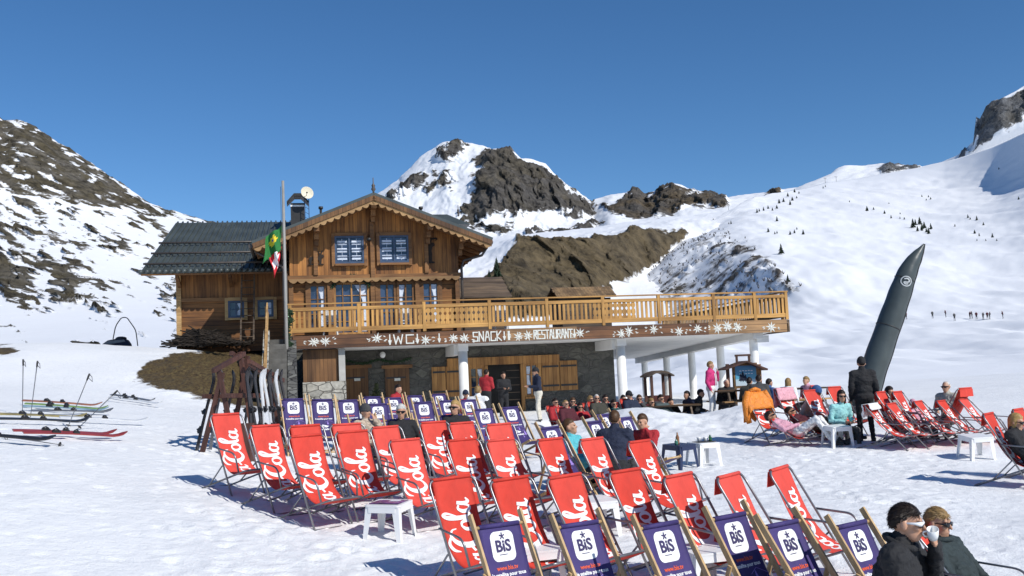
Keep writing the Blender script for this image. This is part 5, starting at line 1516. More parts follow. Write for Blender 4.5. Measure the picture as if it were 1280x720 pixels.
# ------------------------------------------------------------------ small plastic tables
M_PBLUE = plain('blue_plastic', (.015, .025, .075), .35, .1, 3)
def side_table(mat):
    t = empty('plastic_table'); a, h = .215, .42
    m = MB()
    m.prism(rrect(0, 0, 2*a, 2*a, .04), lambda x, y, d: (x, y, d), h-.022, h)
    for sx in (-1, 1):
        m.box((sx*(a-.012), 0, h-.055), (.02, 2*a-.1, .065)); m.box((0, sx*(a-.012), h-.055), (2*a-.1, .02, .065))
    m.build('table_top', mat, t)
    for sx in (-1, 1):
        for sy in (-1, 1):
            m = MB(); b = a+.02; k = a-.012
            m.add([(sx*k, sy*k, h-.025), (sx*(k-.085), sy*k, h-.025), (sx*(k-.02), sy*(k-.02), h-.025), (sx*k, sy*(k-.085), h-.025),
                   (sx*b, sy*b, 0), (sx*(b-.05), sy*b, 0), (sx*(b-.012), sy*(b-.012), 0), (sx*b, sy*(b-.05), 0)],
                  [(0, 1, 2, 3), (7, 6, 5, 4), (0, 4, 5, 1), (1, 5, 6, 2), (2, 6, 7, 3), (3, 7, 4, 0)])
            m.build('leg', mat, t)
    return t
PT_W, PT_B = side_table(M_PLASTIC), side_table(M_PBLUE)
note_kids(PT_W)
TAB = {}
def place_table(key, proto, px, py, yaw, lo, hi, label, D=None):
    q = by_top(px, py, .42, lo, hi) if D is None else on_ground(px, D)
    o = proto if proto.name not in USED else copy_tree(proto); USED.add(proto.name)
    seat_on_ground(o, q[0], q[1], R(yaw), ((-.22, .22), (.22, .22), (-.22, -.22), (.22, -.22)), .02)
    tag(o, label, 'table', 'small plastic tables'); TAB[key] = o
    return o
place_table('mag', PT_W, 486, 623, -17, 8, 13, 'white plastic table with a purple magazine on top in the snow')
place_table('blue', PT_B, 848, 555, 38, 11, 19, 'dark blue plastic table with drinks beside the child in red')
place_table('white', PT_W, 878, 552, 24, 12, 20, 'white plastic table with cups right behind the blue table')
place_table('grp', PT_W, 1045, 531, 12, 15, 24, 'white plastic table between the sunbathers and the standing man')
place_table('right', PT_W, 1214, 546, 8, 13, 20, 'white plastic table in front of the right-hand red row', D=17.8)
place_table('gap1', PT_W, 668, 680, 20, 7, 10.5, 'white plastic table half hidden behind the leftmost front purple chairs')
place_table('gap2', PT_W, 742, 622, 20, 8.5, 12, 'white plastic table between the middle and front red rows')
place_table('gap3', PT_W, 878, 682, 20, 7, 10.5, 'white plastic table half hidden behind the fourth front purple chair')
place_table('gap4', PT_W, 562, 600, 20, 9.5, 13, 'white plastic table under the middle red row')
def on_table(key, dx, dy): 
    o = TAB[key]; M = Matrix.LocRotScale(o.location, o.rotation_euler, None)
    return M @ Vector((dx, dy, .42))
def cup(key, dx, dy, label, mat=None):
    p = on_table(key, dx, dy)
    m = MB(); m.lathe([(.001, 0), (.024, 0), (.036, .06), (.038, .075), (.034, .075), (.022, .006), (.001, .006)], 14)
    m.tube([(.034, 0, .06), (.058, 0, .055), (.058, 0, .025), (.03, 0, .02)], .005, 6)
    o = m.build('coffee_cup', mat or M_PLASTIC, None); o.location = p; tag(o, label, 'cup'); return o
def bottle(key, dx, dy, label, col, h=.2):
    p = on_table(key, dx, dy)
    m = MB(); m.lathe([(.001, 0), (.03, 0), (.032, .02), (.032, h*.6), (.014, h*.8), (.013, h), (.001, h)], 14)
    o = m.build('bottle', plain('bottle_'+str(int(col[0]*100)), col, .15, .05, 3), None); o.location = p; tag(o, label, 'bottle'); return o
p = on_table('mag', 0, 0)
m = MB(); m.box((0, 0, .006), (.36, .30, .008)); mg = m.build('magazine', plain('magazine_print', (.11, .04, .16), .3, .9, 9), None)
m = MB(); m.box((.05, .06, .0115), (.12, .08, .003)); m.build('page_panel', M_INK, mg)
mg.location = p; mg.rotation_euler = (0, 0, R(-17)); tag(mg, 'purple printed magazine lying on the white plastic table', 'magazine')
bottle('blue', .0, .03, 'brown drink bottle on the blue table', (.25, .12, .05), .2)
bottle('blue', -.12, -.05, 'low green jar on the blue table', (.05, .16, .12), .1)
cup('white', -.05, .05, 'left coffee cup on the white table with drinks'); cup('white', .05, .0, 'right coffee cup on the white table with drinks')
bottle('white', .14, -.02, 'low dark green bottle on the white table', (.02, .09, .035), .11)
p = on_table('white', .03, .02); m = MB(); m.box((0, 0, .007), (.34, .24, .012)); o = m.build('serving_tray', M_IRON, None); o.location = p; o.rotation_euler = (0, 0, R(24)); tag(o, 'dark serving tray under the cups on the white table', 'tray')
for n_ in ('coffee_cup', 'coffee_cup.001', 'bottle.002'):
    if n_ in bpy.data.objects: bpy.data.objects[n_].location.z += .014
# things hung over chairs
def drape(name, label, chair, mat, wd, drop_f, drop_b, cat):
    vs, fs = [], []; nu, nv = 14, 18
    for j in range(nv+1):
        t = j/nv*(drop_f+drop_b)-drop_b
        for i in range(nu+1):
            x = (-.5+i/nu)*wd*(1+.12*math.sin(5*t)); w = .022*math.sin(i*1.7+j*.6)+.015*math.sin(i*3.1)
            if t < 0: p = Vector((x, .43+.02*(-t)+w*.8, 1.05+t*(1+.08*math.sin(i*1.1))))
            else:
                q = sl_red.at(min(t, .8), max(-.24, min(.24, x)), .04+abs(w)); p = Vector((x, q.y, q.z+.02))
            if abs(x) > .27: p.z -= (abs(x)-.27)*1.1
            vs.append(p)
    for j in range(nv):
        for i in range(nu): fs.append((j*(nu+1)+i, j*(nu+1)+i+1, (j+1)*(nu+1)+i+1, (j+1)*(nu+1)+i))
    m = MB(); m.add(vs, fs, 0, True)
    if wd > .6:
        for sx in (-1, 1):
            m.tube([(sx*wd*.34, .36, 1.06), (sx*wd*.52, .33, .85), (sx*wd*.55, .30, .58), (sx*wd*.5, .27, .42)], [.075, .08, .07, .055], 10)
        m.tube([(-.14, .40, 1.08), (0, .37, 1.12), (.14, .40, 1.08)], .045, 8)
    o = m.build(name, mat, None, recalc=False)
    md = o.modifiers.new('thickness', 'SOLIDIFY'); md.thickness = .012
    o.location = chair.location; o.rotation_euler = chair.rotation_euler
    return tag(o, label, cat)
drape('orange_jacket', 'bright orange ski jacket hung over a red deckchair', CH['jacket'], cloth('orange_shell', (.72, .22, .02), .6, .8, 11), .64, .40, .58, 'jacket')
drape('pink_jacket', 'pale pink jacket hung over a red deckchair back', CH['pinkj'], cloth('pale_pink', (.70, .36, .42), .7, .8, 11), .52, .30, .4, 'jacket')
drape('white_towel', 'white towel folded over the top of a red deckchair', CH['right', 0], M_PLASTIC, .50, .17, .3, 'towel').scale = (1.0, 1.22, .80)
# ------------------------------------------------------------------ people
SKIN = plain('skin_tan', (.50, .27, .17), .5, .08, 9)
SKIN2 = plain('skin_pale', (.60, .36, .25), .5, .08, 9)
SKIN3 = plain('skin_brown', (.36, .18, .10), .5, .08, 9)
M_BOOT = plain('boot_dark', (.02, .02, .022), .5, .2, 8)
M_LENS = plain('dark_lens', (.01, .01, .012), .08, .05, 2)
M_WFRAME = plain('white_frame', (.8, .8, .8), .3, .03, 4)
M_LIP = plain('lip', (.40, .14, .11), .5, .05, 9)
def hairm(n, c): return plain('hair_'+n, c, .5, .35, 30, .12, 60, spec=.25)
HAIR = {'dark': hairm('dark', (.018, .011, .008)), 'brown': hairm('brown', (.07, .035, .016)), 'blond': hairm('blond', (.38, .24, .09)), 'grey': hairm('grey', (.50, .49, .46)), 'fair': hairm('fair', (.24, .15, .06))}
def CL(n, c, **k): return cloth('cloth_'+n, c, **k)
C = {'black': CL('black', (.014, .014, .016)), 'navy': CL('navy', (.012, .018, .042)), 'red': CL('red', (.36, .018, .025)), 'white': CL('white', (.72, .72, .71)), 'magenta': CL('magenta', (.55, .03, .16)),
     'cream': CL('cream', (.66, .62, .52)), 'grey': CL('grey', (.30, .29, .28)), 'charcoal': CL('charcoal', (.05, .05, .052)), 'teal': CL('teal', (.012, .06, .06)), 'turquoise': CL('turquoise', (.10, .46, .52)),
     'aqua': CL('aqua', (.30, .62, .62)), 'pink': CL('pink', (.66, .34, .42)), 'blue': CL('blue', (.03, .09, .24)), 'beige': CL('beige', (.42, .34, .26), var=.5), 'maroon': CL('maroon', (.075, .010, .018)), 'sand': CL('sand', (.42, .40, .34)), 'olive': CL('olive', (.045, .042, .03)), 'slate': CL('slate', (.06, .085, .085))}

class Pr:
    """list of tapered limbs and ellipsoids fused into one body"""
    def __init__(s): s.c = []; s.e = []
    def cap(s, a, b, ra, rb, mat): s.c.append((Vector(a), Vector(b), ra, rb, mat)); return s
    def ell(s, c, r, mat, rot=None): s.e.append((Vector(c), Vector(r), (rot or Matrix.Identity(3)), mat)); return s
def fuse(pr, name, mats, vox, smooth=4):
    m = MB()
    for a, b, ra, rb, k in pr.c:
        n_ = max(2, int((b-a).length/max(.02, vox*2)))
        n_ = min(n_, 5)
        pts = [a.lerp(b, i/n_) for i in range(n_+1)]; rs_ = [ra+(rb-ra)*i/n_ for i in range(n_+1)]
        m.tube(pts, rs_, 10, 0)
        m.ell(a, ra*.995, nu=10, nv=6); m.ell(b, rb*.995, nu=10, nv=6)
    for c, r, q, k in pr.e: m.ell(c, tuple(r), nu=16, nv=10, rot=q)
    o = m.build('tmp', mats, None)
    md = o.modifiers.new('r', 'REMESH'); md.mode = 'VOXEL'; md.voxel_size = vox; md.use_smooth_shade = True
    sm = o.modifiers.new('s', 'SMOOTH'); sm.factor = .5; sm.iterations = smooth
    dg = bpy.context.evaluated_depsgraph_get()
    me = bpy.data.meshes.new_from_object(o.evaluated_get(dg)); me.name = name
    old = o.data; bpy.data.objects.remove(o); bpy.data.meshes.remove(old)
    n = len(me.polygons); cen = np.empty(n*3); me.polygons.foreach_get('center', cen); cen = cen.reshape(-1, 3)
    best = np.full(n, 1e9); idx = np.zeros(n, int)
    for a, b, ra, rb, k in pr.c:
        A_, B_ = np.array(a), np.array(b); d = B_-A_; t = np.clip(((cen-A_) @ d)/(d @ d+1e-9), 0, 1)
        q = np.linalg.norm(cen-A_-t[:, None]*d, axis=1)-(ra+(rb-ra)*t)
        w = q < best; best[w] = q[w]; idx[w] = k
    for c, r, q, k in pr.e:
        l = (cen-np.array(c)) @ np.array(q); r_ = np.array(r)
        dist = (np.linalg.norm(l/r_, axis=1)-1)*r_.min()
        w = dist < best; best[w] = dist[w]; idx[w] = k
    me.materials.clear()
    for mm in mats: me.materials.append(mm)
    me.polygons.foreach_set('material_index', idx.astype(np.int32)); me.polygons.foreach_set('use_smooth', np.ones(n, bool))
    if vox < .0185:
        nv_ = len(me.vertices); co = np.empty(nv_*3); me.vertices.foreach_get('co', co); co = co.reshape(-1, 3)
        no = np.empty(nv_*3); me.vertices.foreach_get('normal', no); no = no.reshape(-1, 3)
        cl_ = np.zeros(nv_)
        for p_, i_ in zip(me.polygons, idx):
            if i_ in (1, 2):
                for v_ in p_.vertices: cl_[v_] = 1
        wv = .012*(ridged(co[:, 0]*6, co[:, 1]*6, co[:, 2]*11, 3)-.35) + .006*fbm(co[:, 0]*16, co[:, 1]*16, co[:, 2]*26, 3)
        co = co + no*(wv*cl_)[:, None]
        me.vertices.foreach_set('co', co.reshape(-1))
    me.update()
    ob = bpy.data.objects.new(name, me); COL.objects.link(ob)
    return ob

def hand(pr, wr, dirv, palm_n, k, sc=1.0, curl=.6, side=1):
    """palm, four unequal bent fingers and a thumb from the side of the palm"""
    d = Vector(dirv).normalized(); n = Vector(palm_n); n = (n-d*n.dot(d)).normalized(); x = d.cross(n)*side
    wr = Vector(wr)
    pc = wr+d*.045*sc
    q = Matrix((x, d, n)).transposed()
    pr.ell(pc, (.040*sc, .052*sc, .017*sc), k, q)
    for i, (off, L) in enumerate(((-.030, .068), (-.010, .078), (.011, .073), (.030, .056))):
        b = wr+d*.085*sc+x*off*sc; L *= sc
        d1 = (d*math.cos(curl*.6)+n*math.sin(curl*.6)); d2 = (d*math.cos(curl*1.7)+n*math.sin(curl*1.7)); d3 = (d*math.cos(curl*2.6)+n*math.sin(curl*2.6))
        p1 = b+d1*L*.45; p2 = p1+d2*L*.32; p3 = p2+d3*L*.23
        r = .0088*sc
        pr.cap(b-d*.02, p1, r*1.05, r, k); pr.cap(p1, p2, r, r*.92, k); pr.cap(p2, p3, r*.92, r*.8, k)
    tb = wr+d*.030*sc-x*.036*sc
    t1 = tb+(d*.6-x*.75+n*.25).normalized()*.036*sc; t2 = t1+(d*.8-x*.15+n*.5).normalized()*.03*sc
    pr.cap(wr+d*.012*sc-x*.02*sc, tb, .015*sc, .013*sc, k); pr.cap(tb, t1, .0125*sc, .011*sc, k); pr.cap(t1, t2, .011*sc, .009*sc, k)

def head_parts(pr, hc, Q, k, s=1.0, child=False):
    def w(x, y, z): return hc + Q @ Vector((x*s, y*s, z*s))
    pr.ell(w(0, .012, .025), (.074*s, .096*s, .098*s), k, Q)
    pr.ell(w(0, -.022, -.050), (.056*s, .066*s, .070*s), k, Q)
    pr.ell(w(0, -.058, -.088), (.030*s, .026*s, .024*s), k, Q)              # chin
    pr.cap(w(0, -.088, .012), w(0, -.108, -.024), .009*s, .0145*s, k)         # nose
    pr.ell(w(0, -.078, .030), (.055*s, .016*s, .014*s), k, Q)               # brow
    pr.ell(w(0, -.080, -.058), (.026*s, .014*s, .011*s), k, Q)              # lips
    for sx in (-1, 1):
        pr.ell(w(sx*.079, .012, -.006), (.014*s, .022*s, .035*s), k, Q)
        pr.ell(w(sx*.040, -.060, -.022), (.024*s, .024*s, .020*s), k, Q)    # cheek
def hair_mesh(hc, Q, s, style, seed, fine=False):
    r_ = random.Random(seed); m = MB()
    nu, nv = (48, 24) if fine else (22, 12); vs, fs = [], []
    for j in range(nv+1):
        th = math.pi*j/nv
        for i in range(nu):
            ph = 2*math.pi*i/nu
            x, y, z = math.sin(th)*math.cos(ph), math.sin(th)*math.sin(ph), math.cos(th)
            lim = .34 if y < -.2 else (.10 if y < .25 else (-.2 if y < .5 else -.55))          # hairline: forehead, sides, nape
            if style == 'long': lim = .34 if y < -.30 else (-.8 if y < .1 else -.95)
            if style == 'bald': lim = 2 if (y < .1 or z > .35) else -.45
            keep = z > lim
            k = 1.05+((.03+.02*math.sin(5*ph+2*z)+.012*math.sin(11*ph-5*z)) if fine else r_.uniform(0, .07)) if keep else .90
            if style == 'long' and z < -.1 and keep: k += .10*abs(z)
            p = Vector((x*.080*k, .014+y*.103*k, .026+z*.106*k))
            if style == 'long' and z < -.3 and y > -.2: p.z -= .10*(-z); p.x *= 1.15
            p = p if not fine or style == 'long' else Vector((p.x*.94, .014+(p.y-.014)*.95, .026+(p.z-.026)*.955))
            vs.append(hc + Q @ (p*s))
    for j in range(nv):
        for i in range(nu): fs.append((j*nu+i, (j+1)*nu+i, (j+1)*nu+(i+1) % nu, j*nu+(i+1) % nu))
    m.add(vs, fs, 0, True)
    if fine:
        for _ in range(1700):
            a = r_.uniform(0, 6.283); z = r_.uniform(-.6, 1); q = math.sqrt(max(0, 1-z*z)); x, y = q*math.cos(a), q*math.sin(a)
            lim = .30 if y < -.2 else (.06 if y < .25 else (-.25 if y < .5 else -.6))
            if style == 'long': lim = .34 if y < -.3 else (-.3 if y < .1 else -.6)
            if z < lim: continue
            p0 = Vector((x*.077, .014+y*.099, .026+z*.102)); nn = Vector((x, y, z))
            if style == 'long':
                L_ = r_.uniform(.14, .24); d1 = (nn*.25+Vector((x*.4, y*.5+.15, -.8))).normalized(); p1 = p0+nn*.006+d1*L_*.45; p2 = p1+Vector((r_.uniform(-.1, .1), r_.uniform(-.05, .2), -1)).normalized()*L_*.55
            else:
                L_ = r_.uniform(.022, .042); dd = Vector((r_.uniform(-.10, .10), .70+r_.uniform(-.15, .15), -.45)); d1 = ((dd-nn*dd.dot(nn)).normalized()+nn*r_.uniform(.12, .70)).normalized(); p1 = p0+d1*L_*.6; p2 = p1+(d1-nn*.15+Vector((r_.uniform(-.4,.4), 0, -.15))).normalized()*L_*.5
            w = nn.cross(d1); w = (w.normalized() if w.length > 1e-4 else Vector((1, 0, 0)))*r_.uniform(.0016, .003)
            m.add([hc + Q @ (v_*s) for v_ in (p0-w, p0+w, p1-w*.8, p1+w*.8, p2)], [(0, 1, 3, 2), (2, 3, 4)], 0, True)
    return m
def sunglasses(hc, Q, s, root, frame=None, lens=None, big=1.0):
    def w(x, y, z): return hc + Q @ Vector((x*s, y*s, z*s))
    m = MB()
    m.tube([w(-.076, .01, .012), w(-.074, -.058, .012), w(-.062, -.086, .010), w(-.02, -.098, .012), w(0, -.102, .016), w(.02, -.098, .012), w(.062, -.086, .010), w(.074, -.058, .012), w(.076, .01, .012)], [.004*s*big, .006*s*big, .011*s*big, .009*s, .006*s, .009*s, .011*s*big, .006*s*big, .004*s*big], 8)
    f = m.build('sunglasses', frame or M_LENS, root)
    for sx in (-1, 1):
        m = MB(); m.ell(w(sx*.036, -.094, .003), (.028*s, .010*s, .019*s), nu=14, nv=8, rot=Q @ Matrix.Rotation(sx*.3, 3, 'Z')); m.build('lens', lens or M_LENS, f)
    return f
def person(label, J, pal, head_yaw=0, head_pitch=0, hair='brown', style='short', glasses=True, hat=None, vox=.021, s=1.0, bulk=1.0, skin=SKIN, gframe=None, fine=False, handk=None, extra=None, name='person'):
    """J: joint positions in the figure's own frame (faces -y). pal: top, trousers, shoes."""
    top, leg, shoe = pal
    mats = [skin, top, leg, shoe, handk or skin]
    pr = Pr(); V = lambda n: Vector(J[n])
    pel, che, nek, hd = V('pelvis'), V('chest'), V('neck'), V('head')
    b = bulk
    up = (nek-pel).normalized()
    lat = (V('shL')-V('shR')).normalized(); fr = lat.cross(up).normalized()
    q = Matrix((lat, fr, up)).transposed()
    pr.ell(pel, (.165*b, .125*b, .15), 2, q)
    pr.ell(pel.lerp(che, .45), (.155*b, .115*b, .20), 1, q)
    pr.ell(che, (.18*b, .125*b, .20), 1, q)
    pr.ell(che.lerp(nek, .55), (.165*b, .10*b, .11), 1, q)
    pr.cap(nek-up*.04, nek+up*.03, .078*b, .066*b, 1)                        # collar
    pr.cap(nek, hd+(nek-hd).normalized()*.05, .052, .050, 0)
    for sd in 'LR':
        pr.cap(che.lerp(nek, .7), V('sh'+sd), .085*b, .078*b, 1)
        pr.cap(V('sh'+sd), V('el'+sd), .068*b, .052*b, 1)
        wv = V('wr'+sd); ev = V('el'+sd)
        pr.cap(ev, wv, .052*b, .038*b, 1)
        dv = (wv-ev).normalized(); pn = J.get('palm'+sd, (0, -1, -.3))
        if (dv.cross(Vector(pn))).length < .2: pn = (.7 if sd == 'L' else -.7, .3, .6)
        hdv = Vector(J['hd'+sd]) if 'hd'+sd in J else dv
        hand(pr, wv+dv*.01, hdv, pn, 4, .98, J.get('curl'+sd, .55), 1 if sd == 'L' else -1)
        pr.cap(V('hip'+sd), V('kn'+sd), .092*b**.5, .064, 2)
        pr.cap(V('kn'+sd), V('an'+sd), .064, .050, 2)
        pr.cap(V('an'+sd)+Vector((0, 0, .02)), V('an'+sd), .055, .052, 3)
        pr.cap(V('an'+sd)+Vector((0, 0, -.03)), V('toe'+sd), .050, .042, 3)
    Q = Matrix.Rotation(R(head_yaw), 3, 'Z') @ Matrix.Rotation(R(head_pitch), 3, 'X')
    head_parts(pr, hd, Q, 0, 1.0)
    if extra: extra(pr)
    root = empty(name, (0, 0, 0), 0, label, 'person')
    ob = fuse(pr, 'body', mats, vox, 3); ob.parent = root
    if fine:
        m = MB(); nn = (hd-nek).normalized(); cc = nek+nn*.035; xx = nn.orthogonal().normalized(); yy = nn.cross(xx)
        for rr, off in ((.088*b**.5, -.02), ):
            pts = [cc+(xx*math.cos(t_)+yy*math.sin(t_))*(rr+.004*math.sin(3*t_)) for t_ in [2*math.pi*k/24 for k in range(24)]]
            m.tube(pts, .022, 8, closed=True)
        m.build('collar', top, root)
    if style != 'none':
        hm = hair_mesh(hd, Q, 1.0, style, hash(label) % 1000, fine).build('hair', HAIR[hair], root)
    if glasses: sunglasses(hd, Q, 1.0, root, gframe, None, 1.5 if gframe else 1.0)
    else:
        for sx in (-1, 1):
            m = MB(); m.ell(hd + Q @ Vector((sx*.033, -.079, .006)), (.012, .009, .008), nu=8, nv=6); m.build('eye', M_LENS, root)
    if hat:
        m = MB(); kind, mat = hat
        k = 1.16 if kind == 'helmet' else 1.13
        vs, fs = [], []
        for j in range(8):
            th = math.pi*.56*j/7
            for i in range(18):
                a = 2*math.pi*i/18
                vs.append(hd + Q @ Vector((.079*k*math.sin(th)*math.cos(a), .012+.101*k*math.sin(th)*math.sin(a), .030+.108*k*math.cos(th))))
        for j in range(7):
            for i in range(18): fs.append((j*18+i, (j+1)*18+i, (j+1)*18+(i+1) % 18, j*18+(i+1) % 18))
        m.add(vs, fs, 0, True)
        if kind == 'cap': m.ell(hd + Q @ Vector((0, -.12, .035)), (.065, .06, .008), rot=Q, nu=10, nv=6)
        if kind == 'beanie': m.ell(hd + Q @ Vector((0, .012, .025)), (.094, .117, .03), rot=Q, nu=16, nv=6)
        m.build({'helmet': 'helmet', 'cap': 'cap', 'beanie': 'beanie'}[kind], mat, root)
    if s != 1.0: root.scale = (s, s, s)
    return root
def J_stand(lean=0, arms='down', step=.0):
    J = dict(pelvis=(0, 0, .94), chest=(0, -.01-lean, 1.27), neck=(0, .0-lean*1.4, 1.475), head=(0, -.03-lean*1.7, 1.625),
             shL=(.185, 0-lean, 1.41), shR=(-.185, 0-lean, 1.41), hipL=(.088, 0, .90), hipR=(-.088, 0, .90), knL=(.11, -.03-step, .49), knR=(-.10, -.02+step, .49), anL=(.13, .02-step, .08), anR=(-.12, .03+step, .08), toeL=(.16, -.15-step, .045), toeR=(-.14, -.14+step, .045),
             elL=(.25, .04-lean, 1.13), wrL=(.25, -.07-lean, .90), elR=(-.25, .04-lean, 1.13), wrR=(-.25, -.07-lean, .90))
    if arms == 'face': J.update(elL=(.24, -.14, 1.19), wrL=(.10, -.20, 1.42), hdL=(-.3, .1, .9), palmL=(-.4, .9, 0))
    if arms == 'hold': J.update(elL=(.24, -.06, 1.14), wrL=(.10, -.30, 1.17), elR=(-.24, -.06, 1.14), wrR=(-.10, -.30, 1.17))
    if arms == 'pocket': J.update(elL=(.29, .10, 1.16), wrL=(.20, -.04, .97), elR=(-.29, .10, 1.16), wrR=(-.20, -.04, .97))
    return J
def J_recline(legs='bent', arms='lap'):
    # matches the deckchair profile: forward = -y
    J = dict(pelvis=(0, -.10, .46), chest=(0, .12, .76), neck=(0, .235, .985), head=(0, .235, 1.135), shL=(.18, .20, .93), shR=(-.18, .20, .93), hipL=(.09, -.14, .44), hipR=(-.09, -.14, .44),
             knL=(.13, -.56, .56), knR=(-.12, -.57, .54), anL=(.15, -.80, .12), anR=(-.14, -.78, .12), toeL=(.17, -.97, .09), toeR=(-.16, -.95, .09),
             elL=(.27, .02, .66), wrL=(.10, -.17, .64), elR=(-.27, .02, .66), wrR=(-.10, -.17, .64))
    if legs == 'out': J.update(knL=(.12, -.60, .46), knR=(-.12, -.58, .50), anL=(.14, -1.02, .14), anR=(-.14, -1.00, .14), toeL=(.17, -1.12, .28), toeR=(-.17, -1.10, .28))
    if arms == 'face': J.update(elL=(.26, .0, .76), wrL=(.09, .05, .98), hdL=(-.2, .1, .9), palmL=(-.3, .9, .1))
    if arms == 'head': J.update(elL=(.36, .22, 1.10), wrL=(.10, .36, 1.12), elR=(-.36, .22, 1.10), wrR=(-.10, .36, 1.12))
    return J
def J_sit(h=.46, lean=.06, arms='lap'):
    J = dict(pelvis=(0, 0, h+.08), chest=(0, -lean, h+.38), neck=(0, -lean*1.6, h+.585), head=(0, -lean*1.9-.02, h+.735), shL=(.185, -lean*1.3, h+.525), shR=(-.185, -lean*1.3, h+.525), hipL=(.09, -.02, h+.06), hipR=(-.09, -.02, h+.06),
             knL=(.13, -.43, h+.08), knR=(-.12, -.43, h+.08), anL=(.14, -.44, .10), anR=(-.14, -.42, .10), toeL=(.16, -.60, .05), toeR=(-.16, -.58, .05),
             elL=(.26, -.10, h+.26), wrL=(.10, -.32, h+.24), elR=(-.26, -.10, h+.26), wrR=(-.10, -.32, h+.24))
    if arms == 'face': J.update(elL=(.2, -.26, h+.34), wrL=(.06, -.22, h+.60), hdL=(-.2, .2, .9), palmL=(-.3, .9, 0))
    return J
PEOPLE = {}
def put(key, root, x, y, yaw, z=None, sink=.0):
    root.location = (x, y, gz(x, y)-sink if z is None else z); root.rotation_euler = (0, 0, R(yaw)); PEOPLE[key] = root
    return root
def in_chair(key, chair, root):
    root.location = chair.location; root.rotation_euler = chair.rotation_euler; PEOPLE[key] = root
    return root
def head_at(key, root, px, py, J, yaw, lo, hi, D=None, s=1.0, dn=.2, up_=.03):
    # put the figure where its head top meets the pixel
    hx, hy, hz = J['head']; h = (hz+.12)*s
    q = by_top(px, py, h, lo, hi) if D is None else on_ground(px, D)
    if D is not None: q[0] = P(px, py, D)[0]
    c, s_ = math.cos(R(yaw)), math.sin(R(yaw))
    x = q[0]-(c*hx-s_*hy)*s; y = q[1]-(s_*hx+c*hy)*s
    o = put(key, root, float(x), float(y), yaw)
    if D is not None: o.location.z += max(-dn, min(up_, P(px, py, D)[2]-h-o.location.z))
    return o

def under(key, proto, label, group):
    p = PEOPLE[key]; o = copy_tree(proto); o.location = p.location; o.rotation_euler = p.rotation_euler; o.scale = p.scale
    return tag(o, label, 'deckchair', group)
# standing figures
J = J_stand(0, 'down')
head_at('black', person('man standing in black jacket and trousers with his back turned, by the red chairs', J, (C['black'], C['black'], M_BOOT), hair='dark', glasses=False, hat=('cap', C['black']), bulk=1.22, vox=.017), 1076, 447, J, 172, 17, 25, D=20.6, s=1.0)
J = J_stand(0, 'face')
pk = head_at('pink', person('woman standing in magenta ski jacket and white trousers, hand to her face', J, (C['magenta'], C['white'], M_BOOT), hair='fair', glasses=False, bulk=1.2, vox=.019, s=.97), 888, 452, J, 62, 26, 33, D=29.5, s=.97)
for xx in (-.07, .05):
    m = MB(); m.tube([(xx, -.165, 1.02), (xx, -.175, 1.2), (xx, -.155, 1.38)], .013, 6); m.build('jacket_stripe', M_INK, pk)
J = J_stand(.02, 'hold', .05)
head_at('door', person('man standing by the entrance in dark jacket and pale trousers, facing left', J, (C['navy'], C['cream'], M_BOOT), hair='dark', glasses=False, hat=('cap', C['black']), bulk=1.15), 669, 460, J, -75, 28, 35, D=32)
J = J_stand(.03, 'hold')
head_at('doorred', person('person in a red jacket standing at the dark doorway', J, (C['red'], C['black'], M_BOOT), hair='dark', glasses=False, bulk=1.2), 608, 462, J, 150, 30, 37, D=34)
head_at('doorblack', person('person all in black standing in the dark doorway', J, (C['black'], C['black'], M_BOOT), hair='dark', glasses=False, bulk=1.2), 629, 465, J, 20, 30, 38, D=35)
# the seated people behind the rear red row
J = J_recline(arms='face')
head_at('beanie', person('woman in patterned beige jacket and dark beanie, hand to her chin', J, (C['beige'], C['charcoal'], M_BOOT), head_yaw=20, hair='dark', glasses=False, hat=('beanie', C['charcoal']), bulk=1.1, vox=.016), 457, 506, J, 30, 12, 20, D=17.0)
J = J_recline()
head_at('greyhair', person('grey haired man in black sweater and sunglasses facing the sun', J, (C['black'], C['charcoal'], M_BOOT), head_yaw=-22, hair='grey', vox=.014), 501, 506, J, 24, 12, 19, D=16.6)
head_at('blondman', person('blond man in black sweater and sunglasses looking left', J, (C['black'], C['charcoal'], M_BOOT), head_yaw=-52, head_pitch=-6, hair='blond', vox=.014), 568, 501, J, 26, 12, 19, D=16.8)
J = J_sit(.45)
head_at('redback', person('dark haired person in red jacket seated near the wooden doors', J, (C['red'], C['black'], M_BOOT), hair='dark', glasses=False, bulk=1.15), 498, 484, J, 60, 24, 34, D=28)
head_at('whiteback', person('person in white jacket with black shoulders seen from behind near the entrance', J, (C['white'], C['maroon'], M_BOOT), hair='fair', glasses=False, bulk=1.3, extra=lambda pr: [pr.cap(J['shL'], J['elL'], .10, .075, 3), pr.cap(J['shR'], J['elR'], .10, .075, 3)]), 597, 476, J, 165, 20, 30, D=24)
head_at('kid', person('child in red jacket and dark helmet beside the white column', J, (C['red'], C['black'], M_BOOT), hair='dark', glasses=True, hat=('helmet', C['navy']), s=.85), 582, 487, J, 30, 22, 30, D=26, s=.85)
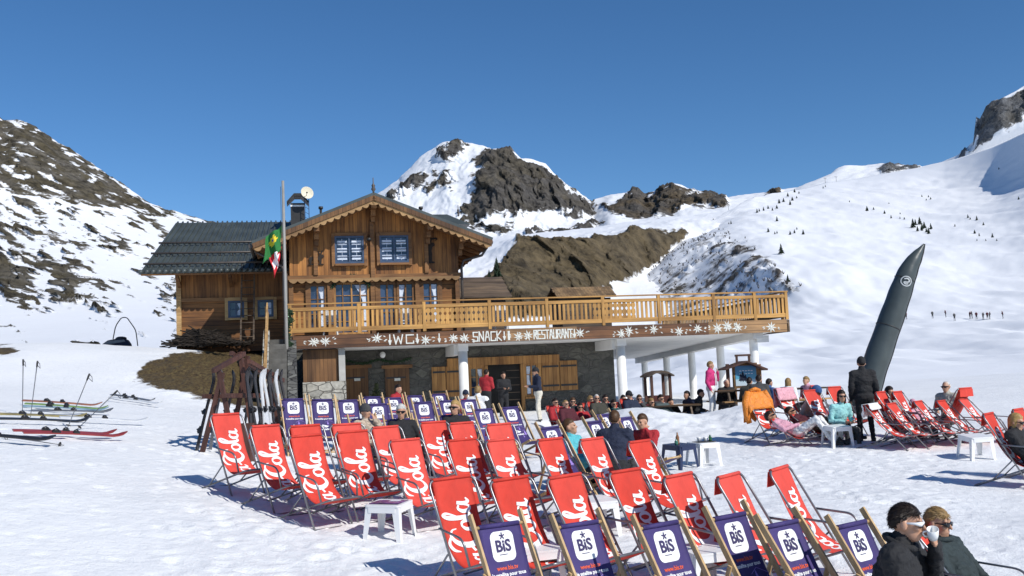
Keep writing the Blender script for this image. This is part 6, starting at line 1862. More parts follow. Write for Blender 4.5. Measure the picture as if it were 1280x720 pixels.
# group by the blue table
J = J_recline('out')
head_at('turq', person('dark haired man reclining in red and turquoise jacket with his face to the sun', J, (C['turquoise'], C['charcoal'], M_BOOT), head_yaw=12, head_pitch=-14, hair='brown', glasses=False, bulk=1.1, vox=.014, extra=lambda pr: pr.ell((0, .20, .93), (.17, .10, .09), 5) if False else None), 712, 524, J, 62, 11, 19, D=15.2)
J = J_sit(.40, .10)
head_at('bluejkt', person('brown haired person in dark blue jacket seen from behind, beside the child in red', J, (C['navy'], C['black'], M_BOOT), hair='brown', glasses=False, bulk=1.25, vox=.014), 768, 514, J, 165, 11, 19, D=14.6)
J = J_sit(.36, .12, 'face')
head_at('redkid', person('child in red fleece with a hand over the face, by the blue table', J, (C['red'], C['charcoal'], M_BOOT), head_yaw=-10, head_pitch=10, hair='brown', glasses=False, s=.88, vox=.014), 802, 515, J, -35, 11, 19, D=14.8, s=.88)
# the people lined up in front of the wall
wall = [(707, 493, 'man in dark jacket at the left end of the seated line before the stone wall', 'maroon', 'black', 'bald', 'fair', None), (725, 497, 'person in a red jacket seated second in the line before the stone wall', 'red', 'red', 'short', 'dark', None),
        (738, 488, 'fair haired person in dark jacket, head tallest left of the column', 'charcoal', 'black', 'long', 'fair', None), (746, 492, 'bald man in grey-brown jacket seated just left of the column', 'olive', 'charcoal', 'bald', 'grey', None),
        (767, 493, 'person in a teal jacket and sunglasses seated before the white column', 'teal', 'teal', 'short', 'dark', None), (779, 487, 'dark haired person seated behind the one in teal', 'black', 'black', 'short', 'dark', None),
        (787, 495, 'small person in navy jacket seated just right of the white column', 'navy', 'navy', 'short', 'dark', 'cap'), (814, 491, 'person in grey jacket with hands behind the head, below the little roofed shelter', 'charcoal', 'slate', 'short', 'fair', None),
        (838, 491, 'dark haired person in thick black jacket at the right end of the seated line', 'black', 'black', 'short', 'dark', None)]
for i, (px, py, lab, a, b, st, hr, ht) in enumerate(wall):
    J = J_recline('bent', 'head' if i == 7 else ('face' if i == 2 else 'lap'))
    D = 28.6 + .6*(i % 3) + (1.2 if i in (2, 5) else 0)
    head_at(('wall', i), person(lab, J, (C[a], C[b], M_BOOT), head_yaw=rnd.uniform(-25, 20), hair=hr, style=st, glasses=i != 8, hat=(ht, C['black']) if ht else None, bulk=1.15), px, py+7, J, 30, 25, 34, D=D, dn=.45)
# people round the wooden table on the right
tbl = [(908, 474, 'bald person in dark jacket seated at the table facing the viewer', 'black', 'bald', 'grey', 10, 29.8), (937, 479, 'person in olive jacket at the table, half hidden by the dark backs', 'olive', 'short', 'dark', 150, 28.9), (948, 472, 'dark haired person with a rucksack seen from behind at the table', 'charcoal', 'short', 'dark', 170, 28.4),
       (962, 481, 'dark haired person in blue jacket at the table', 'blue', 'short', 'dark', 120, 28.9), (985, 473, 'long haired blond woman in white jacket at the table', 'white', 'long', 'fair', 140, 28.6), (1007, 471, 'short haired woman in pale pink jacket at the right end of the table', 'pink', 'short', 'fair', -60, 28.8)]
for i, (px, py, lab, a, st, hr, yaw, D) in enumerate(tbl):
    J = J_sit(.38, .08)
    head_at(('tbl', i), person(lab, J, (C[a], C['charcoal'], M_BOOT), hair=hr, style=st, glasses=False, bulk=1.25), px, py, J, yaw, 20, 30, D=D, dn=.25, up_=.12)
# sunbathers on the right
def J_lie():
    J = J_recline()
    J.update(pelvis=(0, -.05, .28), chest=(0, .22, .39), neck=(0, .40, .48), head=(0, .50, .575), shL=(.18, .36, .45), shR=(-.18, .36, .45), hipL=(.09, -.08, .28), hipR=(-.09, -.08, .28),
             knL=(.12, -.46, .54), knR=(-.12, -.44, .56), anL=(.14, -.80, .11), anR=(-.13, -.76, .11), toeL=(.16, -.97, .07), toeR=(-.15, -.93, .07), elL=(.29, .14, .34), wrL=(.12, -.08, .44), elR=(-.29, .14, .34), wrR=(-.12, -.08, .44))
    return J
J = J_lie()
for key, px, D, lab in (('lying1', 992, 20.3, 'low red deckchair under the reclining woman in pink'), ('lying2', 1016, 21.1, 'low red deckchair under the reclining companion in dark trousers')):
    q = on_ground(px, D); o = copy_tree(PROTO_RED); seat_on_ground(o, float(q[0]), float(q[1]), R(58)); o.scale = (1, 1.05, .52)
    CH[key] = tag(o, lab, 'deckchair', 'red deckchairs on the right')
in_chair('lying1', CH['lying1'], person('woman reclining in pink top and white trousers beside the orange jacket', J, (C['pink'], C['white'], M_BOOT), head_pitch=-32, hair='dark', vox=.016, skin=SKIN3))
in_chair('lying2', CH['lying2'], person('person reclining in dark trousers next to the woman in white trousers', J, (C['maroon'], C['olive'], M_BOOT), head_pitch=-30, hair='dark', vox=.017, skin=SKIN3))
J = J_sit(.40, .20)
head_at('helmet', person('person in grey sweater and blue helmet leaning over the white table', J, (C['sand'], C['charcoal'], M_BOOT), head_pitch=25, hair='dark', hat=('helmet', C['blue']), bulk=1.15, vox=.017), 1022, 511, J, 60, 15, 25, D=21.6)
J = J_sit(.38, .08)
head_at('aqua', person('dark haired woman in pale aqua sweater left of the standing man in black', J, (C['aqua'], C['charcoal'], M_BOOT), head_yaw=-20, hair='dark', style='long', vox=.017), 1053, 510, J, 20, 15, 25, D=20.3)
J = J_recline()
head_at('darkwoman', person('dark haired woman reclining behind the right-hand red row', J, (C['grey'], C['charcoal'], M_BOOT), hair='dark', style='long', glasses=False, vox=.018), 1113, 502, J, 20, 17, 27, D=21.5)
head_at('pinkhat', person('small figure with a pink hat low between the right-hand red chairs', J, (C['pink'], C['charcoal'], M_BOOT), hair='fair', hat=('beanie', C['pink']), vox=.018, s=.78), 1142, 512, J, 20, 17, 27, D=21.0, s=.78)
J = J_sit(.46, .04)
head_at('bald', person('bald man in pale sand jacket seated behind the right-hand red row', J, (C['sand'], C['charcoal'], M_BOOT), head_yaw=0, hair='grey', style='bald', glasses=True, bulk=1.2, vox=.018), 1183, 491, J, -50, 17, 27, D=21.2)
J = J_recline()
J.update(pelvis=(0, -.20, .40), chest=(0, -.02, .62), neck=(.02, .06, .80), head=(.06, .03, .93), shL=(.19, .04, .76), shR=(-.17, .06, .76), hipL=(.09, -.24, .38), hipR=(-.09, -.24, .38), elL=(.29, -.16, .56), wrL=(.10, -.30, .56), elR=(-.26, -.14, .54), wrR=(-.08, -.32, .55))
in_chair('blond', CH['blond'], person('blond woman in black jacket and sunglasses in the last red chair', J, (C['black'], C['black'], M_BOOT), head_yaw=-6, head_pitch=6, hair='blond', style='long', bulk=1.15, vox=.014))

extra_wall = [(757, 499, 'person in black hood slumped between the teal jacket and the bald man', 'black', 'short', 'dark'), (799, 496, 'person in dark maroon jacket next to the small navy figure', 'maroon', 'short', 'brown'), (826, 495, 'person in dark slate jacket below the roofed shelter right post', 'slate', 'short', 'dark'),
         (694, 500, 'person in dark red at the far left end before the shutters', 'red', 'short', 'dark'), (716, 499, 'person in black jacket low between the first two of the seated line', 'black', 'short', 'brown')]
for i, (px, py, lab, a, st, hr) in enumerate(extra_wall):
    J = J_recline()
    head_at(('wallx', i), person(lab, J, (C[a], C['black'], M_BOOT), head_yaw=rnd.uniform(-30, 25), hair=hr, style=st, bulk=1.2), px, py, J, 30, 25, 34, D=29.4+.3*(i % 2))
for px, py, lab, a, yaw in ((876, 487, 'person in black bent over the wooden table left of the woman in magenta', 'black', 70), (858, 489, 'person in dark blue seated at the wooden table by the shelter', 'navy', -60)):
    J = J_sit(.36, .12)
    head_at(lab, person(lab, J, (C[a], C['black'], M_BOOT), hair='dark', glasses=False, bulk=1.25), px, py, J, yaw, 25, 34, D=29.8, dn=.3)
who = ['bald man in maroon', 'second person in red', 'fair haired person left of the column', 'bald man in olive', 'person in teal', 'person behind the teal jacket', 'small navy figure', 'person with hands behind the head', 'person in thick black jacket']
for i in range(9): under(('wall', i), PROTO_RED, f'mostly hidden red deckchair under the {who[i]}', 'red deckchairs before the wall')
for i, w in enumerate(('person in black hood', 'person in dark maroon', 'person in dark slate', 'person in dark red at the left end', 'low person in black')): under(('wallx', i), PROTO_RED, f'mostly hidden red deckchair under the {w}', 'red deckchairs before the wall')
under('beanie', PROTO_PUR, 'purple deckchair under the woman in the dark beanie', 'purple deckchairs'); under('greyhair', PROTO_PUR, 'purple deckchair under the grey haired man in black', 'purple deckchairs'); under('blondman', PROTO_PUR, 'purple deckchair under the blond man in black', 'purple deckchairs')
under('turq', PROTO_PUR, 'purple deckchair under the reclining man in turquoise', 'purple deckchairs'); under('darkwoman', PROTO_RED, 'red deckchair under the dark haired woman at the right', 'red deckchairs on the right'); under('pinkhat', PROTO_RED, 'red deckchair under the small figure in a pink hat', 'red deckchairs on the right')
# ------------------------------------------------------------------ the couple in front
C['darkslate'] = CL('darkslate', (.022, .034, .036))
def chair_at(x, y, yaw, label):
    o = copy_tree(PROTO_RED); seat_on_ground(o, x, y, R(yaw)); return tag(o, label, 'deckchair', 'red deckchairs on the right')
J = J_sit(.31, .075); 
J.update(elL=(.25, -.27, .66), wrL=(.085, -.315, .895), hdL=(-.55, .12, .75), palmL=(-.35, .93, .1), curlL=.75,
         elR=(-.27, -.16, .50), wrR=(-.12, -.40, .53), palmR=(.3, .1, -.9), shL=(.20, -.12, .86), shR=(-.20, -.10, .86))
J['knL'] = (.16, -.46, .47); J['knR'] = (-.14, -.47, .47)
J['head'] = (0, -.165, 1.055); J['neck'] = (0, -.105, .90)
yaw = 60
man = person('dark haired man in black jacket and white sunglasses drinking from a white cup', J, (C['black'], C['charcoal'], M_BOOT), head_yaw=4, head_pitch=4, hair='dark', vox=.0085, bulk=1.30, gframe=M_WFRAME, fine=True)
head_at('man', man, 1132, 631, J, yaw, 6, 8, D=6.7, dn=.3, up_=.3)
mx, my, mz = man.location
c, s_ = math.cos(R(yaw)), math.sin(R(yaw))
st_ = empty('wooden_stool', (mx, my, gz(mx, my)), R(60), 'low wooden stool under the man drinking from a white cup', 'stool')
m = MB(); m.lathe([(.001, .30+mz-gz(mx, my)), (.2, .30+mz-gz(mx, my)), (.2, .26+mz-gz(mx, my)), (.001, .26+mz-gz(mx, my))], 20); m.build('seat', W_POLE, st_)
for k in range(3):
    a = 2.1*k; m = MB(); m.tube([(.12*math.cos(a), .12*math.sin(a), .27+mz-gz(mx, my)), (.19*math.cos(a), .19*math.sin(a), 0)], .018, 8); m.build('leg', W_POLE, st_)
Jw = J_recline()
wom = person('fair haired woman in dark slate jacket and sunglasses behind the drinking man', Jw, (C['darkslate'], C['charcoal'], M_BOOT), head_yaw=-2, head_pitch=4, hair='fair', vox=.0095, bulk=1.15, fine=True)
head_at('wom', wom, 1172, 645, Jw, 44, 6.6, 9, D=8.3, dn=.35, up_=.2)
wx, wy, wz = wom.location
wch = chair_at(wx+.03, wy-.03, 48, 'red deckchair under the woman beside the drinking man'); wch.scale = (1, 1.05, .76)
m = MB(); m.lathe([(.001, 0), (.026, 0), (.034, .03), (.037, .078), (.034, .078), (.029, .01), (.001, .008)], 24)
m.tube([(.034, 0, .062), (.056, 0, .056), (.060, 0, .040), (.05, 0, .022), (.033, 0, .020)], .0055, 8)
o = m.build('coffee_cup', M_PLASTIC, None); 
lp_ = Vector((0, -.318, 1.005)); o.location = Vector((mx+c*lp_.x-s_*lp_.y, my+s_*lp_.x+c*lp_.y, mz+lp_.z-.045))
o.rotation_euler = Euler((R(-28), 0, R(yaw+100)), 'XYZ'); tag(o, 'white coffee cup held to the mouth of the man in front', 'cup')

# ------------------------------------------------------------------ tables on the terrace, little shelter, information board
W_TABLE = wood('table_wood', (.16, .085, .03), (.42, .24, .09), 'x', .12, 'y', 14)
W_DARK = wood('stained_wood', (.045, .018, .012), (.13, .055, .035), 'z', 0, 'z', 16)
def picnic(px, D, yaw, L, label):
    q = on_ground(px, D); t = empty('picnic_table', q, R(yaw), label, 'table', 'wooden picnic tables')
    m = MB(); m.box((0, 0, .74), (L, .72, .045)); m.build('table_top', W_TABLE, t)
    for sy in (-1, 1):
        m = MB(); m.box((0, sy*.68, .44), (L, .26, .04)); m.build('bench', W_TABLE, t)
    for sx in (-1, 1):
        m = MB(); x = sx*(L/2-.3)
        m.bar((x, -.28, .72), (x, -.62, 0), .05, .09); m.bar((x, .28, .72), (x, .62, 0), .05, .09); m.box((x, 0, .39), (.05, 1.5, .09))
        m.build('trestle', W_OLD, t)
    return t
picnic(832, 29.5, 8, 1.9, 'wooden picnic table between the little shelter and the woman in magenta')
picnic(935, 29.6, 8, 2.0, 'wooden table with benches in front of the information board')
picnic(992, 29.2, 12, 1.8, 'wooden table by the woman in pale pink')
# shelter
q = on_ground(823, 31.5); t = empty('roofed_shelter', q, R(12), 'small open wooden shelter with curved dark roof between the columns', 'shelter')
top = P(823, 463, 31.5)[2]-q[2]; w = .30
for sx in (-1, 1):
    for sy in (-1, 1):
        m = MB(); m.box((sx*w, sy*w, top*.46), (.075, .075, top*.92)); m.build('post', W_DARK, t)
m = MB(); prof = [(-.42, top-.16), (-.22, top-.05), (0, top), (.22, top-.05), (.42, top-.16), (.42, top-.20), (.2, top-.10), (0, top-.06), (-.2, top-.10), (-.42, top-.20)]
m.prism(prof, lambda a, b, d: (a, d, b), -.42, .42); m.build('roof', W_OLD, t)
for a in ((0, -w, 0), (0, w, 0)):
    m = MB(); m.box((0, a[1], top*.30), (2*w-.08, .03, top*.50)); m.build('panel', wood('red_panel', (.07, .014, .010), (.17, .04, .028), 'z', .12, 'x', 14), t)
# information board
q = on_ground(931, 31.0); t = empty('information_board', q, R(6), 'roofed wooden notice board with a blue winter poster', 'notice board')
zt_ = lambda px, py: P(px, py, 31.0)[2]-q[2]
xa = lambda px: P(px, 470, 31.0)[0]-q[0]
for px in (910, 918, 951):
    m = MB(); m.box((xa(px), .05, zt_(px, 455)*.5), (.09, .09, zt_(px, 455))); m.build('post', W_DARK if px == 910 else W_BEAM, t)
z0, z1 = zt_(932, 482), zt_(932, 457)
m = MB(); m.box((xa(932), 0, (z0+z1)/2), (xa(948)-xa(917), .06, z1-z0+.16)); fr = m.build('frame', W_TABLE, t)
def poster_mat():
    m, nt, b = nodes('winter_poster'); L = nt.links.new
    tc = N(nt, 'ShaderNodeTexCoord'); sp = N(nt, 'ShaderNodeSeparateXYZ'); L(tc.outputs['Generated'], sp.inputs[0])
    r = ramp(nt, [(0, (.55, .62, .66)), (.28, (.45, .60, .66)), (.36, (.10, .36, .50)), (1, (.02, .16, .40))]); L(sp.outputs['Z'], r.inputs['Fac']); L(r.outputs['Color'], b.inputs['Base Color'])
    b.inputs['Roughness'].default_value = .35
    return m
m = MB(); m.box((xa(932), -.035, (z0+z1)/2), (xa(946)-xa(919), .012, z1-z0)); po = m.build('poster', poster_mat(), fr)
m = MB()
for k, (dx, s_k) in enumerate(((-.12, .22), (-.05, .28), (.03, .20))):
    m.prism([(xa(930)+dx+a*s_k, z0+.12+b*s_k) for a, b in fir2d(0, .2, 1.0)], lambda a, b, d: (a, d, b), -.046, -.042)
m.build('tree_print', C['navy'], po)
m = MB()
for k in range(2):
    for j in range(5): m.box((xa(925)+.09*j, -.0435, z1-.16-.09*k+.008*(j % 2)), (.06, .003, .022))
m.build('script_line', M_INK, po)
for sx, px in ((-1, 902), (1, 956)):
    m = MB(); m.bar((xa(930), 0, zt_(930, 452)), (xa(px), 0, zt_(px, 462)), .75, .05, up=(0, 0, 1)); m.build('roof', W_DARK, t)
m = MB(); za, zb = zt_(930, 454), zt_(930, 444)
for px in (922, 938): m.box((xa(px), 0, (za+zb)/2), (.06, .06, zb-za))
m.box((xa(930), 0, zb), (xa(940)-xa(920), .07, .06)); m.build('crest_frame', W_DARK, t)

# ------------------------------------------------------------------ leaning inflatable
M_TUBE = plain('inflatable_skin', (.050, .062, .062), .42, .25, 1.4, .25, 7)
D0 = 29.0
cl = [(1079, 512, 37), (1086, 480, 37), (1099, 440, 36), (1115, 394, 34), (1126, 362, 31), (1135, 338, 26), (1144, 322, 18), (1150, 313, 10), (1155, 305, 2)]
b0 = P(1079, 512, D0); bz = gz(b0[0], b0[1])
t = empty('inflatable_column', (b0[0], b0[1], bz), 0, 'tall dark inflatable column leaning right with a pale round emblem', 'inflatable')
pts = []; rad = []
for p in catmull([(a, b, c_) for a, b, c_ in cl], 6):
    w = P(p[0], p[1], D0); pts.append(Vector(w)-Vector((b0[0], b0[1], bz))); rad.append(max(.012, p[2]/2/FPX*D0*.84*(1+.02*math.sin(len(pts)*1.1))))
pts[0].z = min(pts[0].z, -.1)
m = MB(); m.tube(pts, rad, 22); sk_ = m.build('skin', M_TUBE, t)
m = MB()
edge = [p+Vector((r_*.93, -.33*r_, -.25*r_)) for p, r_ in zip(pts, rad)]
m.tube(edge, [.022]*len(edge), 6); m.build('seam', M_IRON, sk_)
for i in (16, 27):
    m = MB(); d = (pts[i+1]-pts[i-1]).normalized(); x = d.orthogonal().normalized(); y = d.cross(x)
    m.tube([pts[i]+(x*math.cos(a)+y*math.sin(a))*(rad[i]*1.005) for a in [2*math.pi*k/22 for k in range(22)]], .014, 6, closed=True); m.build('strap_band', M_IRON, sk_)
i = 25
ec = Vector(P(1133.5, 356, D0))-Vector((b0[0], b0[1], bz)); d = (pts[i+1]-pts[i-1]).normalized()
nrm = Vector((.25, -1, 0)).normalized(); nrm = (nrm-d*nrm.dot(d)).normalized(); sdv = d.cross(nrm)
j = min(range(len(pts)), key=lambda k: (pts[k]-ec).length); base = pts[j]; rj = rad[j]
def on_tube(a, b):                                  # a around, b along
    ang = a/rj + .32
    return base + d*b + (nrm*math.cos(ang)-sdv*math.sin(ang))*(rj*1.03+.012)
m = MB()
def ring(r0, r1, n_=28):
    vs = []
    for k in range(n_):
        a = 2*math.pi*k/n_; vs += [on_tube(r0*math.cos(a), r0*math.sin(a)), on_tube(r1*math.cos(a), r1*math.sin(a))]
    m.add(vs, [(2*k, 2*k+1, (2*k+3) % (2*n_), (2*k+2) % (2*n_)) for k in range(n_)])
ring(.125, .155)
for st in ([(.07, .05, .035), (-.015, .085, .04), (-.08, .03, .04), (-.03, -.02, .035), (.045, -.045, .04), (.0, -.085, .035), (-.07, -.055, .03)],):
    vs, fs = stroke2d(st, 6); m.add([on_tube(a, b) for a, b in vs], fs)
m.build('emblem', plain('emblem_grey', (.5, .52, .52), .6, .05, 5), sk_, recalc=False)

# ------------------------------------------------------------------ ski rack and skis
W_RACK = wood('rack_wood', (.035, .014, .011), (.115, .046, .032), 'z', 0, 'z', 14)
qa = np.array(on_ground(272, 17.0)); qb = np.array(on_ground(337, 19.2))
ang = math.atan2(qb[1]-qa[1], qb[0]-qa[0]); RL = float(np.hypot(*(qb-qa)[:2]))
rack = empty('ski_rack', tuple(qa), ang, 'reddish brown timber ski rack full of skis beside the deckchairs', 'ski rack')
dz = float(qb[2]-qa[2])
def rp(x, y, z): return Vector((x, y, z+dz*x/RL))
for x, lean, h in ((0.05, -.26, 1.62), (.05, .3, 1.5), (RL*.42, -.22, 1.92), (RL*.5, .28, 1.85), (RL, -.2, 1.55), (RL, .3, 1.5)):
    m = MB(); m.bar(rp(x, lean*1.25, -.15), rp(x+.06, -lean*.15, h*.93), .068, .068, up=(1, 0, 0)); m.build('post', W_RACK, rack)
for a, b in ((rp(-.15, 0, 1.42), rp(RL*.5, 0, 1.76)), (rp(RL*.35, .1, 1.76), rp(RL+.25, .1, 1.34)), (rp(-.1, -.16, 1.0), rp(RL+.1, -.16, 1.0)), (rp(-.1, .2, 1.0), rp(RL+.1, .2, 1.0)), (rp(RL*.38, -.2, 1.6), rp(RL+.2, -.2, 1.28)), (rp(-.1, -.38, .25), rp(RL+.1, -.38, .25))):
    m = MB(); m.bar(a, b, .065, .075); m.build('rail', W_RACK, rack)
m = MB(); m.box(rp(-.12, -.55, .15), (.18, .22, .75)); m.build('stump', W_RACK, rack)
SKIC = {'black': plain('ski_black', (.018, .018, .020), .3, .3, 5), 'white': plain('ski_white', (.62, .63, .64), .3, .1, 5), 'red': plain('ski_red', (.26, .03, .025), .3, .2, 5), 'orange': plain('ski_orange', (.30, .11, .05), .3, .3, 5),
        'paleblue': plain('ski_pale_blue', (.20, .30, .36), .3, .4, 4), 'green': plain('ski_green', (.16, .26, .06), .3, .3, 5), 'yellow': plain('ski_yellow', (.26, .21, .08), .3, .5, 4), 'grey': plain('ski_grey', (.12, .125, .14), .3, .3, 5)}
def ski(colour, bind=True, L=1.66):
    t = empty('ski'); vs, fs = [], []; n_ = 22
    for i in range(n_+1):
        s_ = i/n_; x = (s_-.45)*L
        w = .038+.014*abs(2*s_-1)**1.5 if s_ < .93 else .052*math.sqrt(max(0, 1-((s_-.93)/.07)**2))+.004
        z = .012*math.sin(math.pi*min(1, s_/.85)) + (.9*(s_-.84)**2*L*2.2 if s_ > .84 else 0)
        for sy, zz in ((-1, 0), (1, 0), (1, .022), (-1, .022)): vs.append((x, sy*w, z+zz))
    for i in range(n_):
        o = 4*i
        for k in range(4): fs.append((o+k, o+(k+1) % 4, o+4+(k+1) % 4, o+4+k))
    fs += [(3, 2, 1, 0), (4*n_, 4*n_+1, 4*n_+2, 4*n_+3)]
    m = MB(); m.add(vs, fs); m.build('board', SKIC[colour], t)
    if bind:
        for x0, l in ((.08, .10), (-.24, .13)):
            m = MB(); m.box((x0, 0, .042), (l, .07, .03)); m.ell((x0-.01, 0, .065), (l*.45, .03, .03), nu=8, nv=5); m.bar((x0, -.04, .075), (x0, .04, .075), .035, .02, up=(1, 0, 0)); m.build('binding', SKIC['black'], t)
    return t
note = {}
def set_ski(t, p, d, up):
    x = Vector(d).normalized(); z = Vector(up); z = (z-x*z.dot(x)).normalized(); y = z.cross(x)
    t.rotation_euler = Matrix((x, y, z)).transposed().to_euler(); t.location = p
cols = [('black', .28), ('black', .42), ('black', .55), ('grey', .68), ('black', .8), ('white', .98), ('black', 1.1), ('white', 1.22), ('black', 1.36), ('grey', 1.5), ('black', 1.62), ('white', 1.74), ('black', 1.9), ('black', 2.02)]
RM = Matrix.LocRotScale(Vector(qa), Euler((0, 0, ang)), None)
for i, (c_, x) in enumerate(cols):
    t = ski(c_, L=1.5); x = x/2.1*RL; side = -1 if i % 3 else 1
    base = rp(x, side*.36, .66); topd = Vector((rnd.uniform(-.22, .42), -side*.24, 1.4))
    w = RM @ base; dd = RM.to_3x3() @ topd; upv = RM.to_3x3() @ Vector((0, side, .3))
    set_ski(t, w, dd, upv)
    tag(t, f'{c_} ski standing upright in the brown rack', 'ski', f'{c_} skis in the rack')
for c_, kw in ():
    pass
def lay(colour, pxa, pya, pxb, pyb, label, dz_=.035, roll=None, off=0.0):
    roll = rnd.uniform(.12, .32) if roll is None else roll
    a = G(pxa, pya); b = G(pxb, pyb); t = ski(colour)
    d = Vector(b-a); d.normalize(); p = Vector(a+b)/2 + Vector((-d.y, d.x, 0))*off
    z_ = max(gz(p.x-d.x*.5, p.y-d.y*.5), gz(p.x, p.y), gz(p.x+d.x*.5, p.y+d.y*.5))
    d = Vector((d.x, d.y, (gz(p.x+d.x*.7, p.y+d.y*.7)-gz(p.x-d.x*.7, p.y-d.y*.7))/1.4))
    set_ski(t, (p.x, p.y, z_+dz_), d, (.3*math.sin(roll), -math.sin(roll), math.cos(roll)))
    return tag(t, label, 'ski', 'skis lying in the snow')
lay('orange', 38, 507, 108, 512, 'orange ski of the farther pair lying in the snow'); lay('green', 44, 511, 112, 515, 'green tipped ski lying against the orange one')
lay('paleblue', 25, 513, 128, 519, 'pale blue ski lying in front of the orange ski'); lay('grey', 30, 518, 140, 520, 'grey ski lying beside the pale blue ski')
lay('yellow', 0, 524, 88, 527, 'yellowish ski lying at the photo left edge'); lay('black', 2, 530, 92, 533, 'black ski lying beside the yellowish ski', roll=.3)
lay('white', 92, 529, 158, 532, 'white ski lying right of the yellowish pair'); lay('red', 32, 546, 118, 549, 'red ski of the nearest pair in the snow', roll=.25); lay('red', 44, 549, 132, 551, 'second red ski of the nearest pair, farther right')
lay('black', -40, 552, 18, 556, 'black ski with its bindings at the very left edge', roll=.4); lay('white', 138, 502, 196, 510, 'white ski lying alone toward the brown turf'); lay('grey', 142, 499, 186, 506, 'grey ski lying beside the lone white ski')
def ski_pole(pxb, pyb, pxt, pyt, label, lying=False, D=None):
    a = Vector(G(pxb, pyb)); 
    if lying: b = Vector(G(pxt, pyt)); b.z += .05; a.z += .03
    else: b = Vector(P(pxt, pyt, a.y+ (D or 0)))
    t = empty('ski_pole', a, 0, label, 'ski pole', 'ski poles'); d = (b-a); L_ = d.length; u = d/L_
    m = MB(); m.tube([-u*.12 if not lying else Vector((0, 0, 0)), u*L_*.5, u*(L_-.12)], [.006, .009, .010], 8); m.build('shaft', SKIC['grey'], t)
    m = MB(); m.tube([u*(L_-.13), u*(L_-.05), d], [.014, .019, .016], 8); g = m.build('grip', M_IRON, t)
    sx = u.orthogonal().normalized()
    m = MB(); m.tube([d*.99, d+Vector((.05, -.02, -.06)), d+Vector((.06, -.02, -.15)), d*.93], .006, 5); m.build('strap', M_IRON, g)
    m = MB(); q = u.to_track_quat('Z', 'Y').to_matrix().to_4x4(); m.lathe([(.008, 0), (.045, .005), (.045, .012), (.008, .018)], 10, Matrix.Translation(u*.06) @ q); m.build('basket', M_IRON, t)
    return t
ski_pole(28, 520, 29, 449, 'upright ski pole, left one of the vertical pair'); ski_pole(38, 522, 47, 451, 'upright ski pole leaning slightly right, beside the vertical one')
ski_pole(84, 536, 112, 467, 'ski pole leaning right among the skis'); ski_pole(96, 537, 147, 488, 'ski pole leaning far right over the red skis')
ski_pole(80, 559, 4, 549, 'ski pole lying flat in the snow at the left edge', True)

# sled with a tall hoop on the crest
q = on_ground(147, 40.0); t = empty('snow_sled', (q[0], q[1], q[2]), R(15), 'dark low sled under a thin tall hoop on the snow crest', 'sled')
zz = lambda py: P(147, py, 40.0)[2]-q[2]
m = MB(); m.prism([(-.6, 0), (-.5, .12), (-.3, .26), (.1, .33), (.4, .28), (.5, .12), (.52, 0)], lambda a, b, d: (a, d, b), -.4, .4); m.build('body', C['navy'], t)
m = MB(); m.prism([(-.48, .10), (-.28, .24), (.3, .27), (.35, .19), (-.3, .10)], lambda a, b, d: (a, d, b), -.43, -.405); m.build('panel', SKIC['grey'], t)
m = MB(); m.ell((.15, 0, .34), (.22, .3, .08)); m.build('seat', M_IRON, t)
hz = max(1.0, zz(398))
m = MB(); m.tube(corner_path([(-.1, -.45, .3), (-.0, -.45, hz*.72), (.22, -.45, hz), (.42, -.45, hz), (.75, -.45, hz*.55), (.82, -.45, 0)], .15, 4), .022, 6); m.build('hoop', M_IRON, t)

# ------------------------------------------------------------------ shrub by the doors, firs on the slopes
M_FIR = plain('fir_needles', (.022, .045, .020), .8, .5, 2.5)
M_BARK = plain('fir_bark', (.05, .035, .025), .9, .3, 6)
def fir_crown(seed, dense=1.0):
    r_ = random.Random(seed); m = MB()
    n_ = int(14*dense)
    for l in range(n_):
        z = .14+.84*l/n_; rad_ = .30*(1-z)**.85+.015
        k0 = max(5, int(11*(1-z)+4))
        for k in range(k0):
            a = 2*math.pi*(k+r_.random())/k0; rr = rad_*r_.uniform(.6, 1.25); w = .055*(1.15-z)+.012
            d = Vector((math.cos(a), math.sin(a), 0)); s_ = Vector((-d.y, d.x, 0))
            c0 = Vector((0, 0, z+.05)); tip = d*rr+Vector((0, 0, z-.07*r_.uniform(.4, 1.5))); mid = d*rr*.55+Vector((0, 0, z+.02))
            m.add([c0, mid+s_*w, tip, mid-s_*w, mid+Vector((0, 0, -.04))], [(0, 1, 2, 3), (1, 4, 2), (4, 3, 2)])
    m.add([(.02, 0, .93), (-.01, .017, .93), (-.01, -.017, .93), (0, 0, 1.06)], [(0, 1, 3), (1, 2, 3), (2, 0, 3)])
    return m
def fir(seed):
    t = empty('fir_tree'); fir_crown(seed).build('crown', M_FIR, t, recalc=False)
    m = MB(); m.tube([(0, 0, -.12), (0, 0, .5), (0, 0, .95)], [.03, .02, .006], 6); m.build('trunk', M_BARK, t)
    return t
FIRS = [fir(s_) for s_ in (1, 2, 3)]
note_kids(FIRS[0])
fu = set()
def place_fir(p, h, label, group):
    pr_ = FIRS[rnd.randrange(3)]
    o = pr_ if pr_.name not in fu else copy_tree(pr_); fu.add(pr_.name)
    o.location = Vector(p)-Vector((0, 0, h*.04)); o.scale = (h*rnd.uniform(.9, 1.35), h*rnd.uniform(.9, 1.35), h); o.rotation_euler = (0, 0, rnd.uniform(0, 6))
    return tag(o, label, 'tree', group)
Z1 = lambda a, b: (860+a/3, 90+b/3)
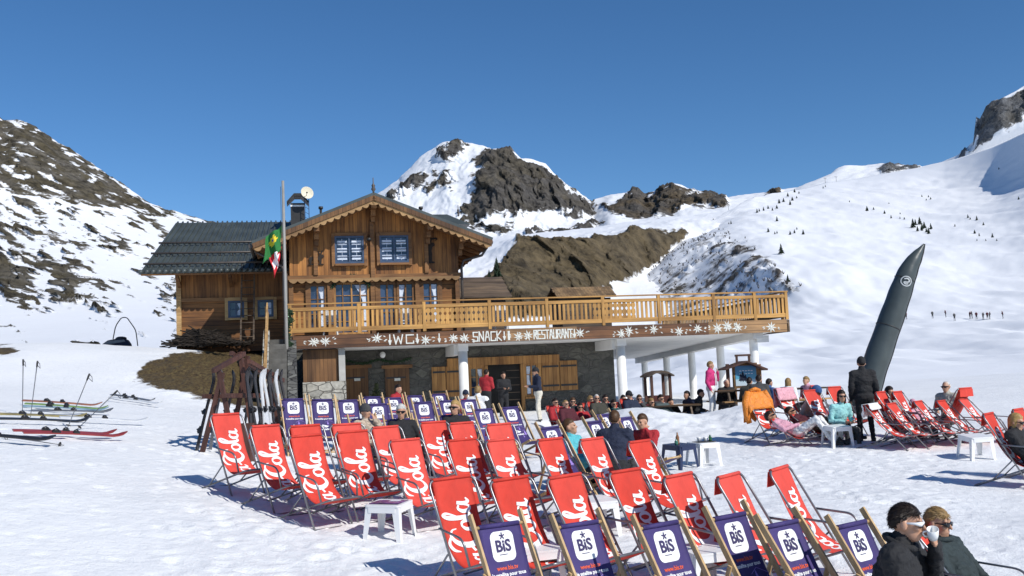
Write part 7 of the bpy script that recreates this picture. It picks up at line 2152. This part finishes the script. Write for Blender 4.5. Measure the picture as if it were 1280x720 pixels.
for k, (a, b, s_) in enumerate([(262, 525, 17), (270, 522, 12), (283, 520, 16), (297, 513, 14), (315, 520, 13), (333, 512, 15), (345, 492, 18), (355, 488, 16), (380, 500, 20), (378, 468, 16), (395, 482, 16), (398, 452, 14), (410, 474, 10), (420, 455, 10)]):
    px, py = Z1(a, b); p = on_hill('ski_slope', px, py); place_fir(p, s_/3/FPX*p[1]*1.05, 'small dark fir in the string climbing the snowy slope left of centre', 'firs in the climbing string')
for a, b, s_ in [(848, 585, 36), (855, 572, 24), (862, 596, 22), (868, 572, 30), (880, 590, 24), (888, 585, 26), (900, 606, 26), (912, 588, 24), (892, 602, 18), (875, 598, 18)]:
    px, py = Z1(a, b); p = on_hill('ski_slope', px, py); place_fir(p, s_/3/FPX*p[1]*1.05, 'dark fir in the dense clump above the inflatable column', 'firs in the dense clump')
for a, b, s_ in [(335, 558, 20), (305, 600, 18), (322, 608, 12), (330, 606, 12), (383, 612, 16), (400, 606, 16), (412, 590, 10), (435, 612, 20), (165, 570, 14), (152, 570, 8), (95, 554, 7), (42, 626, 10)]:
    px, py = Z1(a, b); p = on_hill('ski_slope', px, py); place_fir(p, s_/3/FPX*p[1]*1.05, 'small fir scattered above the scrubby shaded flank', 'firs above the flank')
for a, b, s_ in [(605, 490, 9), (672, 522, 20), (700, 518, 11), (738, 532, 14), (763, 550, 14), (793, 532, 8), (795, 548, 9), (812, 552, 10), (757, 493, 7), (880, 470, 10), (905, 468, 9), (910, 478, 10), (895, 482, 8), (510, 436, 10), (518, 430, 8), (1050, 550, 14), (1080, 558, 18), (1107, 577, 13), (1062, 552, 10), (1075, 604, 16), (1090, 614, 14), (1138, 620, 18), (1085, 632, 8), (1115, 634, 9), (1155, 634, 9), (1005, 580, 10), (1240, 480, 14), (1170, 365, 9)]:
    px, py = Z1(a, b); p = on_hill('ski_slope', px, py); place_fir(p, s_/3/FPX*p[1]*1.05, 'lone small fir scattered over the open upper ski slope', 'firs on the open slope')
for px, py, s_, lab in [(976, 318, 14, 'fir standing on the edge of the scrubby flank'), (985, 352, 10, 'low fir beside the scrubby flank'), (1124, 366, 0, '')]:
    if s_: p = on_hill('ski_slope', px, py); place_fir(p, s_/FPX*p[1], lab, 'firs beside the flank')
p = on_hill('brown_hillside', 622, 352); place_fir(p, 32/FPX*p[1], 'tall dark fir on the thawed slope beside the shingled hut', 'firs by the hut')
p = on_hill('brown_hillside', 612, 350); place_fir(p, 14/FPX*p[1], 'shorter dark fir left of the tall one by the hut', 'firs by the hut')
# scrub on the shaded flank
sc_ = MB(); rs2 = random.Random(4); cnt = 0
flank_poly = [(800, 352), (832, 322), (872, 296), (905, 284), (930, 300), (960, 318), (992, 345), (1006, 360), (985, 368), (900, 368), (800, 366)]
X_, Y_, Z_ = PATCH['ski_slope']
PXh, PYh = proj(np.stack([X_, Y_, Z_], -1).reshape(-1, 3)); inside = poly_sd(PXh, PYh, flank_poly) > 0
cand = np.stack([X_, Y_, Z_], -1).reshape(-1, 3)[inside.reshape(-1)]
cand = cand[cand[:, 1] < 700]
for k in range(420 if len(cand) else 0):
    p = Vector(cand[rs2.randrange(len(cand))]) + Vector((rs2.uniform(-2, 2), rs2.uniform(-2, 2), 0)); h = rs2.uniform(.6, 1.9)
    for _ in range(5):
        a = rs2.uniform(0, 6.28); d = Vector((math.cos(a)*h*.5, math.sin(a)*h*.5, h*rs2.uniform(.5, 1))); w = Vector((-d.y, d.x, 0)).normalized()*h*.14
        sc_.add([p-w, p+w, p+d], [(0, 1, 2)])
o = sc_.build('slope_scrub', plain('scrub_brown', (.05, .04, .035), .9, .4, .5), None, recalc=False); o['kind'] = 'stuff'
q = H(471, 498, 1.9); t = house_empty('potted_conifer', q[0], 1.9, gz(*HW(q[0], 1.9)[:2]), 'small loose potted conifer between the two wooden doors', 'shrub')
m = MB(); m.lathe([(.001, 0), (.16, 0), (.22, .34), (.19, .34), (.001, .30)], 14); m.build('pot', M_CONC, t)
m = MB(); r_ = random.Random(2)
for k in range(240):
    z = r_.uniform(.3, 1.25); a = r_.uniform(0, 6.28); rr = .42*(1.35-z)*r_.uniform(.4, 1.1); c0 = Vector((0, 0, z)); tip = Vector((rr*math.cos(a), rr*math.sin(a), z+r_.uniform(-.05, .2)))
    m.tube([c0, c0.lerp(tip, .6), tip], [.02, .03, .006], 4)
m.build('crown', plain('conifer_olive', (.05, .06, .02), .8, .5, 12), t)

# ------------------------------------------------------------------ far skiers and lift pylons
def far_skier(top):
    return person('distant skier', J_stand(.05, 'hold'), (C[top], C['charcoal'], M_BOOT), glasses=False, style='none', vox=.05, bulk=1.3)
for k, (a, b) in enumerate([(820, 328), (920, 325), (967, 320), (1004, 332), (1062, 327), (1070, 327), (1085, 328), (1104, 327), (1122, 329), (1136, 329), (1178, 324)]):
    px, py = 860+a/3, 290+b/3
    if k < 2: fs_ = far_skier(('maroon', 'charcoal')[k]); note_kids(fs_); FSK = (FSK + [fs_]) if k else [fs_]; o = fs_
    else: o = copy_tree(FSK[k % 2])
    p = on_hill('ski_slope', px, py); o.location = Vector(p); o.rotation_euler = (0, 0, rnd.uniform(0, 6)); o['label'] = 'far skier in dark clothes in the line crossing the piste'; o['group'] = 'skiers crossing the piste'
for k, (a, b, lab) in enumerate([(512, 410, 'thin lift pylon on the skyline at the foot of the snowy bench'), (556, 385, 'thin lift pylon on the edge of the snowy bench'), (135, 462, 'thin lift pylon on the skyline right of the rocky ridge')]):
    px, py = Z1(a, b); p = on_hill('ski_slope', px, py); h = 6/FPX*p[1]
    t = empty('lift_pylon', Vector(p), R(30), lab, 'pylon', 'lift pylons')
    m = MB(); m.tube([(0, 0, -1), (0, 0, h)], h*.035, 6); m.build('mast', M_GUT, t)
    m = MB(); m.box((0, 0, h), (h*.8, h*.06, h*.06)); m.build('crossarm', M_GUT, t)
